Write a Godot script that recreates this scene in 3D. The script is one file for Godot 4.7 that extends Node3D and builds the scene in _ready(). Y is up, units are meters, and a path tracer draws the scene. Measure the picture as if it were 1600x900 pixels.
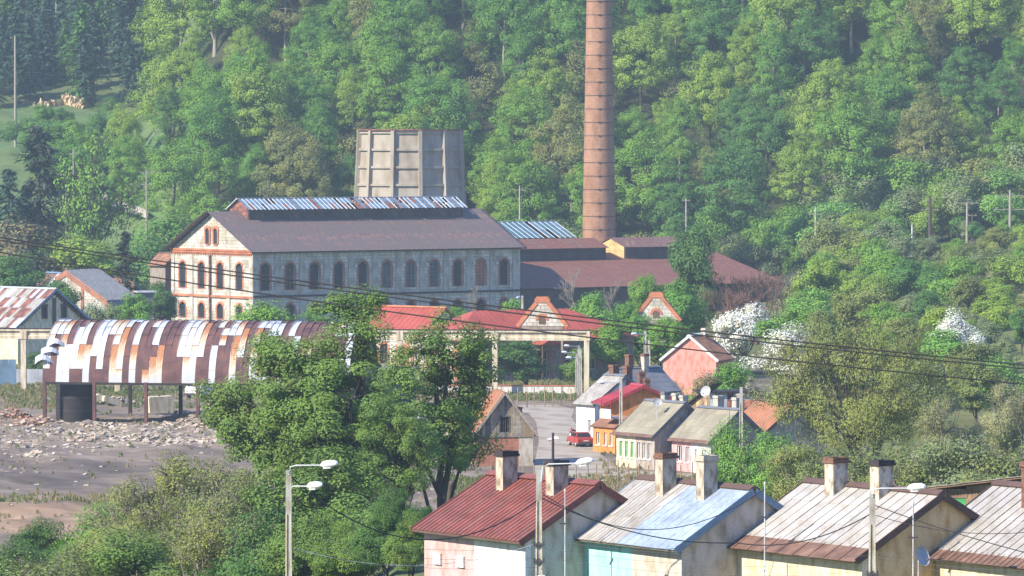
extends Node3D
# An old brick-and-stone factory at the foot of a wooded hill, seen over the roofs of a small town with a long lens.
# x right, y up, camera at height EYE looking towards -z; D below is the distance along -z in metres.

const F := 7500.0        # focal length in photograph pixels (1600 x 900)
const EYE := 30.0
const DIP := 0.031323    # the camera looks down by this many radians

var rng := RandomNumberGenerator.new()
var noise := FastNoiseLite.new()
var M := {}
var TX := {}
var used := {}

# ------------------------------------------------------------------ mesh builder
class MB:
	var v := PackedVector3Array()
	var n := PackedVector3Array()
	var uv := PackedVector2Array()
	var c := PackedColorArray()
	var ix := PackedInt32Array()
	var col := Color(1, 1, 1)

	func vert(p: Vector3, nn: Vector3, t := Vector2.ZERO) -> int:
		v.append(p); n.append(nn); uv.append(t); c.append(col)
		return v.size() - 1

	# corners counter-clockwise as seen from the front
	func quad(a: Vector3, b: Vector3, d: Vector3, e: Vector3, flip := false) -> void:
		var nn := (d - a).cross(e - b).normalized()
		var i := v.size()
		vert(a, nn, Vector2(0, 1)); vert(b, nn, Vector2(1, 1)); vert(d, nn, Vector2(1, 0)); vert(e, nn, Vector2(0, 0))
		ix.append_array(PackedInt32Array([i, i + 2, i + 1, i, i + 3, i + 2]))

	func tri(a: Vector3, b: Vector3, d: Vector3) -> void:
		var nn := (b - a).cross(d - a).normalized()
		var i := v.size()
		vert(a, nn); vert(b, nn); vert(d, nn)
		ix.append_array(PackedInt32Array([i, i + 2, i + 1]))

	func box(lo: Vector3, hi: Vector3, xf := Transform3D()) -> void:
		var p := []
		for k in 8:
			p.append(xf * Vector3(hi.x if k & 1 else lo.x, hi.y if k & 2 else lo.y, hi.z if k & 4 else lo.z))
		quad(p[4], p[5], p[7], p[6]); quad(p[1], p[0], p[2], p[3])
		quad(p[5], p[1], p[3], p[7]); quad(p[0], p[4], p[6], p[2])
		quad(p[6], p[7], p[3], p[2]); quad(p[0], p[1], p[5], p[4])

	# a bar of square section between two points
	func beam(a: Vector3, b: Vector3, w: float, h: float) -> void:
		var z := (b - a).normalized()
		var up := Vector3.UP if absf(z.y) < 0.95 else Vector3.RIGHT
		var x := up.cross(z).normalized()
		var y := z.cross(x)
		box(Vector3(-w / 2, -h / 2, 0), Vector3(w / 2, h / 2, a.distance_to(b)), Transform3D(Basis(x, y, z), a))

	func tube(pts: Array, radii: Array, sides := 6, caps := true) -> void:
		var first := v.size()
		var m := pts.size()
		for i in m:
			var dir: Vector3 = ((pts[mini(i + 1, m - 1)] as Vector3) - (pts[maxi(i - 1, 0)] as Vector3)).normalized()
			var side := (Vector3.UP if absf(dir.y) < 0.9 else Vector3.RIGHT).cross(dir).normalized()
			var other := dir.cross(side)
			for k in sides:
				var t := TAU * k / sides
				var o := side * cos(t) + other * sin(t)
				vert((pts[i] as Vector3) + o * float(radii[i]), o)
		for i in m - 1:
			for k in sides:
				var a := first + i * sides + k
				var b := first + i * sides + (k + 1) % sides
				ix.append_array(PackedInt32Array([a, a + sides, b, b, a + sides, b + sides]))
		if caps:
			for end in [0, m - 1]:
				var base: int = first + end * sides
				var dir: Vector3 = ((pts[m - 1] as Vector3) - (pts[m - 2] as Vector3)).normalized() if end else ((pts[0] as Vector3) - (pts[1] as Vector3)).normalized()
				var mid := vert(pts[end], dir)
				for k in sides:
					var i := vert(v[base + k], dir)
					var j := vert(v[base + (k + 1) % sides], dir)
					ix.append_array(PackedInt32Array([mid, j, i]) if end else PackedInt32Array([mid, i, j]))

	# profile: points (radius, height) from the bottom up, turned about y
	func lathe(profile: Array, sides := 24, at := Vector3.ZERO) -> void:
		for i in profile.size() - 1:
			var p: Vector2 = profile[i]
			var q: Vector2 = profile[i + 1]
			var d := (q - p).normalized()
			for k in sides:
				var t0 := TAU * k / sides
				var t1 := TAU * (k + 1) / sides
				var o0 := Vector3(cos(t0), 0, sin(t0))
				var o1 := Vector3(cos(t1), 0, sin(t1))
				var j := v.size()
				var up := Vector3(0, -d.x, 0)
				vert(at + o0 * p.x + Vector3(0, p.y, 0), (o0 * d.y + up).normalized()); vert(at + o1 * p.x + Vector3(0, p.y, 0), (o1 * d.y + up).normalized())
				vert(at + o1 * q.x + Vector3(0, q.y, 0), (o1 * d.y + up).normalized()); vert(at + o0 * q.x + Vector3(0, q.y, 0), (o0 * d.y + up).normalized())
				ix.append_array(PackedInt32Array([j, j + 1, j + 2, j, j + 2, j + 3]))

	# a polygon in the xy plane (counter-clockwise seen from +z) given depth from z0 to z1
	func prism(poly: Array, z0: float, z1: float, xf := Transform3D()) -> void:
		var pk := PackedVector2Array(poly)
		var t := Geometry2D.triangulate_polygon(pk)
		for i in range(0, t.size(), 3):
			var a := pk[t[i]]
			var b := pk[t[i + 1]]
			var d := pk[t[i + 2]]
			if (b - a).cross(d - a) < 0:
				var s := b
				b = d
				d = s
			tri(xf * Vector3(a.x, a.y, z1), xf * Vector3(b.x, b.y, z1), xf * Vector3(d.x, d.y, z1))
			tri(xf * Vector3(a.x, a.y, z0), xf * Vector3(d.x, d.y, z0), xf * Vector3(b.x, b.y, z0))
		for i in pk.size():
			var a := pk[i]
			var b := pk[(i + 1) % pk.size()]
			quad(xf * Vector3(a.x, a.y, z0), xf * Vector3(b.x, b.y, z0), xf * Vector3(b.x, b.y, z1), xf * Vector3(a.x, a.y, z1))

	# a leaf-sized rhombus
	func leaf(p: Vector3, nn: Vector3, long: Vector3, s: float, wide := 0.6) -> void:
		var u := (long - nn * long.dot(nn)).normalized() * s
		var w := nn.cross(u) * wide
		var i := v.size()
		vert(p - u, nn); vert(p + w, nn); vert(p + u, nn); vert(p - w, nn)
		ix.append_array(PackedInt32Array([i, i + 1, i + 2, i, i + 2, i + 3]))

	func done() -> ArrayMesh:
		var a := []
		a.resize(Mesh.ARRAY_MAX)
		a[Mesh.ARRAY_VERTEX] = v
		a[Mesh.ARRAY_NORMAL] = n
		a[Mesh.ARRAY_TEX_UV] = uv
		a[Mesh.ARRAY_COLOR] = c
		a[Mesh.ARRAY_INDEX] = ix
		var m := ArrayMesh.new()
		m.add_surface_from_arrays(Mesh.PRIMITIVE_TRIANGLES, a)
		return m

# ------------------------------------------------------------------ nodes
func numbered(called: String) -> String:
	if not used.has(called):
		used[called] = 0
		return called
	used[called] += 1
	return "%s_%03d" % [called, used[called]]

func thing(called: String, label: String, category: String, where := Vector3.ZERO, turn := 0.0, group := "") -> Node3D:
	var o := Node3D.new()
	o.name = numbered(called)
	add_child(o)
	o.position = where
	o.rotation.y = deg_to_rad(turn)
	tag(o, label, category, group)
	return o

func tag(o: Node, label: String, category: String, group := "", kind := "") -> void:
	if label: o.set_meta("label", label)
	if category: o.set_meta("category", category)
	if group: o.set_meta("group", group)
	if kind: o.set_meta("kind", kind)

func put(called: String, mesh: Mesh, material: Material, parent: Node, xf := Transform3D()) -> MeshInstance3D:
	var o := MeshInstance3D.new()
	o.name = called if parent != self else numbered(called)
	o.mesh = mesh
	o.material_override = material
	o.transform = xf
	parent.add_child(o, true)
	return o

func part(called: String, mb: MB, material: Material, parent: Node, xf := Transform3D()) -> MeshInstance3D:
	return put(called, mb.done(), material, parent, xf)

func one_box(called: String, lo: Vector3, hi: Vector3, material: Material, parent: Node, xf := Transform3D()) -> MeshInstance3D:
	var mb := MB.new()
	mb.box(lo, hi, xf)
	return part(called, mb, material, parent)

func structure(o: Node, label := "") -> void:
	o.set_meta("kind", "structure")
	if label: o.set_meta("label", label)

# ------------------------------------------------------------------ places
func ray(px: float, py: float) -> Vector3:
	var up := Vector3(0, cos(DIP), -sin(DIP))
	var ahead := Vector3(0, -sin(DIP), -cos(DIP))
	return Vector3.RIGHT * ((px - 800.0) / F) + up * ((450.0 - py) / F) + ahead

# the point seen at a photograph position, D metres ahead
func at(px: float, py: float, d: float) -> Vector3:
	var r := ray(px, py)
	return Vector3(0, EYE, 0) + r * (d / -r.z)

# the point of the level y = h seen there
func flat(px: float, py: float, h := 0.0) -> Vector3:
	var r := ray(px, py)
	return Vector3(0, EYE, 0) + r * ((h - EYE) / r.y)

# where the line of sight first meets the terrain
func hit(px: float, py: float) -> Vector3:
	var r := ray(px, py)
	var d := 300.0
	while d < 1480.0:
		var p := Vector3(0, EYE, 0) + r * (d / -r.z)
		if p.y <= ground_y(p.x, p.z):
			return Vector3(p.x, ground_y(p.x, p.z), p.z)
		d += 1.5
	return Vector3(0, EYE, 0) + r * 1480.0

# the ground at a photograph column, D metres ahead
func foot(px: float, d: float) -> Vector3:
	var x := (px - 800.0) / F * d
	return Vector3(x, ground_y(x, -d), -d)

func curve(points: Array, t: float) -> float:
	for i in points.size() - 1:
		if t <= points[i + 1][0]:
			var k: float = clampf((t - points[i][0]) / (points[i + 1][0] - points[i][0]), 0, 1)
			return lerpf(points[i][1], points[i + 1][1], k * k * (3.0 - 2.0 * k))
	return points[-1][1]

func ground_y(x: float, z: float) -> float:
	var d := -z
	if d < 345.0:
		var bench := curve([[-60, 28.6], [4, 28.2], [90, 13.5], [150, 9.0], [250, 9.0], [340, 0.0]], d)
		var gully := curve([[-60, 28.6], [4, 28.2], [90, 11.0], [170, 3.0], [250, 0.6], [340, 0.0]], d)
		return lerpf(gully, bench, smoothstep(-15.0, -5.0, x))
	var main := smoothstep(-80.0, -54.0, x)
	var steep := 0.62 * clampf(d - 885.0, 0, 200.0)
	var easy := 0.17 * maxf(0, d - 850.0)
	var h := lerpf(easy, steep, main) + smoothstep(30.0, 85.0, x) * 0.03 * maxf(0, d - 480.0)
	if d > 880.0:
		h += noise.get_noise_2d(x * 2.0, z * 2.0) * 2.5 * smoothstep(880.0, 940.0, d)
	if x < -3.0 and d > 350.0 and d < 600.0:
		var heaps := maxf(0, noise.get_noise_2d(x * 9.0, z * 4.0)) * 0.9 + maxf(0, noise.get_noise_2d(x * 30.0 + 99.0, z * 14.0)) * 0.35
		h += heaps * smoothstep(-3.0, -14.0, x) * smoothstep(350.0, 380.0, d) * smoothstep(600.0, 560.0, d)
	return h

# ------------------------------------------------------------------ materials
func lin(r: float, g: float, b: float) -> Color:
	return Color(r, g, b).linear_to_srgb()

func ramp_noise(key: String, seed_: int, freq: float, stops: Array, octaves := 4, kind := FastNoiseLite.TYPE_SIMPLEX_SMOOTH, size := 256) -> Texture2D:
	if TX.has(key):
		return TX[key]
	var f := FastNoiseLite.new()
	f.seed = seed_
	f.noise_type = kind
	f.frequency = freq
	f.fractal_octaves = octaves
	var g := Gradient.new()
	g.offsets = PackedFloat32Array(stops.map(func(s): return s[0]))
	g.colors = PackedColorArray(stops.map(func(s): return (s[1] as Color)))
	var t := NoiseTexture2D.new()
	t.width = size
	t.height = size
	t.seamless = true
	t.noise = f
	t.color_ramp = g
	TX[key] = t
	return t

func grey(a: float) -> Color:
	return Color(a, a, a)

# a plain material: linear colour, roughness, a fine and a coarse mottling (both about the mean), scale in repeats per metre
func mat(key: String, c: Color, rough := 0.85, fine := "grain", scale := Vector3.ONE * 0.8, coarse := "patch", cscale := Vector3.ONE * 0.13) -> StandardMaterial3D:
	if M.has(key):
		return M[key]
	var m := StandardMaterial3D.new()
	m.resource_name = key
	# the mottling darkens on average: raise the colour so that its mean stays as given
	var mean: float = {"grain": 0.80, "patch": 0.79, "stain": 0.84, "streak": 0.72, "speck": 0.78, "courses": 0.8, "bricks": 0.82}.get(fine, 1.0) * {"grain": 0.80, "patch": 0.79, "stain": 0.84, "grime": 0.72}.get(coarse, 1.0)
	var most := maxf(c.r, maxf(c.g, c.b))
	c = c * minf(1.0 / mean, maxf(1.0, 0.97 / most))
	c.a = 1.0
	m.albedo_color = c.linear_to_srgb()
	m.roughness = rough
	m.metallic_specular = 0.35
	if fine:
		m.albedo_texture = TX[fine]
		m.uv1_triplanar = true
		m.uv1_scale = scale
	if coarse:
		m.detail_enabled = true
		m.detail_albedo = TX[coarse]
		m.detail_blend_mode = BaseMaterial3D.BLEND_MODE_MUL
		m.detail_uv_layer = BaseMaterial3D.DETAIL_UV_2
		m.uv2_triplanar = true
		m.uv2_scale = cscale
	M[key] = m
	return m

func leafy(key: String, c: Color, through := 0.8) -> StandardMaterial3D:
	var m := StandardMaterial3D.new()
	m.resource_name = key
	m.albedo_color = c.linear_to_srgb()
	m.vertex_color_use_as_albedo = true
	m.roughness = 0.6
	m.metallic_specular = 0.3
	m.backlight_enabled = true
	m.backlight = Color(through, through, through * 0.75)
	M[key] = m
	return m

# an image in which a callable gives each pixel's linear colour
func painted(key: String, w: int, h: int, f: Callable) -> Texture2D:
	var im := Image.create(w, h, false, Image.FORMAT_RGB8)
	for y in h:
		for x in w:
			im.set_pixel(x, y, (f.call(x, y) as Color).linear_to_srgb())
	TX[key] = ImageTexture.create_from_image(im)
	return TX[key]

func make_materials() -> void:
	ramp_noise("grain", 3, 0.05, [[0.0, grey(0.76)], [0.5, grey(0.90)], [1.0, grey(1.0)]], 5)
	ramp_noise("patch", 7, 0.012, [[0.0, grey(0.76)], [0.5, grey(0.90)], [1.0, grey(1.0)]], 4)
	ramp_noise("stain", 11, 0.016, [[0.0, Color(0.76, 0.72, 0.66)], [0.4, Color(0.90, 0.885, 0.86)], [0.6, grey(0.95)], [1.0, grey(1.0)]], 6)
	ramp_noise("streak", 17, 0.03, [[0.0, grey(0.62)], [0.5, grey(0.85)], [1.0, grey(1.0)]], 4)
	ramp_noise("speck", 19, 0.11, [[0.0, grey(0.5)], [0.38, grey(0.83)], [0.7, grey(0.92)], [1.0, grey(1.0)]], 3)
	ramp_noise("rust", 23, 0.022, [[0.0, Color(0.40, 0.26, 0.22)], [0.45, Color(0.50, 0.36, 0.33)], [0.62, Color(0.58, 0.42, 0.38)], [0.72, Color(0.74, 0.45, 0.33)], [1.0, Color(0.86, 0.66, 0.52)]], 5)
	ramp_noise("redrust", 29, 0.02, [[0.0, Color(0.42, 0.20, 0.19)], [0.5, Color(0.56, 0.29, 0.26)], [0.68, Color(0.64, 0.38, 0.30)], [0.8, Color(0.70, 0.56, 0.40)], [1.0, Color(0.78, 0.74, 0.66)]], 4)
	ramp_noise("hallrust", 31, 0.03, [[0.0, Color(0.35, 0.27, 0.26)], [0.55, Color(0.43, 0.34, 0.34)], [0.70, Color(0.50, 0.36, 0.34)], [0.78, Color(0.66, 0.40, 0.30)], [1.0, Color(0.80, 0.66, 0.5)]], 4)
	ramp_noise("purple", 37, 0.02, [[0.0, Color(0.33, 0.24, 0.24)], [0.5, Color(0.42, 0.31, 0.31)], [0.75, Color(0.48, 0.34, 0.32)], [1.0, Color(0.62, 0.40, 0.30)]], 5)
	ramp_noise("grime", 47, 0.02, [[0.0, Color(0.58, 0.54, 0.50)], [0.36, Color(0.76, 0.73, 0.69)], [0.5, Color(0.90, 0.88, 0.86)], [1.0, grey(1.0)]], 6)
	ramp_noise("umber", 39, 0.02, [[0.0, Color(0.38, 0.29, 0.25)], [0.5, Color(0.48, 0.37, 0.32)], [0.75, Color(0.56, 0.43, 0.36)], [1.0, Color(0.66, 0.55, 0.48)]], 5)
	# coursed stone: blocks of uneven length with darker joints
	var rnd := RandomNumberGenerator.new()
	rnd.seed = 5
	var rows := []
	for r in 8:
		var cuts := []
		var x := rnd.randi_range(0, 8)
		while x < 128:
			cuts.append([x, rnd.randf_range(0.72, 1.0), rnd.randf_range(-0.03, 0.03)])
			x += rnd.randi_range(9, 22)
		rows.append(cuts)
	painted("courses", 128, 128, func(x, y):
		var r: int = y / 16
		var tone := 0.9
		var warm := 0.0
		var near := 99
		for c in rows[r]:
			if x >= c[0]:
				tone = c[1]
				warm = c[2]
				near = x - c[0]
		if y % 16 < 2 or near < 2:
			tone *= 0.45
		return Color(tone + warm, tone, tone - warm - 0.02))
	painted("bricks", 128, 128, func(x, y):
		var r: int = y / 8
		var xx: int = (x + (8 if r % 2 else 0)) % 128
		var k := float(hash(Vector2i(xx / 16, r)) % 100) / 100.0
		var tone := 0.7 + 0.3 * k
		if y % 8 < 1 or xx % 16 < 1:
			return Color(0.85, 0.8, 0.75)
		return Color(tone, tone * 0.97, tone * 0.95))
	# sheet iron that has rusted from its upper lap: three states
	for k in 3:
		var nz := FastNoiseLite.new()
		nz.seed = 40 + k
		nz.frequency = 0.07
		var reach: float = [0.25, 0.5, 0.85][k]
		painted("bleed%d" % k, 48, 128, func(x, y):
			var run := nz.get_noise_2d(x * 3.2, y * 0.35) * 0.38 + nz.get_noise_2d(x * 6.0, y * 3.0) * 0.12
			var a: float = clampf((reach + run - y / 128.0) * 2.3, 0, 1)
			var clean := Color(0.47, 0.49, 0.51) * (0.93 + 0.07 * nz.get_noise_2d(x * 2, y * 2))
			var cream := Color(0.52, 0.44, 0.30)
			var orange := Color(0.40, 0.165, 0.06) * (0.85 + 0.25 * nz.get_noise_2d(x * 5, y * 5))
			var c: Color = clean.lerp(cream, clampf(a * 2.0, 0, 1)).lerp(orange, clampf(a * 2.0 - 0.9, 0, 1))
			return Color(c.r, c.g, c.b))

	mat("stone", Color(0.455, 0.44, 0.405), 0.9, "courses", Vector3.ONE * 0.24, "stain", Vector3.ONE * 0.07)
	mat("white_block", Color(0.68, 0.66, 0.60), 0.9, "grain")
	mat("stone_plain", Color(0.43, 0.405, 0.36), 0.9, "grain", Vector3.ONE * 0.8, "stain", Vector3.ONE * 0.1)
	mat("brick", Color(0.34, 0.155, 0.105), 0.9, "bricks", Vector3.ONE * 0.5, "patch")
	mat("orange_brick", Color(0.42, 0.165, 0.09), 0.9, "bricks", Vector3.ONE * 0.5, "patch")
	mat("stack_brick", Color(0.30, 0.175, 0.115), 0.9, "bricks", Vector3(0.34, 0.34, 0.34), "stain", Vector3(0.12, 0.05, 0.12))
	mat("iron", Color(0.06, 0.055, 0.06), 0.6, "grain")
	mat("dark_iron", Color(0.035, 0.03, 0.032), 0.8, "grain")
	mat("dark_glass", Color(0.03, 0.036, 0.045), 0.25, "grain", Vector3.ONE * 0.6)
	mat("dusty_glass", Color(0.10, 0.115, 0.125), 0.4, "grain", Vector3.ONE * 0.6)
	mat("shade_stain_dark", Color(0.085, 0.070, 0.064), 0.95, "streak", Vector3(0.6, 0.2, 0.6), "patch", Vector3.ONE * 0.1)  # near-black with eave shade in the colour; on the string course, stain
	mat("soot", Color(0.05, 0.042, 0.045), 0.95, "grain")
	mat("concrete", Color(0.34, 0.305, 0.255), 0.9, "grain", Vector3.ONE * 0.5, "stain", Vector3(0.12, 0.04, 0.12))
	mat("grey_concrete", Color(0.40, 0.39, 0.36), 0.9, "grain", Vector3.ONE * 1.5, "stain", Vector3(0.5, 0.2, 0.5))
	mat("beam_concrete", Color(0.56, 0.50, 0.38), 0.9, "grain", Vector3.ONE * 0.7, "stain", Vector3(0.35, 0.1, 0.35))
	var m: StandardMaterial3D
	# old sheet iron with flecks of rust that run down the sheet, four sheets of each colour
	for c in [["hall_sheet", Color(0.130, 0.095, 0.085), Color(0.34, 0.155, 0.09), 9], ["red_sheet", Color(0.170, 0.064, 0.042), Color(0.27, 0.17, 0.09), 9], ["lantern_brown", Color(0.150, 0.075, 0.058), Color(0.36, 0.25, 0.15), 9]]:
		for k in 4:
			var nz := FastNoiseLite.new()
			nz.seed = 60 + k
			nz.frequency = 0.05
			var flecks := []
			for i in rnd.randi_range(0, c[3]):
				flecks.append([rnd.randi_range(0, 47), rnd.randi_range(0, 127), rnd.randi_range(8, 34), rnd.randi_range(3, 9), rnd.randf_range(0.3, 1.0)])
			painted("%s%d" % [c[0], k], 48, 128, func(x, y):
				var t: Color = c[1] * (1.0 + 0.3 * nz.get_noise_2d(x * 1.5, y * 0.5) + 0.2 * nz.get_noise_2d(x * 6.0, y * 6.0))
				var a := 0.0
				for f in flecks:
					var u: float = absf(x - f[0] + 2.0 * nz.get_noise_2d(y * 4.0, f[1])) / f[3]
					var v: float = (y - f[1]) / float(f[2])
					if u < 1.0 and v > 0.0 and v < 1.0: a = maxf(a, (1.0 - u) * (1.0 - v) * f[4] * 1.6)
				t = t.lerp(c[2], clampf(a, 0, 1))
				return Color(t.r, t.g, t.b))
			m = StandardMaterial3D.new()
			m.resource_name = "%s_%d" % [c[0], k]
			m.albedo_texture = TX["%s%d" % [c[0], k]]
			m.roughness = 0.75
			M["%s%d" % [c[0], k]] = m
	
	m = mat("rust_sheet", Color(0.95, 0.92, 0.92), 0.8, "rust", Vector3(0.15, 0.3, 0.08), "grain", Vector3.ONE * 0.6)
	m = mat("red_roof_far", Color(0.90, 0.90, 0.90), 0.75, "redrust", Vector3(0.09, 0.5, 0.02), "patch", Vector3.ONE * 0.05)
	m = mat("shed_rust", Color(0.95, 0.95, 0.95), 0.8, "purple", Vector3.ONE * 0.1, "grain", Vector3.ONE * 0.7)
	mat("shed_white", Color(0.50, 0.53, 0.58), 0.5, "grain", Vector3.ONE * 0.3, "patch", Vector3.ONE * 0.2)
	for k in 3:
		m = StandardMaterial3D.new()
		m.resource_name = "bleeding_sheet_%d" % k
		m.albedo_texture = TX["bleed%d" % k]
		m.roughness = 0.7
		M["bleed%d" % k] = m
	# glass of the roof lights: pale panes that mirror the sky
	m = mat("roof_glass", Color(0.17, 0.25, 0.31), 0.18, "streak", Vector3(0.4, 0.2, 0.3), "patch")
	m = mat("roof_glass_green", Color(0.085, 0.175, 0.19), 0.2, "streak", Vector3(0.4, 0.2, 0.3), "patch")
	mat("glazing_bar", Color(0.62, 0.64, 0.66), 0.5, "grain")
	mat("station_red", Color(0.34, 0.075, 0.05), 0.6, "grain", Vector3.ONE * 0.3, "patch", Vector3.ONE * 0.1)
	mat("red_paint_roof", Color(0.235, 0.076, 0.058), 0.5, "grain", Vector3.ONE * 0.5, "patch", Vector3.ONE * 0.25)
	mat("red_paint_roof_b", Color(0.205, 0.074, 0.06), 0.55, "grain", Vector3.ONE * 0.5, "patch", Vector3.ONE * 0.25)
	mat("red_paint_roof_c", Color(0.205, 0.080, 0.066), 0.6, "stain", Vector3.ONE * 0.5, "patch", Vector3.ONE * 0.25)
	mat("fibre_roof", Color(0.385, 0.37, 0.345), 0.95, "speck", Vector3(0.9, 1.2, 0.5), "stain", Vector3(0.3, 0.3, 0.12))
	mat("fibre_roof_b", Color(0.345, 0.33, 0.31), 0.95, "speck", Vector3(0.9, 1.2, 0.5), "stain", Vector3(0.35, 0.3, 0.15))
	mat("fibre_roof_c", Color(0.42, 0.40, 0.37), 0.95, "speck", Vector3(0.9, 1.2, 0.5), "stain", Vector3(0.25, 0.3, 0.1))
	mat("blue_roof", Color(0.32, 0.385, 0.46), 0.35, "grain", Vector3.ONE * 0.3, "patch", Vector3.ONE * 0.2)
	mat("blue_roof_b", Color(0.30, 0.36, 0.435), 0.35, "grain", Vector3.ONE * 0.3, "patch", Vector3.ONE * 0.2)
	mat("blue_trim", Color(0.16, 0.25, 0.36), 0.4, "grain")
	mat("brown_sheet", Color(1.0, 1.0, 1.0), 0.75, "umber", Vector3.ONE * 0.2, "grain")
	mat("brown_trim", Color(0.115, 0.072, 0.058), 0.7, "grain")
	mat("olive_roof", Color(0.31, 0.28, 0.205), 0.95, "speck", Vector3.ONE * 0.4, "patch", Vector3.ONE * 0.1)
	mat("olive_roof_b", Color(0.28, 0.255, 0.19), 0.95, "speck", Vector3.ONE * 0.4, "patch", Vector3.ONE * 0.1)
	mat("slate", Color(0.16, 0.17, 0.19), 0.8, "speck", Vector3.ONE * 0.5, "patch")
	mat("tile", Color(0.40, 0.17, 0.09), 0.9, "speck", Vector3.ONE * 0.5, "patch", Vector3.ONE * 0.15)
	mat("tile_b", Color(0.35, 0.17, 0.10), 0.9, "speck", Vector3.ONE * 0.5, "patch", Vector3.ONE * 0.15)
	mat("tile_brown", Color(0.27, 0.14, 0.09), 0.9, "speck", Vector3.ONE * 0.5, "patch", Vector3.ONE * 0.15)
	mat("crimson_roof", Color(0.38, 0.05, 0.06), 0.45, "grain", Vector3.ONE * 0.3, "patch")
	for w in [["pink_wall", 0.50, 0.355, 0.345], ["white_wall", 0.80, 0.79, 0.77], ["cyan_wall", 0.36, 0.70, 0.67], ["grey_wall", 0.48, 0.44, 0.38], ["cream_wall", 0.76, 0.66, 0.47], ["ochre_wall", 0.60, 0.44, 0.24],
			["pale_yellow_wall", 0.74, 0.68, 0.48], ["taupe_wall", 0.36, 0.32, 0.28], ["rose_wall", 0.74, 0.42, 0.44], ["orange_wall", 0.80, 0.30, 0.09], ["coral_wall", 0.90, 0.38, 0.32], ["bluish_wall", 0.60, 0.68, 0.68], ["station_wall", 0.27, 0.23, 0.20], ["cream_gable", 0.62, 0.57, 0.42]]:
		mat(w[0], Color(w[1], w[2], w[3]), 0.92, "grain", Vector3.ONE * 1.2, "stain", Vector3(0.35, 0.16, 0.35))
	mat("plaster_stack", Color(0.43, 0.385, 0.32), 0.95, "speck", Vector3.ONE * 0.9, "grime", Vector3(0.35, 0.2, 0.35))
	mat("white_stack", Color(0.50, 0.46, 0.39), 0.95, "speck", Vector3.ONE * 0.9, "grime", Vector3(0.5, 0.3, 0.5))
	mat("old_brick", Color(0.17, 0.095, 0.07), 0.95, "bricks", Vector3.ONE * 0.9, "stain", Vector3.ONE * 0.8)
	mat("white_paint", Color(0.78, 0.78, 0.77), 0.5, "grain")
	mat("green_paint", Color(0.20, 0.42, 0.22), 0.6, "grain")
	mat("door_green", Color(0.07, 0.30, 0.10), 0.6, "grain")
	mat("wood_grey", Color(0.25, 0.22, 0.19), 0.95, "streak", Vector3(2.0, 0.25, 2.0), "patch", Vector3.ONE * 0.4)
	mat("wood_grey_b", Color(0.14, 0.12, 0.105), 0.95, "streak", Vector3(2.0, 0.25, 2.0), "patch", Vector3.ONE * 0.4)
	mat("wood_grey_c", Color(0.33, 0.29, 0.24), 0.95, "streak", Vector3(2.0, 0.25, 2.0), "patch", Vector3.ONE * 0.4)
	mat("wood_brown", Color(0.30, 0.20, 0.125), 0.9, "streak", Vector3(2.0, 0.25, 2.0), "patch", Vector3.ONE * 0.4)
	mat("wood_brown_b", Color(0.24, 0.155, 0.10), 0.9, "streak", Vector3(2.0, 0.25, 2.0), "patch", Vector3.ONE * 0.4)
	mat("wood_post", Color(0.33, 0.25, 0.16), 0.9, "streak", Vector3(2.0, 0.4, 2.0), "patch")
	mat("fresh_wood", Color(0.62, 0.43, 0.20), 0.9, "streak", Vector3(1.0, 0.2, 1.0), "patch")
	mat("bark", Color(0.075, 0.062, 0.05), 0.95, "grain", Vector3(2.0, 0.5, 2.0), "")
	mat("pale_bark", Color(0.30, 0.27, 0.23), 0.95, "grain", Vector3(2.0, 0.5, 2.0), "")
	mat("twig", Color(0.23, 0.20, 0.165), 0.95, "grain", Vector3(2.0, 0.5, 2.0), "")
	mat("red_twig", Color(0.17, 0.10, 0.075), 0.95, "grain", Vector3(2.0, 0.5, 2.0), "")
	mat("cable", Color(0.018, 0.018, 0.02), 0.6, "")
	mat("grey_cable", Color(0.10, 0.10, 0.11), 0.6, "")
	mat("galvanised", Color(0.46, 0.48, 0.51), 0.45, "grain", Vector3.ONE * 2.0)
	mat("lamp_white", Color(0.80, 0.81, 0.84), 0.35, "")
	mat("lamp_glass", Color(0.55, 0.56, 0.58), 0.2, "")
	mat("red_car", Color(0.34, 0.055, 0.05), 0.4, "")
	mat("car_glass", Color(0.03, 0.035, 0.04), 0.08, "")
	mat("rubber", Color(0.02, 0.02, 0.02), 0.9, "")
	mat("bumper", Color(0.06, 0.06, 0.065), 0.6, "")
	mat("chrome", Color(0.55, 0.56, 0.58), 0.25, "")
	mat("tail_lamp", Color(0.30, 0.01, 0.01), 0.3, "")
	mat("van_white", Color(0.78, 0.79, 0.80), 0.3, "")
	mat("yellow_paint", Color(0.75, 0.45, 0.02), 0.4, "grain")
	mat("navy_sheet", Color(0.035, 0.065, 0.10), 0.6, "grain", Vector3.ONE * 0.4)
	mat("dish", Color(0.36, 0.37, 0.38), 0.45, "grain", Vector3.ONE * 1.0)
	mat("feather", Color(0.8, 0.79, 0.76), 0.9, "")
	mat("beak", Color(0.7, 0.3, 0.04), 0.6, "")
	mat("asphalt", Color(0.17, 0.165, 0.17), 0.9, "grain", Vector3.ONE * 0.4)
	m = mat("dirt_road", Color(0.36, 0.31, 0.25), 0.95, "speck", Vector3.ONE * 0.35, "stain", Vector3.ONE * 0.06)
	m = mat("ground", Color(1.2, 1.2, 1.2), 0.97, "speck", Vector3.ONE * 0.3, "patch", Vector3.ONE * 0.06)
	m.vertex_color_use_as_albedo = true
	m.albedo_color = Color(1, 1, 1)
	m = mat("rubble", Color(0.40, 0.36, 0.31), 0.95, "grain", Vector3.ONE * 1.0, "")
	m.vertex_color_use_as_albedo = true
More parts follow.
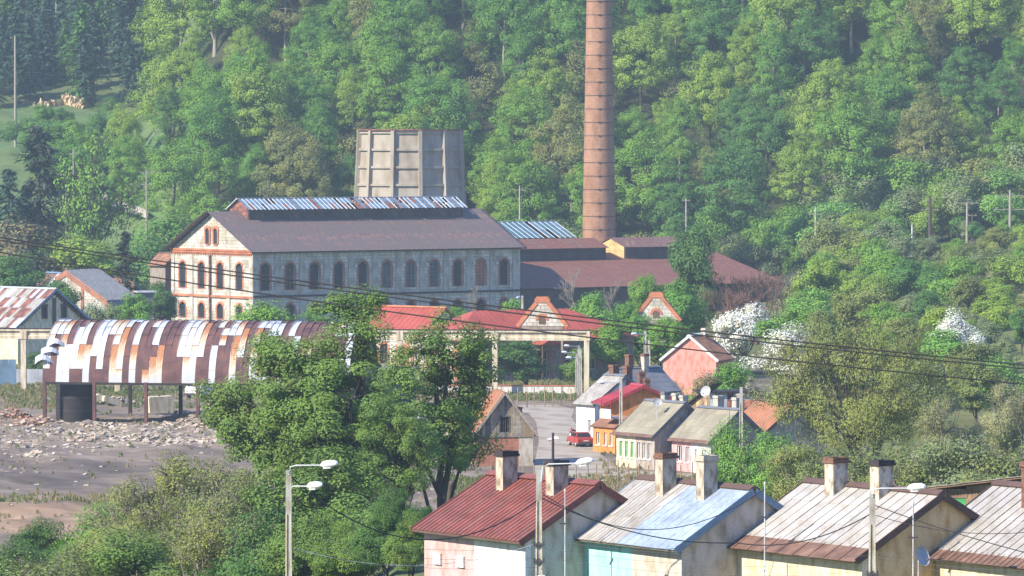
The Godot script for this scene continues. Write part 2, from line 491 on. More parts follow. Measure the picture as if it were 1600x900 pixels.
	for k in ["rust_sheet", "red_roof_far", "shed_rust", "shed_white", "brown_sheet", "fibre_roof", "fibre_roof_b", "fibre_roof_c", "red_paint_roof", "red_paint_roof_b", "red_paint_roof_c", "blue_roof", "blue_roof_b", "olive_roof", "olive_roof_b", "station_red", "slate", "tile", "tile_b", "tile_brown", "concrete"]:
		M[k].uv1_world_triplanar = true
		M[k].uv2_world_triplanar = true
	for k in ["rust_sheet", "red_roof_far"]:
		M[k].uv1_scale = Vector3.ONE * 0.16
	mat("rock_face", Color(0.58, 0.45, 0.30), 0.95, "speck", Vector3.ONE * 0.12, "stain", Vector3.ONE * 0.1)

	leafy("beech_a", Color(0.195, 0.360, 0.050))
	leafy("beech_b", Color(0.150, 0.315, 0.052))
	leafy("beech_c", Color(0.280, 0.405, 0.060))
	leafy("beech_d", Color(0.115, 0.250, 0.055))
	leafy("beech_olive", Color(0.255, 0.275, 0.085))
	leafy("spruce", Color(0.050, 0.105, 0.065), 0.2)
	leafy("pine", Color(0.045, 0.065, 0.040), 0.2)
	leafy("hero_leaf", Color(0.165, 0.265, 0.058))
	leafy("olive_leaf", Color(0.270, 0.310, 0.085))
	leafy("olive_leaf_b", Color(0.220, 0.270, 0.085))
	leafy("fresh_leaf", Color(0.200, 0.390, 0.075))
	leafy("grey_leaf", Color(0.240, 0.300, 0.140))
	leafy("pale_leaf", Color(0.380, 0.390, 0.190))
	leafy("dark_leaf", Color(0.095, 0.195, 0.050))
	leafy("brown_leaf", Color(0.200, 0.180, 0.085), 0.3)
	leafy("blossom", Color(0.74, 0.74, 0.70), 0.5)
	leafy("grass_blade", Color(0.14, 0.18, 0.055), 0.5)
	leafy("dry_blade", Color(0.30, 0.25, 0.13), 0.5)

# ------------------------------------------------------------------ plants
func spread() -> Vector3:
	while true:
		var p := Vector3(rng.randf_range(-1, 1), rng.randf_range(-1, 1), rng.randf_range(-1, 1))
		if p.length_squared() <= 1.0 and p.length_squared() > 0.0001:
			return p
	return Vector3.UP

func tint(mb: MB, around: float, by := 0.18) -> void:
	var k := around * rng.randf_range(1.0 - by, 1.0 + by)
	mb.col = Color(k * rng.randf_range(0.88, 1.14), k, k * rng.randf_range(0.8, 1.15))

# o: seed, h, r (crown radius), base (fraction of the height where the crown starts), clumps, cr (clump radius), leaves (per clump), size, stems, limbs (share of clumps with a limb), twigs (per clump), trunk (radius), lean
# returns {wood, crown}: meshes of a broadleaved tree, its foot at the origin
func broadleaf(o: Dictionary) -> Dictionary:
	rng.seed = o.seed
	var wood := MB.new()
	var crown := MB.new()
	var h: float = o.h
	var r: float = o.r
	var lo: float = h * float(o.get("base", 0.25))
	var mid := Vector3(float(o.get("lean", 0.0)) * h, (lo + h) / 2.0, 0)
	var half := (h - lo) / 2.0
	var stems: int = o.get("stems", 1)
	var trunk: float = o.get("trunk", h * 0.018)
	var lines := []
	for s in stems:
		var a := TAU * s / stems + rng.randf() * 1.5
		var out := Vector3(cos(a), 0, sin(a)) * (r * 0.45 if stems > 1 else r * 0.08)
		var top := Vector3(mid.x, h * (0.86 if stems == 1 else rng.randf_range(0.65, 0.85)), 0) + out
		var pts := []
		var rad := []
		for k in 7:
			var t := k / 6.0
			pts.append(Vector3(out.x * 0.12, -0.3, out.z * 0.12).lerp(top, t) + Vector3(rng.randf_range(-1, 1), 0, rng.randf_range(-1, 1)) * 0.03 * h * t * (1.0 - t * 0.5) + out * 0.4 * t * (t - 1.0))
			rad.append(trunk * (1.25 if k == 0 else 1.0) * lerpf(1.0, 0.16, t))
		wood.tube(pts, rad, 7, false)
		lines.append(pts)
	# a few big boughs first, each carrying a share of the clumps, so that the outline is lobed and lets gaps through
	var lobes := []
	var nl: int = o.get("lobes", 9)
	for k in nl:
		var d := spread().normalized()
		d.y = d.y * 0.9 + 0.12
		var y_out := 1.0 - 0.35 * maxf(0, -d.y)
		lobes.append(mid + Vector3(d.x * r * y_out, d.y * half, d.z * r * y_out) * rng.randf_range(0.5, 0.68))
	lobes.append(mid + Vector3(0, half * 0.62, 0))
	# a main bough from the stem out to each lobe
	if float(o.get("limbs", 0.2)) > 0.1:
		for i in lobes.size():
			var line: Array = lines[i % lines.size()]
			var lobe: Vector3 = lobes[i]
			var k := clampi(int((lobe.y / h) * 6.0 * rng.randf_range(0.5, 0.75)), 1, 4)
			var from: Vector3 = line[k]
			var t0 := trunk * lerpf(0.62, 0.34, k / 6.0)
			wood.tube([from, from.lerp(lobe, 0.35) + Vector3(0, -0.03 * h, 0) + spread() * 0.06 * r, from.lerp(lobe, 0.7) + spread() * 0.05 * r, lobe], [t0, t0 * 0.75, t0 * 0.5, t0 * 0.25], 6, false)
	var clumps: int = o.clumps
	var cr: float = o.cr
	var limbs: float = o.get("limbs", 0.2)
	for i in clumps:
		var lobe: Vector3 = lobes[i % lobes.size()]
		var d := spread().normalized()
		var c := lobe + Vector3(d.x * r, d.y * half * 0.8, d.z * r) * 0.42 * pow(rng.randf(), 0.4)
		if o.get("dome", 0.0) > rng.randf():
			# on the shell of an egg-shaped crown, its outline broken by noise
			if d.y < -0.5: d.y = -d.y
			var full := 1.0 - 0.32 * maxf(0, d.y) - 0.15 * maxf(0, -d.y)
			var out := rng.randf_range(0.78, 1.0) * (1.0 + 0.55 * noise.get_noise_3d(d.x * 130.0 + float(o.seed) * 37.0, d.y * 130.0, d.z * 130.0))
			c = mid + Vector3(d.x * r * full, d.y * half, d.z * r * full) * out
		c.y = maxf(c.y, lo * 0.9 + cr * 0.3)
		var outward := (c - mid) / Vector3(r, half, r)
		outward = (outward + Vector3(0, 0.35, 0)).normalized()
		if rng.randf() < limbs:
			var from := lobe
			var bend := from.lerp(c, 0.5) + spread() * 0.06 * r
			var t0 := trunk * 0.13
			wood.tube([from, bend, c], [t0, t0 * 0.7, t0 * 0.3], 4, false)
		var size := cr * rng.randf_range(0.65, 1.3)
		for k in int(o.get("twigs", 0)):
			var e := c + spread() * size * 1.1 + Vector3(0, size * 0.5, 0)
			var tw: float = o.get("twig_r", 0.02)
			wood.tube([c - outward * size * 0.6, c.lerp(e, 0.5) + spread() * size * 0.15, e], [tw, tw * 0.8, tw * 0.3], 3, false)
		tint(crown, 1.0, 0.16)
		var hue := crown.col
		for k in int(o.leaves):
			var p := spread()
			p = p.normalized() * pow(p.length(), 0.6)
			var q := c + Vector3(p.x, p.y * 0.72, p.z) * size
			var nn := (p * 0.75 + outward * 0.6 + Vector3(0, 0.25, 0) + spread() * 0.6).normalized()
			tint(crown, 1.0, 0.2)
			crown.col = crown.col * hue
			crown.leaf(q, nn, spread() + outward * 0.7 + Vector3(0, float(o.get("up", 0.0)), 0), float(o.size) * rng.randf_range(0.6, 1.25), float(o.get("wide", 0.6)))
	return {"wood": wood.done(), "crown": crown.done(), "h": h, "r": r}

# a needle tree: whorls of drooping boughs on a straight stem
func needle_tree(o: Dictionary) -> Dictionary:
	rng.seed = o.seed
	var wood := MB.new()
	var crown := MB.new()
	var h: float = o.h
	var r: float = o.r
	wood.tube([Vector3(0, -0.3, 0), Vector3(0, h * 0.5, 0), Vector3(0, h * 0.98, 0)], [h * 0.018, h * 0.011, 0.03], 7, false)
	var levels: int = o.levels
	for l in levels:
		var t := float(l) / levels
		var y := h * lerpf(float(o.get("base", 0.12)), 0.99, t)
		var reach := r * pow(1.0 - t, float(o.get("taper", 0.85))) * rng.randf_range(0.7, 1.15) + 0.15
		for b in int(o.get("boughs", 7)):
			var a := rng.randf() * TAU
			var d := Vector3(cos(a), 0, sin(a))
			var len := reach * rng.randf_range(0.55, 1.15)
			var droop := float(o.get("droop", 0.28))
			var tip := Vector3(0, y, 0) + d * len + Vector3(0, -droop * len + rng.randf_range(-0.2, 0.2), 0)
			if rng.randf() < 0.35:
				wood.tube([Vector3(0, y, 0), tip], [0.05, 0.015], 3, false)
			for k in int(o.leaves):
				var s := sqrt(rng.randf())
				var p := Vector3(0, y, 0).lerp(tip, s) + spread() * float(o.get("tuft", 0.35)) * Vector3(1, 0.6, 1)
				tint(crown, 1.0, 0.25)
				crown.leaf(p, (Vector3.UP + d * 0.4 + spread() * 0.7).normalized(), d + Vector3(0, -0.3, 0) + spread() * 0.5, float(o.size) * rng.randf_range(0.6, 1.3), 0.34)
	return {"wood": wood.done(), "crown": crown.done(), "h": h, "r": r}

# a tree or bush without leaves
func bare_tree(o: Dictionary) -> Dictionary:
	rng.seed = o.seed
	var wood := MB.new()
	var ends := [[Vector3(0, -0.2, 0), Vector3(0, 1, 0), float(o.h) * 0.34, float(o.trunk)]]
	if o.get("bushy", false):
		ends.clear()
		for k in 9:
			ends.append([Vector3(0, -0.1, 0), (Vector3(0, 1, 0) + spread() * 0.75).normalized(), float(o.h) * 0.36, float(o.trunk)])
	for level in int(o.levels):
		var next := []
		for e in ends:
			var from: Vector3 = e[0]
			var dir: Vector3 = e[1]
			var to := from + dir * float(e[2])
			wood.tube([from, from.lerp(to, 0.5) + spread() * float(e[2]) * 0.07, to], [e[3], float(e[3]) * 0.8, float(e[3]) * 0.6], 5 if level < 2 else 3, false)
			for k in 3 if level < 4 else 2:
				var d := (dir + spread() * 0.75 + Vector3(0, 0.15, 0)).normalized()
				next.append([from.lerp(to, rng.randf_range(0.6, 1.0)), d, float(e[2]) * rng.randf_range(0.55, 0.8), maxf(float(e[3]) * 0.55, 0.018)])
		ends = next
	return {"wood": wood.done(), "h": float(o.h), "r": float(o.h) * 0.4}

var kinds := {}

func make_kinds() -> void:
	for k in 7:   # beeches of the hill, as seen from far
		rng.seed = 900 + k
		kinds["beech%d" % k] = broadleaf({"seed": 100 + k, "h": 18.0 + rng.randf() * 4.0, "r": 5.8 + rng.randf() * 1.4, "base": 0.10, "clumps": 190, "cr": 1.2, "leaves": 125, "size": 0.175, "lobes": 9 + k % 4, "limbs": 0.08, "up": 0.7, "wide": 0.5, "dome": 0.7})
	for k in 3:
		kinds["scrub%d" % k] = broadleaf({"seed": 200 + k, "h": 7.0, "r": 3.6, "base": 0.03, "clumps": 80, "cr": 1.0, "leaves": 120, "size": 0.125, "lobes": 8, "stems": 4, "limbs": 0.2, "trunk": 0.08, "up": 0.5, "twigs": 1})
	for k in 3:
		kinds["spruce%d" % k] = needle_tree({"seed": 300 + k, "h": 20.0, "r": 4.0, "levels": 26, "boughs": 8, "leaves": 10, "size": 0.6, "tuft": 0.5})
	kinds["pine"] = needle_tree({"seed": 310, "h": 16.0, "r": 4.4, "levels": 22, "boughs": 8, "leaves": 14, "size": 0.45, "base": 0.3, "taper": 0.5, "droop": 0.05, "tuft": 0.6})
	kinds["young_spruce"] = needle_tree({"seed": 312, "h": 11.0, "r": 3.4, "levels": 20, "boughs": 8, "leaves": 12, "size": 0.34, "tuft": 0.3})
	for k in 3:   # garden and park trees, nearer
		kinds["garden%d" % k] = broadleaf({"seed": 400 + k, "h": 10.0, "r": 4.0, "base": 0.14, "clumps": 170, "cr": 0.9, "leaves": 110, "size": 0.145, "lobes": 9 + k, "limbs": 0.25, "up": 0.2})
	for k in 3:   # loose bushes with thin, upright shoots
		kinds["bush%d" % k] = broadleaf({"seed": 450 + k, "h": 6.0, "r": 3.3, "base": 0.02, "clumps": 140, "cr": 0.7, "leaves": 120, "size": 0.075, "lobes": 10, "stems": 6, "limbs": 0.3, "trunk": 0.07, "up": 0.6, "twigs": 3, "twig_r": 0.018})
	for k in 2:
		kinds["bloom%d" % k] = broadleaf({"seed": 500 + k, "h": 6.0, "r": 2.9, "base": 0.12, "clumps": 110, "cr": 0.62, "leaves": 130, "size": 0.07, "lobes": 10, "limbs": 0.4, "trunk": 0.1, "up": 0.8, "wide": 0.9, "twigs": 1})
	kinds["willow"] = broadleaf({"seed": 521, "h": 13.0, "r": 9.4, "base": 0.06, "clumps": 460, "cr": 1.05, "leaves": 130, "size": 0.11, "lobes": 16, "stems": 6, "limbs": 0.45, "trunk": 0.2, "up": 0.7, "twigs": 3, "twig_r": 0.025, "wide": 0.4})
	kinds["hero0"] = broadleaf({"seed": 601, "h": 19.5, "r": 5.4, "base": 0.2, "clumps": 250, "cr": 0.85, "leaves": 290, "size": 0.09, "lobes": 15, "limbs": 0.6, "trunk": 0.36, "twigs": 1, "twig_r": 0.02})
	kinds["hero1"] = broadleaf({"seed": 602, "h": 15.0, "r": 4.4, "base": 0.12, "clumps": 190, "cr": 0.85, "leaves": 260, "size": 0.088, "lobes": 13, "limbs": 0.65, "trunk": 0.26, "twigs": 1})
	kinds["hero2"] = broadleaf({"seed": 603, "h": 15.0, "r": 4.0, "base": 0.22, "clumps": 140, "cr": 0.75, "leaves": 250, "size": 0.088, "lobes": 12, "limbs": 0.7, "trunk": 0.24, "twigs": 1})
	kinds["low"] = broadleaf({"seed": 604, "h": 7.0, "r": 4.4, "base": 0.02, "clumps": 190, "cr": 0.85, "leaves": 230, "size": 0.085, "lobes": 10, "stems": 4, "limbs": 0.3, "trunk": 0.1, "twigs": 1})
	kinds["twiggy"] = broadleaf({"seed": 610, "h": 8.5, "r": 5.2, "base": 0.03, "clumps": 250, "cr": 0.75, "leaves": 120, "size": 0.072, "lobes": 14, "stems": 9, "limbs": 0.5, "trunk": 0.09, "up": 0.8, "twigs": 6, "twig_r": 0.02})
	for k in 2:   # narrower, taller trees of the hill
		kinds["ash%d" % k] = broadleaf({"seed": 160 + k, "h": 20.0, "r": 4.2, "base": 0.12, "clumps": 150, "cr": 1.15, "leaves": 120, "size": 0.17, "lobes": 12, "limbs": 0.15, "up": 0.9, "wide": 0.45, "dome": 0.55})
	kinds["thin"] = broadleaf({"seed": 171, "h": 17.0, "r": 5.2, "base": 0.12, "clumps": 150, "cr": 1.1, "leaves": 34, "size": 0.2, "lobes": 11, "limbs": 0.45, "trunk": 0.22, "up": 0.9, "twigs": 4, "twig_r": 0.035})
	kinds["bare"] = bare_tree({"seed": 701, "h": 9.0, "trunk": 0.16, "levels": 6})
	kinds["bare_bush"] = bare_tree({"seed": 702, "h": 7.0, "trunk": 0.07, "levels": 5, "bushy": true})

# set a plant of some kind on the ground so that its top shows at a height of the photograph
func plant(kind: String, leaf_mat: String, called: String, label: String, px: float, d: float, top: float, wide := 1.0, group := "", wood := "bark", category := "tree") -> Node3D:
	var k: Dictionary = kinds[kind]
	var p := foot(px, d)
	var tall: float = at(px, top, d).y - p.y
	return plant_at(k, leaf_mat, called, label, p, tall / float(k.h), wide, group, wood, category)

func plant_at(k: Dictionary, leaf_mat: String, called: String, label: String, p: Vector3, s: float, wide := 1.0, group := "", wood := "bark", category := "tree") -> Node3D:
	var o := thing(called, label, category, p, rng.randf() * 360.0, group)
	o.scale = Vector3(s * wide, s, s * wide)
	put("trunk" if category == "tree" else "stem", k.wood, M[wood], o)
	if k.has("crown"):
		put("crown" if category == "tree" else "foliage", k.crown, M[leaf_mat], o)
	return o

# ------------------------------------------------------------------ walls, windows, roofs
# a wall in its own frame: x along it, y up, outer face at z = 0; holes are [x0, x1, y0, y1]
func wall_mesh(length: float, h: float, thick: float, holes: Array) -> MB:
	var mb := MB.new()
	var cuts := [0.0, length]
	for o in holes:
		for k in 2:
			if not cuts.has(o[k]):
				cuts.append(o[k])
	cuts.sort()
	for i in cuts.size() - 1:
		var x0: float = cuts[i]
		var x1: float = cuts[i + 1]
		if x1 - x0 < 0.001:
			continue
		var here := holes.filter(func(o): return o[0] < x0 + 0.0005 and o[1] > x1 - 0.0005)
		here.sort_custom(func(a, b): return a[2] < b[2])
		var y := 0.0
		for o in here:
			if o[2] > y:
				mb.box(Vector3(x0, y, -thick), Vector3(x1, o[2], 0))
			y = o[3]
		if y < h:
			mb.box(Vector3(x0, y, -thick), Vector3(x1, h, 0))
	return mb

# a window that fills a hole of the wall; xf is the wall's frame. o: frame, glass (materials), arch (rise), surround, fill (wall material), cols, rows
func window(parent: Node, xf: Transform3D, x0: float, x1: float, y0: float, y1: float, o := {}) -> void:
	var frame := MB.new()
	var w := x1 - x0
	var h := y1 - y0
	var t: float = o.get("bar", 0.07)
	var back: float = o.get("depth", 0.16)
	frame.box(Vector3(0, 0, -0.05), Vector3(t, h, 0.02)); frame.box(Vector3(w - t, 0, -0.05), Vector3(w, h, 0.02))
	frame.box(Vector3(t, 0, -0.05), Vector3(w - t, t, 0.018)); frame.box(Vector3(t, h - t, -0.05), Vector3(w - t, h, 0.018))
	var cols: int = o.get("cols", 2)
	var rows: int = o.get("rows", 2)
	for k in range(1, cols):
		frame.box(Vector3(w * k / cols - t * 0.4, t, -0.03), Vector3(w * k / cols + t * 0.4, h - t, 0.012))
	for k in range(1, rows):
		frame.box(Vector3(t, h * k / rows - t * 0.4, -0.028), Vector3(w - t, h * k / rows + t * 0.4, 0.010))
	var win := part("window", frame, M[o.get("frame", "white_paint")], parent, xf * Transform3D(Basis(), Vector3(x0, y0, -back)))
	one_box("pane", Vector3(t * 0.6, t * 0.6, -0.035), Vector3(w - t * 0.6, h - t * 0.6, -0.015), M[o.get("glass", "dark_glass")], win)
	if o.get("sill", true):
		one_box("sill", Vector3(-0.1, -0.1, back - 0.06), Vector3(w + 0.1, -0.004, back + 0.09), M[o.get("sill_mat", "grey_concrete")], win)
	if o.has("arch"):
		var rise: float = o.arch
		var arc := []
		for k in 9:
			var u := k / 8.0
			arc.append(Vector2(lerpf(w, 0, u), h - rise + rise * sin(PI * u)))
		var fill := MB.new()
		fill.prism(_spandrel(arc, w, h, true), 0.03, back - 0.004)
		fill.prism(_spandrel(arc, w, h, false), 0.03, back - 0.004)
		part("arch_fill", fill, M[o.get("fill", "stone")], win)
		if o.has("surround"):
			var s := MB.new()
			var b: float = o.get("band", 0.32)
			for k in 8:
				var p: Vector2 = arc[k]
				var q: Vector2 = arc[k + 1]
				var c := Vector2(w / 2, h - rise * 1.3)
				s.prism([q, p, p + (p - c).normalized() * b, q + (q - c).normalized() * b], back - 0.05, back + 0.07)
			s.box(Vector3(-b, 0, back - 0.05), Vector3(-0.002, h - rise - 0.1, back + 0.05)); s.box(Vector3(w + 0.002, 0, back - 0.05), Vector3(w + b, h - rise - 0.1, back + 0.05))
			part("surround", s, M[o.surround], win)
		if o.has("blocks"):
			for x in [-0.75, w + 0.28]:
				one_box("stone_block", Vector3(x, h - rise - 0.3, back - 0.04), Vector3(x + 0.47, h - rise + 0.12, back + 0.1), M[o.blocks], win)

func _spandrel(arc: Array, w: float, h: float, right: bool) -> Array:
	var out := []
	if right:
		out.append(Vector2(w, h + 0.002))
		out.append(Vector2(w / 2, h + 0.002))
		for k in range(4, -1, -1):
			out.append(arc[k] - (Vector2(0, 0.001) if k == 4 else Vector2.ZERO))
	else:
		out.append(Vector2(w / 2, h + 0.002))
		out.append(Vector2(0, h + 0.002))
		for k in range(8, 3, -1):
			out.append(arc[k] - (Vector2(0, 0.001) if k == 4 else Vector2.ZERO))
	return out

# sheets laid side by side on one slope: frame of the slope has x along the eave, y out of the roof, z down the slope from the ridge
func sheets(parent: Node, called: String, frame: Transform3D, length: float, down: float, n: int, mats: Array, seam := 0.05, rows := 1, thick := 0.035, skip := []) -> void:
	var w := length / n
	var mb := MB.new()
	var s := down / rows
	# a negative seam is an open joint between neighbouring sheets
	var gap := maxf(0.006, -seam)
	mb.box(Vector3(gap, 0.0, 0.0), Vector3(w - gap, thick, s + (0.06 if rows > 1 else 0.0)))
	if seam > 0.0:
		mb.box(Vector3(-0.022, thick - 0.01, 0.0), Vector3(0.022, thick + seam, s))
	var mesh := mb.done()
	for i in n:
		for r in rows:
			if skip.has(i * rows + r):
				continue
			var lift := 0.006 + 0.012 * (rows - 1 - r) + rng.randf() * 0.014
			put(called, mesh, M[mats[rng.randi() % mats.size()]], parent, frame * Transform3D(Basis(Vector3.UP, rng.randf_range(-0.0015, 0.0015)) * Basis(Vector3(0, 0, 1), rng.randf_range(-0.006, 0.006)), Vector3(-length / 2 + w * i, lift, s * r)))

# a house with a pitched roof. Own frame: x along the ridge, front at +z, the foot of the plan's centre at the origin.
# o: name, label, category, pos, turn, L, hw (half width), over (eave), gover (gable), eave, ridge, front [[material, share]], gable, back, roof [materials], n, seam, rows, trim, band [length, material], stacks, windows, group
func house(o: Dictionary) -> Node3D:
	var t := thing(o.name, o.label, o.get("category", "house"), o.pos, o.turn, o.get("group", ""))
	var L: float = o.L
	var hw: float = o.hw
	var over: float = o.get("over", 0.4)
	var gover: float = o.get("gover", 0.25)
	var eave: float = o.eave
	var ridge: float = o.ridge
	var pitch := atan2(ridge - eave, hw)
	var S := sqrt(hw * hw + (ridge - eave) * (ridge - eave))
	var wz := hw - over
	var wl := L - gover * 2
	var wh := eave + over * tan(pitch) - 0.14
	var side := Basis(Vector3(0, 0, 1), Vector3.UP, Vector3(-1, 0, 0))
	# front wall in pieces of their own paint, each with its windows cut through
	var x := -wl / 2
	for f in o.front:
		var len: float = wl * f[1]
		var mine := []
		for w in o.get("windows", []):
			var wx: float = -wl / 2 + w[0]
			if wx > x and wx < x + len:
				mine.append(w)
		var holes := mine.map(func(w): return [-wl / 2 + w[0] - x, -wl / 2 + w[0] - x + w[2], w[1], w[1] + w[3]])
		var xf := Transform3D(Basis(), Vector3(x, 0, wz))
		var wall := part("front_wall", wall_mesh(len, wh, 0.3, holes), M[f[0]], t, xf)
		for k in mine.size():
			var hl: Array = holes[k]
			var style: Dictionary = mine[k][4] if mine[k].size() > 4 else {}
			window(wall, Transform3D(), hl[0], hl[1], hl[2], hl[3], style)
		x += len
	one_box("back_wall", Vector3(-wl / 2, 0, -wz), Vector3(wl / 2, wh, -wz + 0.3), M[o.get("back", o.gable)], t)
	for s in [-1, 1]:
		var mb := MB.new()
		var iz := wz - 0.302
		var top := wh + 0.3 * tan(pitch)
		mb.prism([Vector2(-iz, 0), Vector2(iz, 0), Vector2(iz, top), Vector2(0, top + iz * tan(pitch)), Vector2(-iz, top)], -0.15, 0.15, Transform3D(side, Vector3(s * (wl / 2 - 0.152), 0, 0)))
		part("gable_wall", mb, M[o.gable] if s > 0 else M[o.get("gable_far", o.gable)], t)
	var deck := MB.new()
	deck.prism([Vector2(hw, eave), Vector2(0, ridge), Vector2(-hw, eave), Vector2(-hw, eave - 0.1), Vector2(0, ridge - 0.1), Vector2(hw, eave - 0.1)], -L / 2, L / 2, Transform3D(side, Vector3.ZERO))
	var roof := part("roof", deck, M[o.get("deck", "wood_grey_b")], t)
	var fr := Transform3D(Basis(Vector3.RIGHT, Vector3(0, cos(pitch), sin(pitch)), Vector3(0, -sin(pitch), cos(pitch))), Vector3(0, ridge, 0))
	var bk := Transform3D(Basis(Vector3.LEFT, Vector3(0, cos(pitch), -sin(pitch)), Vector3(0, -sin(pitch), -cos(pitch))), Vector3(0, ridge, 0))
	var band: Array = o.get("band", [])
	var down: float = S - (band[0] if band else 0.0)
	var splits: Array = o.get("split", [[1.0, o.roof, o.get("n", 12), o.get("seam", 0.05), o.get("rows", 1)]])
	for f in [fr, bk]:
		var sx := -L / 2
		for sp in splits:
			var len: float = L * sp[0]
			var where := sx + len / 2
			if f == bk: where = -where
			sheets(roof, "roof_sheet", f * Transform3D(Basis(), Vector3(where, 0, 0)), len, down, sp[2], sp[1], sp[3], sp[4])
			sx += len
	if band:
		for f in [fr, bk]:
			sheets(roof, "eave_sheet", f * Transform3D(Basis(), Vector3(0, -0.02, S - band[0] - 0.08)), L + 0.1, band[0] + 0.2, band[2], [band[1]], band[3])
	var trim: Material = M[o.get("trim", "brown_trim")]
	var cap := MB.new()
	cap.prism([Vector2(-0.28, -0.06), Vector2(0.28, -0.06), Vector2(0.3, -0.02), Vector2(0, 0.16), Vector2(-0.3, -0.02)], -L / 2 - 0.03, L / 2 + 0.03, Transform3D(side, Vector3(0, ridge + 0.03, 0)))
	part("ridge_cap", cap, M[o.get("cap", "brown_trim")] if o.has("cap") else trim, roof)
	for s in [-1, 1]:
		for f in [fr, bk]:
			var g := MB.new()
			var e: float = L / 2 + 0.004
			g.box(Vector3(0, -0.2, 0.1), Vector3(0.05, 0.1, S + 0.02), f * Transform3D(Basis(), Vector3(s * e if s > 0 else -e - 0.05, 0, 0)))
			part("barge_board", g, trim, roof)
	for c in o.get("stacks", []):
		var z: float = c[1]
		var on_roof: float = ridge - absf(z) * tan(pitch)
		var hx: float = c[2] / 2.0
		var hz: float = c[3] / 2.0 if c.size() > 6 else hx
		var tall: float = c[4] if c.size() > 6 else c[3]
		var m1: String = c[5] if c.size() > 6 else c[4]
		var m2: String = c[6] if c.size() > 6 else c[5]
		var base := Vector3(c[0], on_roof - 0.6, z)
		var sm := MB.new()
		sm.box(Vector3(-hx, 0, -hz), Vector3(hx, tall + 0.6, hz))
		var stack := part("chimney", sm, M[m1], t, Transform3D(Basis(), base))
		var cm := MB.new()
		cm.box(Vector3(-hx - 0.07, tall + 0.604, -hz - 0.07), Vector3(hx + 0.07, tall + 0.72, hz + 0.07))
		cm.box(Vector3(-hx - 0.03, tall + 0.722, -hz - 0.03), Vector3(hx + 0.03, tall + 0.84, -hz + 0.06)); cm.box(Vector3(-hx - 0.03, tall + 0.722, hz - 0.06), Vector3(hx + 0.03, tall + 0.84, hz + 0.03))
		cm.box(Vector3(-hx - 0.03, tall + 0.722, -hz + 0.062), Vector3(-hx + 0.06, tall + 0.84, hz - 0.062)); cm.box(Vector3(hx - 0.06, tall + 0.722, -hz + 0.062), Vector3(hx + 0.03, tall + 0.84, hz - 0.062))
		part("chimney_cap", cm, M[m2], stack)
		one_box("flue", Vector3(-hx + 0.07, tall + 0.60, -hz + 0.07), Vector3(hx - 0.07, tall + 0.735, hz - 0.07), M["soot"], stack)
	return t

# ------------------------------------------------------------------ terrain
func steps(marks: Array) -> Array:
	var out := []
	for m in marks:
		var x: float = m[0]
		while x < m[1] - 0.001:
			out.append(x)
			x += m[2]
	out.append(marks[-1][1])
	return out

func build_terrain() -> void:
	var xs := steps([[-520.0, -150.0, 12.0], [-150.0, -84.0, 4.0], [-84.0, 72.0, 1.6], [72.0, 150.0, 4.0], [150.0, 520.0, 12.0]])
	var ds := steps([[-60.0, 320.0, 8.0], [320.0, 630.0, 1.6], [630.0, 860.0, 5.0], [860.0, 1180.0, 4.0], [1180.0, 1560.0, 10.0]])
	var mb := MB.new()
	var nx := xs.size()
	var soft := FastNoiseLite.new()
	soft.seed = 8
	soft.frequency = 0.02
	for d in ds:
		for x in xs:
			var y := ground_y(x, -d)
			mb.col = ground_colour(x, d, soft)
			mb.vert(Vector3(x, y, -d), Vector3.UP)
	for j in ds.size() - 1:
		for i in nx - 1:
			var a := j * nx + i
			mb.ix.append_array(PackedInt32Array([a, a + nx, a + 1, a + 1, a + nx, a + nx + 1]))
	# smooth normals from neighbouring heights
	for j in ds.size():
		for i in nx:
			var i0 := maxi(i - 1, 0)
			var i1 := mini(i + 1, nx - 1)
			var j0 := maxi(j - 1, 0)
			var j1 := mini(j + 1, ds.size() - 1)
			var dx := mb.v[j * nx + i1] - mb.v[j * nx + i0]
			var dz := mb.v[j1 * nx + i] - mb.v[j0 * nx + i]
			mb.n[j * nx + i] = dx.cross(dz).normalized()
	structure(part("ground", mb, M["ground"], self), "valley floor and hillside of soil, rubble and grass")

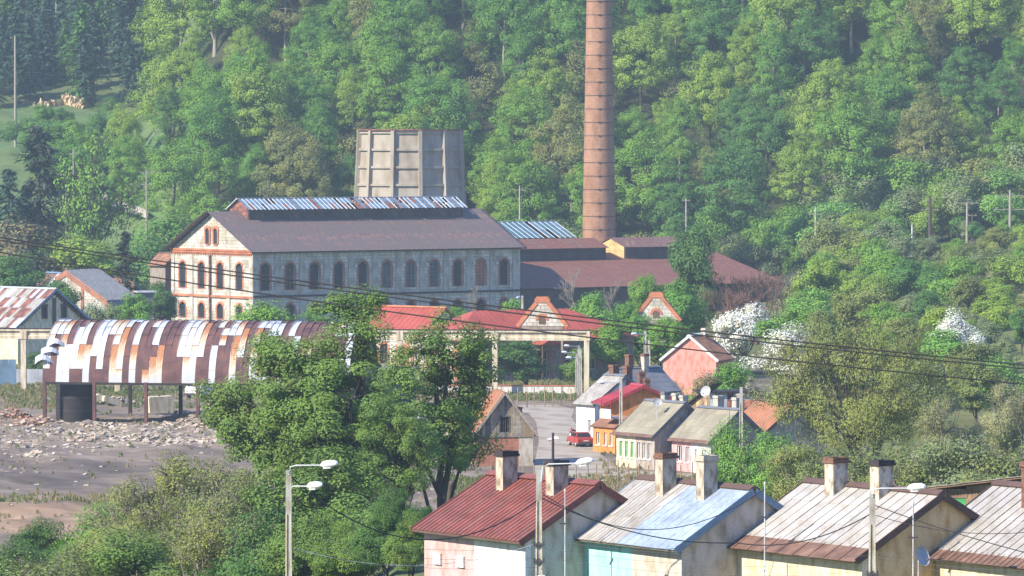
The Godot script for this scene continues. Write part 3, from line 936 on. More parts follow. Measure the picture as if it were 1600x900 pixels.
func ground_colour(x: float, d: float, soft: FastNoiseLite) -> Color:
	var a := soft.get_noise_2d(x, d * 0.6)
	var b := soft.get_noise_2d(x * 5.0 + 50.0, d * 2.2)
	var grass := Color(0.15, 0.22, 0.06).lerp(Color(0.23, 0.24, 0.10), clampf(0.5 + b, 0, 1))
	var soil := Color(0.33, 0.295, 0.27).lerp(Color(0.25, 0.225, 0.21), clampf(0.5 + b * 1.3, 0, 1))
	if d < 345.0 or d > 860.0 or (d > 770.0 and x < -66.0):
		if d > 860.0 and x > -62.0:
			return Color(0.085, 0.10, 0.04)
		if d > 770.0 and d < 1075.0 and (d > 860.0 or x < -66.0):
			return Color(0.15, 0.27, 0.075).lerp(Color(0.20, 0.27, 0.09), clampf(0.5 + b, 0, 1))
		return grass
	var yard := smoothstep(4.0, -4.0, x + a * 6.0 - (d - 430.0) * 0.02) * smoothstep(612.0, 585.0, d + a * 20.0)
	if x > -8.0 and d > 395.0 and d < 560.0:
		yard = maxf(yard, smoothstep(22.0, 15.0, x - (430.0 - minf(d, 430.0)) * 0.3 + a * 3.0) * smoothstep(560.0, 540.0, d))
	var c := soil
	if x < -10.0:
		# coal-dark sweep in front, paler rubble by the shed, a sandy track at the near edge
		var coal := smoothstep(402.0, 412.0, d + a * 10.0) * smoothstep(448.0, 430.0, d + a * 12.0) * smoothstep(-18.0, -34.0, x)
		c = c.lerp(Color(0.135, 0.125, 0.125), coal * clampf(0.75 + b, 0, 1))
		var pale := smoothstep(462.0, 474.0, d + b * 8.0) * smoothstep(510.0, 500.0, d)
		c = c.lerp(Color(0.44, 0.39, 0.335), pale * clampf(0.55 + b * 1.6, 0, 1))
		var sand := smoothstep(391.0, 386.0, d + a * 4.0) * smoothstep(360.0, 367.0, d)
		c = c.lerp(Color(0.43, 0.33, 0.25), sand)
		var verge := smoothstep(400.0, 395.0, d + b * 6.0) * smoothstep(386.0, 392.0, d + b * 5.0)
		c = c.lerp(grass, verge * clampf(0.4 + b * 2.0, 0, 1))
	var edge := clampf(0.5 + 1.4 * b, 0, 1) * smoothstep(520.0, 560.0, d)
	var g := grass.lerp(c, yard * (1.0 - 0.6 * edge))
	var k := 1.0 + 0.5 * soft.get_noise_2d(x * 22.0, d * 9.0)
	return Color(g.r * 1.22 * k, g.g * 1.05 * k, g.b * 0.86 * k)

# flat stones strewn about: one mesh of several stones, many times over
func stones() -> Mesh:
	rng.seed = 77
	var mb := MB.new()
	for s in 1:
		var p := []
		for k in 8:
			p.append(Vector3((1 if k & 1 else -1) * rng.randf_range(0.6, 1.0), (1.0 if k & 2 else 0.0) * rng.randf_range(0.5, 0.9), (1 if k & 4 else -1) * rng.randf_range(0.6, 1.0)))
		mb.quad(p[4], p[5], p[7], p[6]); mb.quad(p[1], p[0], p[2], p[3])
		mb.quad(p[5], p[1], p[3], p[7]); mb.quad(p[0], p[4], p[6], p[2])
		mb.quad(p[6], p[7], p[3], p[2]); mb.quad(p[0], p[1], p[5], p[4])
	return mb.done()

func scatter(called: String, label: String, category: String, mesh: Mesh, material: Material, spots: Array) -> void:
	var mm := MultiMesh.new()
	mm.transform_format = MultiMesh.TRANSFORM_3D
	mm.use_colors = true
	mm.mesh = mesh
	mm.instance_count = spots.size()
	for i in spots.size():
		mm.set_instance_transform(i, spots[i][0])
		mm.set_instance_color(i, spots[i][1])
	var o := MultiMeshInstance3D.new()
	o.name = numbered(called)
	o.multimesh = mm
	o.material_override = material
	add_child(o)
	tag(o, label, category, "", "stuff")

# ------------------------------------------------------------------ the factory
const HALL_TURN := 38.0

func hall_origin() -> Vector3:
	return Vector3((395.0 - 800.0) / F * 763.0, 0, -763.0)

func slope_frame(z_ridge: float, y_ridge: float, pitch: float, front := true) -> Transform3D:
	if front:
		return Transform3D(Basis(Vector3.RIGHT, Vector3(0, cos(pitch), sin(pitch)), Vector3(0, -sin(pitch), cos(pitch))), Vector3(0, y_ridge, z_ridge))
	return Transform3D(Basis(Vector3.LEFT, Vector3(0, cos(pitch), -sin(pitch)), Vector3(0, -sin(pitch), -cos(pitch))), Vector3(0, y_ridge, z_ridge))

func build_hall() -> void:
	var t := thing("factory_hall", "long two-storey stone factory hall with dark rusty roof and raised roof light", "factory", hall_origin(), HALL_TURN)
	var L := 54.0
	var W := 23.0
	var eave := 12.0
	var ridge := 17.9
	var tan_p := (ridge - eave) / (W / 2)
	var pitch := atan(tan_p)
	# long wall facing the camera: two rows of tall arched windows between shallow piers
	var style := {"frame": "dark_iron", "arch": 0.55, "surround": "brick", "blocks": "white_block", "fill": "stone", "depth": 0.3, "cols": 3, "rows": 6, "bar": 0.1, "sill_mat": "brick"}
	var holes := []
	for i in 11:
		var x := 1.5 + 4.82 * i
		holes.append([x, x + 1.8, 5.7, 9.95])
		holes.append([x, x + 1.8, 0.9, 3.4])
	var long_wall := part("long_wall", wall_mesh(L, eave - 0.05, 0.6, holes), M["stone"], t)
	rng.seed = 40
	for h in holes:
		var own := style.duplicate()
		var r := rng.randf()
		if r < 0.25: own.glass = "dusty_glass"
		elif r < 0.36: own.glass = "brick"
		own.cols = [2, 3, 3][rng.randi() % 3]
		own.rows = [4, 6, 7][rng.randi() % 3]
		if rng.randf() < 0.3: own.frame = "rust_sheet"
		window(long_wall, Transform3D(), h[0], h[1], h[2], h[3], own)
	for i in 12:
		var x := -0.05 + 4.82 * i - (0.0 if i else 0.0)
		one_box("pier", Vector3(clampf(x - 0.55, -0.1, L - 1.1), 0, 0.004), Vector3(clampf(x + 0.55, 1.0, L), eave - 0.5, 0.16), M["stone_plain"], t)
	one_box("string_course", Vector3(0, 4.5, 0.165), Vector3(L, 4.85, 0.24), M["shade_stain_dark"], t)
	one_box("cornice", Vector3(0, eave - 0.48, 0.006), Vector3(L, eave - 0.06, 0.22), M["stone_plain"], t)
	# gable wall, seen from its outside: x runs from the far corner to the near one
	var gxf := Transform3D(Basis(Vector3(0, 0, 1), Vector3.UP, Vector3(-1, 0, 0)), Vector3(0, 0, -W))
	var gh := []
	for d in [3.8, 9.2, 14.5, 19.9]:
		var x: float = W - d - 0.9
		gh.append([x, x + 1.8, 5.7, 9.95])
		gh.append([x, x + 1.8, 0.9, 3.4])
	var gs := style.duplicate()
	gs.surround = "orange_brick"
	gs.sill_mat = "orange_brick"
	var gable := part("gable_wall", wall_mesh(W - 0.602, eave - 0.02, 0.6, gh), M["stone"], t, gxf)
	for h in gh:
		window(gable, Transform3D(), h[0], h[1], h[2], h[3], gs)
	var peak := MB.new()
	peak.prism([Vector2(0.1, eave), Vector2(W - 0.1, eave), Vector2(W / 2, ridge - 0.12)], -0.6, 0.0, gxf)
	part("gable_peak", peak, M["stone"], t)
	var band := MB.new()
	band.box(Vector3(-0.1, eave - 0.55, 0.004), Vector3(W + 0.1, eave - 0.2, 0.28), gxf); band.box(Vector3(-0.1, eave - 0.196, 0.004), Vector3(W + 0.1, eave + 0.1, 0.42), gxf)
	for k in 46:
		band.box(Vector3(k * 0.5, eave - 0.85, 0.004), Vector3(k * 0.5 + 0.25, eave - 0.552, 0.2), gxf)
	part("brick_cornice", band, M["orange_brick"], t)
	for d in [0.0, 6.3, 11.5, 16.8, 22.1]:
		one_box("gable_pier", Vector3(W - d - 0.9, 0, 0.004), Vector3(W - d, eave - 0.9, 0.16), M["stone_plain"], t, gxf)
	var mid_band := MB.new()
	mid_band.box(Vector3(0, 4.35, 0.165), Vector3(W, 4.7, 0.26), gxf)
	part("gable_string_course", mid_band, M["orange_brick"], t)
	for s in [-1.15, 1.15]:
		var w := MB.new()
		w.box(Vector3(-0.55, 0, 0.0), Vector3(0.55, 0.15, 0.2)); w.box(Vector3(-0.85, 0.152, 0), Vector3(-0.5, 2.2, 0.14)); w.box(Vector3(0.5, 0.152, 0), Vector3(0.85, 2.2, 0.14))
		for k in 6:
			var a0 := PI * k / 6.0
			var a1 := PI * (k + 1) / 6.0
			w.prism([Vector2(cos(a1), sin(a1)) * 0.5 + Vector2(0, 2.2), Vector2(cos(a0), sin(a0)) * 0.5 + Vector2(0, 2.2), Vector2(cos(a0), sin(a0)) * 0.95 + Vector2(0, 2.2), Vector2(cos(a1), sin(a1)) * 0.95 + Vector2(0, 2.2)], 0.0, 0.16)
		var o := part("attic_window", w, M["orange_brick"], t, gxf * Transform3D(Basis(), Vector3(W / 2 + s, 12.75, 0.004)))
		var g := MB.new()
		var poly := [Vector2(-0.5, 0.15), Vector2(0.5, 0.15)]
		for k in 7:
			poly.append(Vector2(cos(PI * k / 6.0) * 0.5, 2.2 + sin(PI * k / 6.0) * 0.5))
		g.prism(poly, 0.0, 0.03)
		part("pane", g, M["dark_glass"], o)
	var pipe := MB.new()
	pipe.tube([gxf * Vector3(W / 2 - 0.2, 0, 0.34), gxf * Vector3(W / 2 - 0.2, 8.2, 0.34), gxf * Vector3(W / 2 - 0.2, eave - 0.9, 0.34)], [0.17, 0.17, 0.17], 10)
	part("downpipe", pipe, M["rust_sheet"], t)
	one_box("back_wall", Vector3(0, 0, -W), Vector3(L, eave - 0.05, -W + 0.6), M["stone"], t)
	var far := MB.new()
	var fxf := Transform3D(Basis(Vector3(0, 0, -1), Vector3.UP, Vector3(1, 0, 0)), Vector3(L, 0, 0))
	far.prism([Vector2(0.602, 0), Vector2(W - 0.602, 0), Vector2(W - 0.602, eave + 0.3), Vector2(W / 2, ridge - 0.12), Vector2(0.602, eave + 0.3)], -0.6, 0.0, fxf)
	part("end_wall", far, M["shade_stain_dark"], t)
	# roof: a deck and long sheets with laps
	var side := Basis(Vector3(0, 0, 1), Vector3.UP, Vector3(-1, 0, 0))
	var hw := W / 2 + 0.7
	var low := ridge - hw * tan_p
	var deck := MB.new()
	deck.prism([Vector2(hw, low), Vector2(0, ridge), Vector2(-hw, low), Vector2(-hw, low - 0.2), Vector2(0, ridge - 0.2), Vector2(hw, low - 0.2)], -L / 2 - 0.9, L / 2 + 0.4, Transform3D(side, Vector3(L / 2, 0.15, -W / 2)))
	var roof := part("roof", deck, M["dark_iron"], t)
	var down := sqrt(hw * hw + pow(hw * tan_p, 2))
	rng.seed = 41
	for f in [true, false]:
		sheets(roof, "roof_sheet", slope_frame(-W / 2, ridge + 0.15, pitch, f) * Transform3D(Basis(), Vector3((L / 2 - 0.25) * (1 if f else -1) + (0.5 if not f else 0.0), 0, 0)), L + 1.3, down, 56, ["hall_sheet0", "hall_sheet1", "hall_sheet2", "hall_sheet3"], 0.03, 2, 0.04)
	# raised roof light along the ridge
	var x0 := 4.9
	var x1 := 49.3
	var mhw := 3.1
	var my := 18.36
	var mr := 20.1
	var mp := atan((mr - my) / mhw)
	for z in [-W / 2 + 2.6, -W / 2 - 2.6]:
		one_box("monitor_wall", Vector3(x0 + 0.5, 15.6, z - 0.1), Vector3(x1 - 0.5, 18.5, z + 0.1), M["shade_stain_dark"], roof)  # the dark colour includes shade from the eaves above
	for x in [x0 + 0.5, x1 - 0.5]:
		var e := MB.new()
		e.prism([Vector2(-2.48, 15.6), Vector2(2.48, 15.6), Vector2(2.48, 18.55), Vector2(0, 19.9), Vector2(-2.48, 18.55)], -0.1, 0.1, Transform3D(side, Vector3(x, 0, -W / 2)))
		part("monitor_end", e, M["rust_sheet"], roof)
	var rafters := MB.new()
	for k in 24:
		var x := lerpf(x0 + 0.3, x1 - 0.3, k / 23.0)
		for s in [-1, 1]:
			rafters.beam(Vector3(x, mr - 0.16, -W / 2), Vector3(x, my - 0.16, -W / 2 + s * mhw), 0.12, 0.16)
	part("rafters", rafters, M["dark_iron"], roof)
	var run := x1 - x0
	var n := 52
	var pane := MB.new()
	var pl := sqrt(mhw * mhw + (mr - my) * (mr - my))
	pane.box(Vector3(0.05, 0, 0.05), Vector3(run / n - 0.05, 0.03, pl / 2 - 0.02))
	var pane_mesh := pane.done()
	var bar := MB.new()
	bar.box(Vector3(-0.06, 0, 0), Vector3(0.06, 0.11, pl + 0.1))
	var bar_mesh := bar.done()
	rng.seed = 43
	for f in [true, false]:
		var fr := slope_frame(-W / 2, mr, mp, f)
		for k in n + 1:
			var x := lerpf(x0, x1, float(k) / n)
			var bx := x if f else -x
			put("glazing_bar", bar_mesh, M["glazing_bar"] if rng.randf() < 0.8 else M["rust_sheet"], roof, fr * Transform3D(Basis(), Vector3(bx, 0, 0)))
			if k == n: continue
			for r in 2:
				var broken := rng.randf() < (0.04 if k < 22 else 0.2)
				if broken: continue
				var m := "roof_glass"
				if rng.randf() < 0.16: m = "rust_sheet"
				put("roof_pane", pane_mesh, M[m], roof, fr * Transform3D(Basis(), Vector3(bx if f else bx - run / n, 0.02, pl / 2 * r)))
	var cap := MB.new()
	cap.beam(Vector3(x0 - 0.1, mr + 0.1, -W / 2), Vector3(x1 + 0.1, mr + 0.1, -W / 2), 0.35, 0.1)
	part("monitor_ridge", cap, M["glazing_bar"], roof)

func build_boiler_house() -> void:
	# the lower range that carries on behind and to the right of the hall, in the hall's own frame
	var t := thing("boiler_house", "low red iron-roofed boiler house running on from the stone hall", "factory", hall_origin(), HALL_TURN)
	var xa := 54.02
	var xb := 112.0
	var ez := 0.5
	var ey := 4.9
	var rz := -19.0
	var ry := 10.0
	var side := Basis(Vector3(0, 0, 1), Vector3.UP, Vector3(-1, 0, 0))
	var mid := (xa + xb) / 2
	one_box("front_wall", Vector3(xa, 0, -0.5), Vector3(xb - 0.5, ey - 0.1, 0.0), M["shade_stain_dark"], t)  # wall colour darkened to carry the shade under the eave
	var e := MB.new()
	e.prism([Vector2(-0.502, 0), Vector2(-37.4, 0), Vector2(-37.4, 4.9), Vector2(-19, 9.75), Vector2(-0.502, 5.0)], -0.2, 0.2, Transform3D(side, Vector3(xb - 0.7, 0, 0)))
	part("end_wall", e, M["brick"], t)
	var pitch := atan((ry - ey) / (ez - rz))
	var s := sqrt(pow(ez - rz, 2) + pow(ry - ey, 2))
	var deck := MB.new()
	deck.prism([Vector2(ez, ey), Vector2(rz, ry), Vector2(-38.0, ey), Vector2(-38.0, ey - 0.2), Vector2(rz, ry - 0.2), Vector2(ez, ey - 0.2)], -(xb - xa) / 2, (xb - xa) / 2, Transform3D(side, Vector3(mid, 0, 0)))
	var roof := part("roof", deck, M["dark_iron"], t)
	rng.seed = 51
	for f in [true, false]:
		sheets(roof, "roof_sheet", slope_frame(rz, ry, pitch, f) * Transform3D(Basis(), Vector3(mid * (1 if f else -1), 0.01, 0)), xb - xa, s, 48, ["red_sheet0", "red_sheet1", "red_sheet2", "red_sheet3"], 0.03, 3, 0.04)
	# two roof lanterns with eave shade painted into their dark sides
	for lantern in [[54.05, 85.0, "red_sheet"], [88.6, 104.4, "lantern_brown"]]:
		var a: float = lantern[0]
		var b: float = lantern[1]
		for z in [-15.2, -22.8]:
			one_box("lantern_wall", Vector3(a + 0.4, 8.0, z - 0.1), Vector3(b - 0.4, 11.15, z + 0.1), M["shade_stain_dark"], roof)
		for x in [a + 0.3, b - 0.3]:
			var g := MB.new()
			g.prism([Vector2(-15.3, 8.0), Vector2(-15.3, 11.1), Vector2(-19, 12.4), Vector2(-22.7, 11.1), Vector2(-22.7, 8.0)].duplicate(), -0.08, 0.08, Transform3D(side, Vector3(x, 0, 0)))
			part("lantern_end", g, M["fresh_wood"] if lantern[2] == "lantern_brown" else M["rust_sheet"], roof)
		var lp := atan((12.6 - 11.0) / 4.3)
		var ls := sqrt(4.3 * 4.3 + 1.6 * 1.6)
		for f in [true, false]:
			sheets(roof, "lantern_sheet", slope_frame(-19.0, 12.6, lp, f) * Transform3D(Basis(), Vector3((a + b) / 2 * (1 if f else -1), 0, 0)), b - a, ls, int((b - a) / 1.3), [lantern[2] + "0", lantern[2] + "1", lantern[2] + "2", lantern[2] + "3", "lantern_brown1"], 0.03, 1, 0.05)
	# glazed roof behind the first lantern
	var ga := 56.0
	var gb := 86.0
	for z in [-25.4, -36.6]:
		one_box("glass_house_wall", Vector3(ga, 5.0, z - 0.15), Vector3(gb - 0.3, 12.5, z + 0.15), M["brick"], t)
	var ge := MB.new()
	ge.prism([Vector2(-25.56, 5), Vector2(-25.56, 12.5), Vector2(-31, 15.0), Vector2(-36.44, 12.5), Vector2(-36.44, 5)], -0.15, 0.15, Transform3D(side, Vector3(gb - 0.45, 0, 0)))
	part("glass_house_end", ge, M["shade_stain_dark"], t)
	var gp := atan((15.3 - 12.6) / 6.0)
	var gl := sqrt(36.0 + 2.7 * 2.7)
	var n := 25
	var w := (gb - ga) / n
	var pane := MB.new()
	pane.box(Vector3(0.05, 0, 0.03), Vector3(w - 0.05, 0.03, gl / 2 - 0.03))
	var pm := pane.done()
	var bar := MB.new()
	bar.box(Vector3(-0.06, 0, 0), Vector3(0.06, 0.1, gl + 0.1))
	var bm := bar.done()
	rng.seed = 53
	var gdeck := MB.new()
	gdeck.box(Vector3(ga, 12.2, -36.4), Vector3(gb - 0.7, 12.3, -25.6))
	var gr := part("glass_roof", gdeck, M["dark_iron"], t)
	for f in [true, false]:
		var fr := slope_frame(-31.0, 15.3, gp, f)
		for k in n + 1:
			var x := ga + w * k
			put("glazing_bar", bm, M["glazing_bar"], gr, fr * Transform3D(Basis(), Vector3(x if f else -x, 0, 0)))
			if k == n: continue
			for r in 2:
				if rng.randf() < (0.1 if r == 0 else 0.03): continue
				put("roof_pane", pm, M["roof_glass_green"] if rng.randf() < 0.8 else M["roof_glass"], gr, fr * Transform3D(Basis(), Vector3(x if f else -x - w, 0.02, gl / 2 * r)))
	var cap := MB.new()
	cap.beam(Vector3(ga, 15.4, -31), Vector3(gb + 0.1, 15.4, -31), 0.3, 0.1)
	part("glass_ridge", cap, M["glazing_bar"], gr)

func build_stack() -> void:
	var d := 850.0
	var t := thing("factory_chimney", "tall round brick factory chimney bound with dark iron hoops", "chimney", Vector3((936.0 - 800.0) / F * d, 0, -d))
	var prof := []
	for k in 15:
		var y := 72.0 * k / 14.0
		prof.append(Vector2(lerpf(3.15, 1.95, y / 72.0), y))
	prof.append(Vector2(1.5, 72.0))
	var mb := MB.new()
	mb.lathe(prof, 40)
	part("shaft", mb, M["stack_brick"], t)
	var y := 9.0
	while y < 71.0:
		var r := lerpf(3.15, 1.95, y / 72.0)
		var h := MB.new()
		h.lathe([Vector2(r - 0.02, y - 0.055), Vector2(r + 0.05, y - 0.055), Vector2(r + 0.045, y + 0.055), Vector2(r - 0.02, y + 0.055)], 40)
		h.box(Vector3(-0.2, y - 0.12, r), Vector3(0.2, y + 0.12, r + 0.14))
		part("iron_hoop", h, M["iron"], t)
		y += 2.37

func build_tower() -> void:
	var d := 850.0
	var t := thing("cooling_tower", "twelve-sided concrete cooling tower with raised ribs behind the hall", "cooling tower", Vector3((641.0 - 800.0) / F * d, 0, -d))
	var top := 31.2
	var radius := func(y: float) -> float: return 9.1 + (top - y) * 0.045
	# vertices: one of them 12 degrees to the right of straight towards the camera
	var dirs := []
	for k in 12:
		var a := deg_to_rad(12.0 + 30.0 * k)
		dirs.append(Vector3(sin(a), 0, cos(a)))
	var levels := [0.0, 6.4, 12.6, 15.7, 18.8, 21.9, 25.0, 28.1, top]
	for k in 12:
		var p: Vector3 = dirs[k]
		var q: Vector3 = dirs[(k + 1) % 12]
		for l in levels.size() - 1:
			var y0: float = levels[l]
			var y1: float = levels[l + 1]
			if l == 0 and k % 2 == 0: continue     # open air intake between the legs
			var r0: float = radius.call(y0) - 0.25
			var r1: float = radius.call(y1) - 0.25
			var mb := MB.new()
			var v := [p * r0 + Vector3(0, y0, 0), q * r0 + Vector3(0, y0, 0), q * r1 + Vector3(0, y1, 0), p * r1 + Vector3(0, y1, 0)]
			var inn := ((p + q) / 2).normalized() * -0.25
			mb.quad(v[0], v[1], v[2], v[3]); mb.quad(v[1] + inn, v[0] + inn, v[3] + inn, v[2] + inn)
			mb.quad(v[3], v[2], v[2] + inn, v[3] + inn)
			part("panel", mb, M["concrete"], t)
			var bm := MB.new()
			bm.beam(p * (r1 + 0.18) + Vector3(0, y1 - 0.2, 0), q * (r1 + 0.18) + Vector3(0, y1 - 0.2, 0), 0.36, 0.4 if l < levels.size() - 2 else 0.55)
			if l < levels.size() - 1: part("ring_beam", bm, M["concrete"], t)
	for k in 12:
		var p: Vector3 = dirs[k]
		var mb := MB.new()
		var w: float = 0.62
		var a := p * (float(radius.call(0.0)) + 0.1)
		var b := p * (float(radius.call(top)) + 0.1) + Vector3(0, top + 0.02, 0)
		var zx := Basis(p.cross(Vector3.UP).normalized(), (b - a).normalized(), p)
		mb.box(Vector3(-w / 2, 0, -0.45), Vector3(w / 2, a.distance_to(b), 0.3), Transform3D(zx, a))
		part("rib", mb, M["concrete"], t)
	for k in 12:
		var rim := MB.new()
		var r := 9.1
		rim.beam(dirs[k] * (r + 0.1) + Vector3(0, top + 0.16, 0), dirs[(k + 1) % 12] * (r + 0.1) + Vector3(0, top + 0.16, 0), 0.7, 0.24)
		part("rim", rim, M["rust_sheet"], t)

# ------------------------------------------------------------------ the arched shed in the yard
func build_shed() -> void:
	var d := 503.0
	var base := Vector3((66.0 - 800.0) / F * d, 0, -d)
	var turn := -11.0
	var t := thing("vaulted_shed", "open shed with barrel roof of rusted and white iron sheets", "shed", base, turn)
	var L := 33.0
	var W := 14.0
	var ey := 4.4
	var rise := 6.2
	var cols := 46
	var w := L / cols
	var segs := 7
	# the vault: sheets in columns; each column is cut into sheets of uneven length
	var arc := func(u: float) -> Vector3: return Vector3(0, ey + rise * sin(PI * u), -W / 2 + W / 2 * cos(PI * u))
	rng.seed = 64
	var meshes := {}
	var frame := MB.new()
	for k in 7:
		var x := clampf(5.6 * k, 0.2, L - 0.2)
		for s in 16:
			frame.beam((arc.call(s / 16.0) as Vector3) * Vector3(1, 0.985, 1) + Vector3(x, 0, 0), (arc.call((s + 1) / 16.0) as Vector3) * Vector3(1, 0.985, 1) + Vector3(x, 0, 0), 0.14, 0.14)
	for u in [0.02, 0.16, 0.3, 0.42, 0.58, 0.7, 0.84, 0.98]:
		var p: Vector3 = arc.call(u)
		frame.beam(p * Vector3(1, 0.982, 1), p * Vector3(1, 0.982, 1) + Vector3(L, 0, 0), 0.1, 0.1)
	var vault := part("roof_frame", frame, M["dark_iron"], t)
	for c in cols:
		var u := 0.0
		var dark_run := rng.randf() < 0.4
		while u < 0.998:
			var len: int = [1, 2, 2, 3, 4][rng.randi() % 5]
			var u1 := minf(1.0, u + len * 0.0715)
			if 1.0 - u1 < 0.05: u1 = 1.0
			var key := "%.3f_%.3f" % [u, u1]
			if not meshes.has(key):
				var mb := MB.new()
				var parts := 5
				for s in parts:
					var ua := lerpf(u, u1 + 0.012, float(s) / parts)
					var ub := lerpf(u, u1 + 0.012, float(s + 1) / parts)
					# the upper sheet laps over the lower one
					var pa: Vector3 = arc.call(minf(ua, 1.0))
					var pb: Vector3 = arc.call(minf(ub, 1.0))
					var mid := Vector3(0, ey, -W / 2)
					var la := 0.05 + 0.05 * (1.0 - absf(float(s) / parts - (0.0 if u < 0.5 else 1.0)))
					var lb := 0.05 + 0.05 * (1.0 - absf(float(s + 1) / parts - (0.0 if u < 0.5 else 1.0)))
					pa += (pa - mid).normalized() * la
					pb += (pb - mid).normalized() * lb
					var sx := Vector3(w - 0.012, 0, 0)
					var i := mb.v.size()
					var nn := sx.cross(pb - pa).normalized()
					if u < 0.5:
						mb.vert(pa, nn, Vector2(0, 1.0 - float(s) / parts)); mb.vert(pa + sx, nn, Vector2(1, 1.0 - float(s) / parts)); mb.vert(pb + sx, nn, Vector2(1, 1.0 - float(s + 1) / parts)); mb.vert(pb, nn, Vector2(0, 1.0 - float(s + 1) / parts))
					else:
						mb.vert(pa, nn, Vector2(0, float(s) / parts)); mb.vert(pa + sx, nn, Vector2(1, float(s) / parts)); mb.vert(pb + sx, nn, Vector2(1, float(s + 1) / parts)); mb.vert(pb, nn, Vector2(0, float(s + 1) / parts))
					mb.ix.append_array(PackedInt32Array([i, i + 2, i + 1, i, i + 3, i + 2]))
				# the folded seam at the edge
				for s in parts:
					var pa: Vector3 = arc.call(lerpf(u, u1, float(s) / parts))
					var pb: Vector3 = arc.call(lerpf(u, u1, float(s + 1) / parts))
					mb.beam(pa * Vector3(1, 1.013, 1), pb * Vector3(1, 1.013, 1), 0.035, 0.07)
				meshes[key] = mb.done()
			var r := rng.randf()
			var m := "shed_rust"
			if dark_run:
				if r > 0.82: m = "bleed2"
				elif r > 0.74: m = "shed_white"
			elif r < 0.22: m = "shed_white"
			elif r < 0.40: m = "bleed0"
			elif r < 0.60: m = "bleed1"
			elif r < 0.72: m = "bleed2"
			put("roof_sheet", meshes[key], M[m], vault, Transform3D(Basis(), Vector3(w * c, 0, 0)))
			u = u1
	# torn sheets curling off the near end
	for k in 3:
		var mb := MB.new()
		var p: Vector3 = arc.call(0.13 + 0.05 * k)
		var prev := p + Vector3(0.5 * k, 0.1, 0.25)
		for s in 5:
			var nx := prev + Vector3(0.42, 0.22 - 0.16 * s + rng.randf_range(-0.06, 0.06), 0.10 * (1.5 - s))
			var wide := Vector3(0.05, -0.75 + 0.1 * s, 0.42)
			mb.quad(prev + wide, nx + wide * 0.85, nx, prev)
			prev = nx
		part("loose_sheet", mb, M["galvanised"], vault, Transform3D(Basis(), Vector3(-0.9, 0, 0)))
	for k in 7:
		for z in [0.0, -W]:
			var x := clampf(5.6 * k, 0.2, L - 0.2)
			one_box("post", Vector3(x - 0.17, -0.3, z - 0.17), Vector3(x + 0.17, ey + 0.05, z + 0.17), M["shed_rust"] if z == 0.0 else M["dark_iron"], t)
	for z in [0.0, -W]:
		one_box("eave_beam", Vector3(0.38, ey - 0.25, z - 0.1), Vector3(L - 0.4, ey - 0.02, z + 0.1), M["dark_iron"], t)
	var tk := thing("iron_tank", "big dark sheet-iron tank standing under the near end of the vaulted shed", "tank", base + Vector3(2.6, 0, -3.2).rotated(Vector3.UP, deg_to_rad(turn)), turn)
	var mb2 := MB.new()
	mb2.lathe([Vector2(2.0, 0), Vector2(2.05, 0.1), Vector2(2.05, 4.0), Vector2(1.9, 4.15), Vector2(0.01, 4.3)], 28)
	part("shell", mb2, M["dark_iron"], tk)
	for y in [1.3, 2.65]:
		var hb := MB.new()
		hb.lathe([Vector2(2.04, y - 0.05), Vector2(2.1, y - 0.05), Vector2(2.1, y + 0.05), Vector2(2.04, y + 0.05)], 28)
		part("hoop", hb, M["iron"], tk)

# ------------------------------------------------------------------ crane gantry
func build_gantry() -> void:
	var d := 566.0
	var a := at(-109, 524, d)
	var b := at(922, 524, d - 6.0)
	var dir := (b - a)
	dir.y = 0
	var len := dir.length()
	var turn := rad_to_deg(atan2(-dir.z, dir.x))
	var t := thing("crane_gantry", "long pale concrete crane beam carried on slim square posts", "gantry", Vector3(a.x, 0, a.z), turn)
	var y := 6.3
	var n := 7
	for k in n:
		var x0 := len * k / n
		var x1 := len * (k + 1) / n
		var mb := MB.new()
		mb.prism([Vector2(-0.22, 0), Vector2(0.22, 0), Vector2(0.22, 0.35), Vector2(0.12, 0.45), Vector2(0.12, 0.85), Vector2(0.34, 0.95), Vector2(0.34, 1.12), Vector2(-0.34, 1.12), Vector2(-0.34, 0.95), Vector2(-0.12, 0.85), Vector2(-0.12, 0.45), Vector2(-0.22, 0.35)], x0 + 0.03, x1 - 0.03, Transform3D(Basis(Vector3(0, 0, -1), Vector3.UP, Vector3(1, 0, 0)), Vector3(0, y, 0)))
		mb.box(Vector3(x0 + 0.02, y - 0.001, -0.38), Vector3(x0 + 0.4, y + 1.1, 0.38)); mb.box(Vector3(x1 - 0.4, y - 0.001, -0.38), Vector3(x1 - 0.02, y + 1.1, 0.38))
		part("beam", mb, M["beam_concrete"], t)
		one_box("rail", Vector3(x0 + 0.02, y + 1.124, -0.06), Vector3(x1 - 0.02, y + 1.28, 0.06), M["dark_iron"], t)
	for k in n + 1:
		var x := clampf(len * k / n, 0.4, len - 0.4)
		one_box("post", Vector3(x - 0.3, -0.2, -0.3), Vector3(x + 0.3, y - 0.006, 0.3), M["beam_concrete"], t)

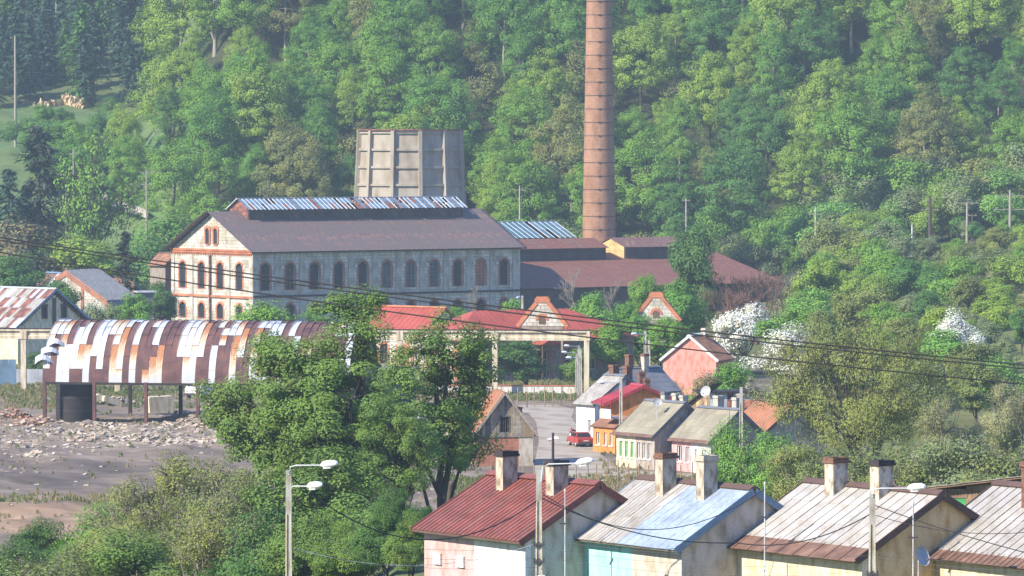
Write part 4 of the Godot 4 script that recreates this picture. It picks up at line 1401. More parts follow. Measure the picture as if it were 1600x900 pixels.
# ------------------------------------------------------------------ houses
func build_front_row() -> void:
	var gy := 9.0
	rng.seed = 71
	var h := house({"name": "red_roof_house", "label": "house with red ribbed iron roof and pink and white front", "pos": Vector3(1.44, gy, -212.06), "turn": -55.0, "L": 8.3, "hw": 4.29, "over": 0.5, "gover": 0.25, "eave": 3.59, "ridge": 5.89,
		"front": [["pink_wall", 0.5], ["white_wall", 0.5]], "gable": "grey_wall", "roof": ["red_paint_roof", "red_paint_roof", "red_paint_roof_b", "red_paint_roof_c"], "n": 26, "seam": 0.03, "trim": "red_paint_roof_b", "deck": "brown_trim",
		"stacks": [[-1.85, 0.75, 0.55, 0.8, 1.35, "plaster_stack", "soot"], [2.0, 0.75, 0.6, 0.8, 1.15, "plaster_stack", "soot"]]})
	one_box("gutter", Vector3(-1.2, 3.42, 3.99), Vector3(3.9, 3.54, 4.12), M["green_paint"], h)
	for x in [-2.8, -1.0]:
		var v := one_box("vent_box", Vector3(-0.3, 0, 0), Vector3(0.3, 0.5, 0.09), M["white_paint"], h)
		v.position = Vector3(x, 2.1, 3.794)
	house({"name": "two_tone_roof_house", "label": "double house roofed half in grey fibre sheet, half in pale blue metal, with turquoise front", "pos": Vector3(8.0, gy, -208.07), "turn": -55.0, "L": 8.2, "hw": 4.23, "over": 0.5, "gover": 0.2, "eave": 3.59, "ridge": 5.97,
		"front": [["grey_wall", 0.1], ["cyan_wall", 0.45], ["grey_wall", 0.45]], "gable": "grey_wall", "roof": ["fibre_roof"], "split": [[0.5, ["fibre_roof", "fibre_roof_b", "fibre_roof_c"], 15, -0.014, 5], [0.5, ["blue_roof", "blue_roof_b"], 7, 0.012, 3]], "trim": "blue_trim", "cap": "brown_trim",
		"stacks": [[-1.2, 0.75, 0.55, 0.75, 1.5, "plaster_stack", "old_brick"], [1.75, 0.75, 0.55, 0.75, 1.55, "plaster_stack", "plaster_stack"]]})
	house({"name": "grey_roof_house", "label": "cream house with grey battened roof, rusty eave strip and two whitewashed chimneys", "pos": Vector3(15.36, gy, -203.55), "turn": -55.0, "L": 9.1, "hw": 4.67, "over": 0.5, "gover": 0.2, "eave": 3.59, "ridge": 6.13,
		"front": [["cream_wall", 1.0]], "gable": "ochre_wall", "roof": ["fibre_roof_c", "fibre_roof", "fibre_roof_c"], "n": 14, "seam": -0.028, "rows": 3, "trim": "brown_trim", "band": [0.95, "brown_sheet", 9, 0.03],
		"stacks": [[-1.9, 0.5, 0.6, 0.8, 1.25, "white_stack", "old_brick"], [1.15, 0.5, 0.6, 0.8, 1.3, "white_stack", "soot"]]})
	house({"name": "ribbed_grey_roof_house", "label": "house at the frame's edge with ribbed grey roof, brown eave strip and brick chimney", "pos": Vector3(23.17, gy, -199.7), "turn": -55.0, "L": 9.1, "hw": 4.9, "over": 0.5, "gover": 0.2, "eave": 3.55, "ridge": 6.3,
		"front": [["cream_wall", 1.0]], "gable": "ochre_wall", "roof": ["fibre_roof_b", "fibre_roof"], "n": 17, "seam": -0.032, "rows": 2, "trim": "brown_trim", "band": [0.6, "brown_sheet", 26, 0.03],
		"stacks": [[-1.0, 1.1, 0.55, 0.7, 1.6, "old_brick", "old_brick"]]})
	# plank barn behind the last two houses
	var p := at(1500, 800, 232.0)
	var t := thing("plank_barn", "brown plank barn with lean-to roof behind the last grey-roofed houses", "barn", Vector3(p.x, 9.0, p.z), -10.0)
	rng.seed = 72
	var n := 26
	for k in n:
		var w := 7.6 / n
		var x := -3.8 + w * k
		if k in [11, 12, 13]: continue
		one_box("plank", Vector3(x + 0.008, 0, -0.02 + rng.randf_range(-0.012, 0.012)), Vector3(x + w - 0.008, 4.1 + 0.13 * x, 0.03), M[["wood_brown", "wood_brown_b", "wood_grey_c"][rng.randi() % 3]], t)
	var door := one_box("door", Vector3(-0.55, 1.2, -0.03), Vector3(0.3, 3.55, 0.02), M["door_green"], t)
	one_box("hinge", Vector3(-0.5, 3.1, 0.022), Vector3(0.1, 3.16, 0.04), M["iron"], door)
	one_box("lintel", Vector3(-0.6, 3.56, -0.04), Vector3(0.36, 4.0, 0.05), M["wood_brown_b"], t)
	one_box("sill_board", Vector3(-0.6, 0, -0.03), Vector3(0.36, 1.19, 0.03), M["wood_brown"], t)
	for s in [-3.9, 3.9]:
		one_box("side_wall", Vector3(s - 0.06, 0, -5.0), Vector3(s + 0.06, 4.1 + 0.13 * s - 0.15, -0.03), M["wood_brown_b"], t)
	one_box("back_wall", Vector3(-3.8, 0, -5.1), Vector3(3.8, 3.4, -5.0), M["wood_brown_b"], t)
	var slope := Transform3D(Basis(Vector3(0, 0, 1), atan(0.13)) * Basis(Vector3.RIGHT, -0.16), Vector3(0, 4.13, 0))
	var deck := MB.new()
	deck.box(Vector3(-4.4, -0.02, -5.4), Vector3(4.4, 0.06, 0.45), slope)
	var roof := part("roof", deck, M["wood_brown_b"], t)
	for k in 10:
		one_box("roof_sheet", Vector3(-4.45 + 0.89 * k, 0.064 + 0.012 * (k % 2), -5.45), Vector3(-4.45 + 0.89 * (k + 1) + 0.04, 0.1 + 0.012 * (k % 2), 0.5), M[["wood_grey_c", "fibre_roof_b", "wood_grey_c"][k % 3]], roof, slope)

func build_street_houses() -> void:
	rng.seed = 81
	var fw := {"frame": "white_paint", "cols": 2, "rows": 1, "bar": 0.1, "sill_mat": "white_paint"}
	var gw := {"frame": "green_paint", "glass": "green_paint", "cols": 2, "rows": 1, "bar": 0.1, "sill_mat": "white_paint"}
	var wins := []
	for k in 3:
		wins.append([0.45 + 0.85 * k, 0.95, 0.5, 1.45, gw])
		wins.append([3.15 + 0.8 * k, 0.95, 0.52, 1.45, fw])
	house({"name": "cream_street_house", "label": "small house with olive roof, cream front with green shutters beside a taupe half", "pos": Vector3(14.0, 0, -436.7), "turn": -55.0, "L": 6.1, "hw": 3.78, "over": 0.35, "gover": 0.15, "eave": 3.0, "ridge": 5.95,
		"front": [["pale_yellow_wall", 0.5], ["taupe_wall", 0.5]], "gable": "taupe_wall", "roof": ["olive_roof", "olive_roof_b"], "n": 12, "seam": 0.0, "rows": 5, "trim": "slate", "band": [0.35, "brown_sheet", 8, 0.0], "windows": wins,
		"stacks": [[-0.6, -0.4, 0.6, 0.95, "grey_concrete", "slate"], [1.1, -0.4, 0.6, 0.9, "white_stack", "grey_concrete"], [1.9, -0.6, 0.55, 0.9, "white_stack", "grey_concrete"]]})
	var wins2 := [[0.75, 0.85, 0.75, 1.45, fw], [2.05, 0.85, 0.55, 1.4, fw], [3.4, 0.9, 0.4, 1.2, fw], [4.5, 0.9, 0.4, 1.2, fw]]
	house({"name": "pink_street_house", "label": "small house with olive roof, pink front with white windows beside a white half", "pos": Vector3(18.7, 0, -431.8), "turn": -55.0, "L": 6.1, "hw": 3.55, "over": 0.35, "gover": 0.15, "eave": 2.75, "ridge": 5.6,
		"front": [["rose_wall", 0.5], ["white_wall", 0.5]], "gable": "taupe_wall", "roof": ["olive_roof_b", "olive_roof"], "n": 12, "seam": 0.0, "rows": 5, "trim": "slate", "band": [0.35, "brown_sheet", 8, 0.0], "windows": wins2,
		"stacks": [[-0.8, -0.5, 0.7, 1.3, "white_stack", "grey_concrete"], [1.9, -0.5, 0.65, 1.25, "grey_concrete", "grey_concrete"]]})
	var ow := [[0.5, 0.6, 0.6, 1.3, fw], [1.7, 0.6, 0.6, 1.3, fw]]
	house({"name": "orange_house", "label": "orange two-storey house with crimson roof and small balcony", "pos": Vector3(12.1, 0, -460.9), "turn": -73.0, "L": 3.6, "hw": 4.1, "over": 0.7, "gover": 0.3, "eave": 4.5, "ridge": 6.2,
		"front": [["orange_wall", 1.0]], "gable": "orange_wall", "roof": ["crimson_roof"], "n": 7, "seam": 0.03, "trim": "crimson_roof", "windows": ow, "stacks": [[0.9, -0.6, 0.5, 0.7, "old_brick", "old_brick"], [-1.0, -0.7, 0.6, 1.3, "old_brick", "old_brick"]]})
	# its lower front with the balcony
	var t := thing("balcony_annex", "orange annex with brown lean-to roof and white balcony in front of the crimson-roofed house", "annex", Vector3(9.6, 0, -457.6), -55.0)
	var an_h := [[0.5, 1.1, 0.7, 1.9], [1.75, 2.2, 0.7, 1.9], [2.7, 3.15, 0.7, 1.9]]
	var wall := part("front_wall", wall_mesh(3.6, 2.5, 0.25, an_h), M["orange_wall"], t, Transform3D(Basis(), Vector3(-1.8, 0, 1.0)))
	for h in an_h: window(wall, Transform3D(), h[0], h[1], h[2], h[3], fw)
	one_box("side_wall", Vector3(1.55, 0, -1.2), Vector3(1.8, 2.5, 0.74), M["white_wall"], t)
	one_box("far_side_wall", Vector3(-1.8, 0, -1.2), Vector3(-1.55, 2.5, 0.74), M["orange_wall"], t)
	var rf := one_box("roof", Vector3(-2.0, 0, 0), Vector3(2.0, 0.08, 2.2), M["brown_trim"], t)
	rf.transform = Transform3D(Basis(Vector3.RIGHT, 0.5), Vector3(0, 3.4, -0.75))
	for k in 8:
		one_box("roof_sheet", Vector3(-2.0 + 0.5 * k + 0.01, 0.084, 0.0), Vector3(-1.5 + 0.5 * k - 0.01, 0.12, 2.25), M["tile_brown"], rf)
	var bal := one_box("balcony", Vector3(0.1, 3.3, 0.2), Vector3(1.75, 3.42, 1.5), M["white_paint"], t)
	one_box("parapet", Vector3(0.1, 3.424, 1.4), Vector3(1.75, 4.2, 1.5), M["white_paint"], bal)
	for x in [0.15, 1.7]:
		one_box("post", Vector3(x - 0.04, 4.204, 1.41), Vector3(x + 0.04, 5.0, 1.49), M["crimson_roof"], bal)
	house({"name": "whitewashed_house", "label": "weathered house with pale grey roof, dark barge boards and peeling bluish walls", "pos": Vector3(10.27, 0, -474.9), "turn": -55.0, "L": 3.5, "hw": 4.0, "over": 0.3, "gover": 0.2, "eave": 3.7, "ridge": 6.45,
		"front": [["bluish_wall", 0.4], ["white_wall", 0.6]], "gable": "bluish_wall", "roof": ["fibre_roof", "fibre_roof_b"], "n": 7, "seam": 0.02, "rows": 4, "trim": "slate", "windows": [[1.9, 0.9, 0.6, 1.3, fw]],
		"stacks": [[1.3, -0.5, 0.7, 1.1, "old_brick", "old_brick"], [-0.7, -0.3, 0.75, 1.0, "old_brick", "old_brick"]]})
	house({"name": "slate_roof_house", "label": "house with dark slate roof behind the brick chimneys of the side street", "pos": foot(993, 489.0), "turn": 40.0, "L": 6.5, "hw": 3.3, "over": 0.3, "gover": 0.2, "eave": 4.2, "ridge": 6.5,
		"front": [["grey_wall", 1.0]], "gable": "white_wall", "gable_far": "bluish_wall", "roof": ["slate"], "n": 9, "seam": 0.0, "rows": 5, "trim": "slate", "stacks": [[-0.6, -0.3, 0.6, 1.4, "old_brick", "old_brick"], [0.9, 0.4, 0.6, 1.5, "white_stack", "old_brick"]]})
	house({"name": "coral_house", "label": "bright coral gable-ended house with brown tiled roof beside white blossom", "pos": foot(1090, 563.0), "turn": 70.0, "L": 6.5, "hw": 3.6, "over": 0.35, "gover": 0.25, "eave": 4.0, "ridge": 6.9,
		"front": [["coral_wall", 1.0]], "gable": "coral_wall", "gable_far": "coral_wall", "roof": ["tile_brown", "tile_b"], "n": 14, "seam": 0.03, "rows": 6, "trim": "white_paint", "stacks": [[1.2, 0.4, 0.5, 0.8, "white_stack", "white_stack"]]})
	house({"name": "tile_roof_house", "label": "low house with worn orange tiled roof half hidden by bushes", "pos": foot(1214, 452.0), "turn": -55.0, "L": 6.0, "hw": 3.8, "over": 0.3, "gover": 0.2, "eave": 2.4, "ridge": 5.1,
		"front": [["rose_wall", 1.0]], "gable": "taupe_wall", "roof": ["tile", "tile_b"], "n": 14, "seam": 0.03, "rows": 7, "trim": "brown_trim"})
	# shacks behind the street houses
	t = thing("long_shack", "patched shack with dark flat roof and grey iron wall behind olive roofs", "shack", foot(1140, 470.0), 8.0)
	for k in 9:
		one_box("wall_sheet", Vector3(-2.6 + 0.6 * k, 0, -0.03 + 0.02 * (k % 2)), Vector3(-2.01 + 0.6 * k, 5.0, 0.0 + 0.02 * (k % 2)), M[["galvanised", "bluish_wall", "fibre_roof", "galvanised", "rust_sheet"][k % 5]], t)
	one_box("back_wall", Vector3(-2.6, 0, -3.1), Vector3(2.75, 4.9, -3.0), M["wood_grey_b"], t)
	for s in [-2.66, 2.8]:
		one_box("side_wall", Vector3(s - 0.05, 0, -3.0), Vector3(s + 0.05, 4.95, -0.04), M["wood_grey"], t)
	one_box("roof", Vector3(-3.0, 5.004, -3.4), Vector3(3.2, 5.16, 0.4), M["dark_iron"], t)
	t = thing("tilted_lean_to", "small wooden lean-to with steep tilted roof beside the satellite dish", "shack", foot(1093, 462.0), -30.0)
	for k in 8:
		one_box("plank", Vector3(-1.2 + 0.3 * k, 0, 0), Vector3(-0.92 + 0.3 * k, 4.2 + 0.22 * k, 0.05), M[["fresh_wood", "wood_post", "wood_brown"][k % 3]], t)
	var lr := one_box("roof", Vector3(-1.6, -0.05, -1.8), Vector3(1.9, 0.06, 0.4), M["dark_iron"], t)
	lr.transform = Transform3D(Basis(Vector3(0, 0, 1), 0.63), Vector3(0.05, 5.2, 0))
	one_box("back_post", Vector3(-1.1, 0, -1.6), Vector3(-0.95, 4.3, -1.45), M["wood_post"], t)
	one_box("tall_back_post", Vector3(1.0, 0, -1.6), Vector3(1.15, 5.7, -1.45), M["wood_post"], t)
	t = thing("grey_plank_shed", "weathered grey plank shed with dark roof below the white blossom", "shed", foot(1203, 505.0), 12.0)
	for k in 9:
		one_box("board", Vector3(-2.0, 2.6 + 0.3 * k - 0.01, 0), Vector3(0.9, 2.9 + 0.3 * k - 0.03, 0.04), M[["wood_grey", "wood_grey_c", "wood_grey"][k % 3]], t)
	one_box("base_wall", Vector3(-2.0, 0, -0.05), Vector3(2.0, 2.58, -0.01), M["wood_grey_b"], t)
	for k in 6:
		one_box("plank", Vector3(0.92 + 0.2 * k, 2.6, 0), Vector3(1.1 + 0.2 * k, 5.15, 0.04), M[["wood_grey_c", "wood_grey"][k % 2]], t)
	one_box("side_wall", Vector3(-2.1, 0, -2.5), Vector3(-2.02, 5.0, 0), M["wood_grey"], t)
	one_box("far_side_wall", Vector3(2.15, 0, -2.5), Vector3(2.22, 5.0, 0), M["wood_grey"], t)
	one_box("roof", Vector3(-2.4, 5.25, -2.7), Vector3(2.5, 5.38, 0.35), M["dark_iron"], t)
	t = thing("rust_red_lean_to", "rust-red iron lean-to with a grey chimney behind the pink house", "shack", foot(1180, 462.0), -20.0)
	var lr2 := one_box("roof", Vector3(-1.6, 0, 0), Vector3(1.6, 0.06, 2.4), M["red_roof_far"], t)
	lr2.transform = Transform3D(Basis(Vector3.RIGHT, 0.5), Vector3(0, 4.6, -1.2))
	one_box("front_wall", Vector3(-1.5, 0, 0.6), Vector3(1.5, 3.45, 0.7), M["wood_brown_b"], t)
	one_box("back_wall", Vector3(-1.5, 0, -1.1), Vector3(1.5, 4.5, -1.0), M["wood_brown_b"], t)
	var ck := one_box("chimney", Vector3(-1.4, 0, 0.8), Vector3(-0.8, 5.2, 1.4), M["white_stack"], t)
	one_box("chimney_cap", Vector3(-1.48, 5.204, 0.72), Vector3(-0.72, 5.35, 1.48), M["grey_concrete"], ck)

func build_gable_barn() -> void:
	var p := flat(795, 735)
	var t := thing("wooden_gable_barn", "brick hut with grey plank gable, hatch and orange tiled roof by the street", "barn", Vector3((788.0 - 800.0) / F * 438.0, 0, -438.0), 9.0)
	var W := 5.5
	var eh := 2.9
	var rh := 6.7
	var depth := 5.4
	rng.seed = 91
	one_box("brick_base", Vector3(-W / 2 + 0.25, 0, -0.3), Vector3(1.35, 2.55, 0.0), M["brick"], t)
	one_box("plaster_base", Vector3(1.352, 0, -0.3), Vector3(W / 2 - 0.1, 2.6, 0.01), M["grey_wall"], t)
	one_box("corner_post", Vector3(-W / 2 + 0.05, 0, -0.3), Vector3(-W / 2 + 0.248, 2.6, 0.03), M["wood_post"], t)
	for s in [-1, 1]:
		one_box("side_wall", Vector3(s * (W / 2 - 0.25) - 0.12, 0, -depth), Vector3(s * (W / 2 - 0.25) + 0.12, eh, -0.302), M["brick"] if s < 0 else M["grey_wall"], t)
	var bw := MB.new()
	bw.prism([Vector2(-W / 2 + 0.4, 0), Vector2(W / 2 - 0.4, 0), Vector2(W / 2 - 0.4, eh + 0.1), Vector2(0, rh - 0.2), Vector2(-W / 2 + 0.4, eh + 0.1)], -depth, -depth + 0.2)
	part("back_wall", bw, M["wood_grey_b"], t)
	# gable planks, each cut to the slope, with a hatch left open
	var n := 22
	var w := W / n
	for k in n:
		var x0 := -W / 2 + w * k
		var x1 := x0 + w - 0.012
		var y := func(x: float) -> float: return rh - 0.12 - absf(x) * (rh - eh) / (W / 2 + 0.1)
		var m: Material = M[["wood_grey", "wood_grey_b", "wood_grey_c", "wood_post"][rng.randi() % 4]]
		var z := rng.randf_range(0, 0.02)
		if x1 > -0.42 and x0 < 0.42:
			var lo := MB.new()
			lo.box(Vector3(x0, 2.62, z + 0.03), Vector3(x1, 3.1, z + 0.07))
			part("plank", lo, m, t)
			var hi := MB.new()
			hi.prism([Vector2(x0, 4.5), Vector2(x1, 4.5), Vector2(x1, y.call(x1)), Vector2(x0, y.call(x0))], z + 0.03, z + 0.07)
			part("plank", hi, m, t)
			continue
		if float(y.call(x0)) < 2.75 and float(y.call(x1)) < 2.75: continue
		var mb := MB.new()
		mb.prism([Vector2(x0, 2.62), Vector2(x1, 2.62), Vector2(x1, maxf(2.64, y.call(x1))), Vector2(x0, maxf(2.64, y.call(x0)))], z + 0.03, z + 0.07)
		part("plank", mb, m, t)
	one_box("sill_beam", Vector3(-W / 2, 2.61, -0.28), Vector3(W / 2, 2.8, 0.025), M["wood_grey_b"], t)
	var bars := MB.new()
	for k in 4:
		bars.box(Vector3(-0.36 + 0.22 * k, 3.1, 0.0), Vector3(-0.32 + 0.22 * k, 4.5, 0.03))
	bars.box(Vector3(-0.5, 3.1, 0.072), Vector3(-0.4, 4.5, 0.12)); bars.box(Vector3(0.4, 3.1, 0.072), Vector3(0.5, 4.5, 0.12)); bars.box(Vector3(-0.5, 4.502, 0.072), Vector3(0.5, 4.6, 0.12))
	part("hatch", bars, M["wood_grey_b"], t)
	var side := W / 2 + 0.25
	var pitch := atan((rh - eh) / (W / 2 + 0.1))
	var s := side / cos(pitch)
	var deck := MB.new()
	deck.prism([Vector2(-side, rh - side * tan(pitch)), Vector2(-side, rh - side * tan(pitch) - 0.1), Vector2(0, rh - 0.1), Vector2(side, rh - side * tan(pitch) - 0.1), Vector2(side, rh - side * tan(pitch)), Vector2(0, rh)].duplicate(), -depth - 0.2, 0.45)
	var roof := part("roof", deck, M["wood_grey_b"], t)
	for f in [-1, 1]:
		var fr := Transform3D(Basis(Vector3(0, 0, 1) * f, Vector3(sin(pitch) * f, cos(pitch), 0), Vector3(cos(pitch) * f, -sin(pitch), 0)), Vector3(0, rh, (-depth + 0.25) / 2))
		fr.basis.x = fr.basis.y.cross(fr.basis.z)
		sheets(roof, "tile_strip", fr, depth + 0.6, s, 9, ["tile", "tile_b"], 0.02, 8, 0.05)
		var g := MB.new()
		g.beam(Vector3(0, rh + 0.02, 0.48), Vector3(f * side, rh - side * tan(pitch) + 0.02, 0.48), 0.05, 0.22)
		part("barge_board", g, M["wood_grey_c"], roof)
	var ch := one_box("chimney", Vector3(1.7, 3.6, -4.6), Vector3(2.3, 5.0, -4.0), M["brick"], t)
	one_box("chimney_cap", Vector3(1.64, 5.004, -4.66), Vector3(2.36, 5.15, -3.94), M["old_brick"], ch)

func build_station() -> void:
	# long low building of stone and brick behind the crane beam; same lie as the hall
	var o := Vector3((716.0 - 800.0) / F * 585.0, 0, -585.0)
	var t := thing("red_roofed_station", "long building with red roof, brick-edged stone pediments and shaded veranda", "building", o, 33.0)
	var L := 26.0
	var W := 12.0
	var ey := 5.2
	var ry := 8.6
	var st := {"frame": "white_paint", "arch": 0.5, "surround": "brick", "fill": "station_wall", "depth": 0.2, "cols": 2, "rows": 2, "bar": 0.12}
	var holes := []
	for x in [1.6, 5.0, 8.4, 15.6, 19.0, 22.4]: holes.append([x, x + 1.3, 1.2, 3.9])
	holes.append([11.6, 13.1, 0.1, 4.2])
	var fw := part("front_wall", wall_mesh(L, ey, 0.4, holes), M["station_wall"], t)
	for h in holes: window(fw, Transform3D(), h[0], h[1], h[2], h[3], st)
	var gx := Transform3D(Basis(Vector3(0, 0, 1), Vector3.UP, Vector3(-1, 0, 0)), Vector3(0, 0, -W))
	var gh := [[1.6, 2.9, 1.2, 3.9], [5.0, 6.3, 1.2, 3.9], [8.4, 9.7, 1.2, 3.9]]
	var gw := part("gable_wall", wall_mesh(W - 0.402, ey, 0.4, gh), M["stone"], t, gx)
	st = st.duplicate()
	st.surround = "orange_brick"
	for h in gh: window(gw, Transform3D(), h[0], h[1], h[2], h[3], st)
	var q := MB.new()
	for k in 9:
		for x in [0.0, W - 0.8]: q.box(Vector3(x, 0.55 * k, 0.004), Vector3(x + (0.8 if k % 2 else 0.55), 0.55 * k + 0.5, 0.08), gx)
	part("quoins", q, M["orange_brick"], t)
	one_box("back_wall", Vector3(0, 0, -W), Vector3(L, ey, -W + 0.4), M["stone"], t)
	one_box("end_wall", Vector3(L - 0.4, 0, -W + 0.402), Vector3(L, ey, -0.402), M["stone"], t)
	# hipped roof of overlapping strips
	var over := 0.6
	var hw := W / 2 + over
	var a := Vector3(-over, ey, over)
	var b := Vector3(L + over, ey, over)
	var c := Vector3(L + over, ey, -W - over)
	var d := Vector3(-over, ey, -W - over)
	var r0 := Vector3(hw - over, ry, -W / 2)
	var r1 := Vector3(L - hw + over, ry, -W / 2)
	var mb := MB.new()
	mb.quad(a, b, r1, r0); mb.quad(c, d, r0, r1); mb.tri(d, a, r0); mb.tri(b, c, r1); mb.quad(d, c, b, a)
	var roof := part("roof", mb, M["station_red"], t)
	var n := 34
	for k in n:
		var u := (k + 0.5) / n
		var lo := a.lerp(b, u)
		var x := clampf(lo.x, r0.x, r1.x)
		var hi := Vector3(x, ry, -W / 2)
		if lo.x < r0.x: hi = a.lerp(r0, (lo.x - a.x) / (r0.x - a.x)) * Vector3(0, 1, 1) + Vector3(lo.x, 0, 0)
		if lo.x > r1.x: hi = b.lerp(r1, (b.x - lo.x) / (b.x - r1.x)) * Vector3(0, 1, 1) + Vector3(lo.x, 0, 0)
		if (hi - lo).length() < 0.4: continue
		var sm := MB.new()
		sm.beam(lo + Vector3(0, 0.03, 0), hi + Vector3(0, 0.03, 0), 0.05, 0.07)
		part("roof_seam", sm, M["station_red"], roof)
	# pediments: stone with brick edges and a stub on top
	for pl in [[848.0, 499.0, 590.0], [1026.0, 490.0, 622.0]]:
		var lo := t.transform.affine_inverse() * at(pl[0], pl[1], pl[2])
		var g := Transform3D(Basis(Vector3.UP, deg_to_rad(-33.0 - 14.0)), lo - Vector3(0, 0.8, 0))
		var pd := MB.new()
		pd.prism([Vector2(-3.1, 0), Vector2(3.1, 0), Vector2(0.7, 2.9), Vector2(-0.7, 2.9)], -0.2, 0.2, g)
		var pm := part("pediment", pd, M["stone"], t)
		one_box("pediment_base", Vector3(-2.6, -3.0, -0.25), Vector3(2.6, -0.004, 0.15), M["station_wall"], pm, g)
		var ed := MB.new()
		for s in [-1, 1]:
			ed.beam(g * Vector3(s * 3.2, -0.1, 0), g * Vector3(s * 0.75, 2.85, 0), 0.6, 0.5)
		ed.box(Vector3(-0.95, 2.86, -0.3), Vector3(0.95, 3.4, 0.3), g); ed.box(Vector3(-0.75, 3.402, -0.26), Vector3(0.75, 3.6, 0.26), g)
		part("brick_edge", ed, M["orange_brick"], pm)
		var ar := MB.new()
		for k in 6:
			var a0 := PI * k / 6.0
			var a1 := PI * (k + 1) / 6.0
			ar.prism([Vector2(cos(a1), sin(a1)) * 0.5 + Vector2(0, 0.7), Vector2(cos(a0), sin(a0)) * 0.5 + Vector2(0, 0.7), Vector2(cos(a0), sin(a0)) * 0.85 + Vector2(0, 0.7), Vector2(cos(a1), sin(a1)) * 0.85 + Vector2(0, 0.7)], 0.19, 0.27, g)
		part("brick_arch", ar, M["orange_brick"], pm)
		one_box("louvre", Vector3(-0.45, 0.2, 0.19), Vector3(0.45, 1.1, 0.23), M["brown_trim"], pm, g)
	# porch roof over the door
	var pr := MB.new()
	pr.prism([Vector2(-2.2, 0), Vector2(2.2, 0), Vector2(0.0, 1.2)], 0.0, 3.2, Transform3D(Basis(), Vector3(12.3, 4.6, 0.05)))
	var porch := part("porch_roof", pr, M["station_red"], t)
	for x in [10.4, 14.2]:
		one_box("porch_post", Vector3(x - 0.1, 0, 2.9), Vector3(x + 0.1, 4.598, 3.1), M["brown_trim"], porch)
	# white platform edge in front
	var pa := flat(640, 614)
	var pb := flat(902, 614)
	var wl := thing("platform_wall", "low whitewashed platform wall in front of the red-roofed station", "wall", Vector3(pa.x, 0, pa.z), rad_to_deg(atan2(-(pb.z - pa.z), pb.x - pa.x)) - 4.0)
	var ln := pa.distance_to(pb)
	var kk := 0
	var x := 0.0
	while x < ln:
		one_box("slab", Vector3(x + 0.02, -0.1, -0.4), Vector3(minf(x + 1.8, ln) - 0.02, 0.85, 0.0), M["white_wall"], wl)
		x += 1.8
	one_box("coping", Vector3(0, 0.854, -0.45), Vector3(ln, 0.98, 0.06), M["orange_brick"], wl)

func build_stone_wing() -> void:
	rng.seed = 94
	var st := {"frame": "brown_trim", "arch": 0.3, "surround": "orange_brick", "fill": "stone", "depth": 0.2, "cols": 2, "rows": 2, "bar": 0.12}
	house({"name": "stone_wing", "label": "sunlit stone building with brick window arches glimpsed behind the big trees", "category": "building", "pos": foot(640, 612.0), "turn": -38.0, "L": 12.0, "hw": 4.6, "over": 0.4, "gover": 0.3, "eave": 5.4, "ridge": 8.4,
		"front": [["stone", 1.0]], "gable": "stone", "roof": ["station_red"], "n": 14, "seam": 0.03, "trim": "orange_brick", "windows": [[1.5, 1.2, 1.2, 2.6, st], [4.3, 1.2, 1.2, 2.6, st], [7.1, 1.2, 1.2, 2.6, st], [9.6, 1.2, 1.2, 2.6, st]]})

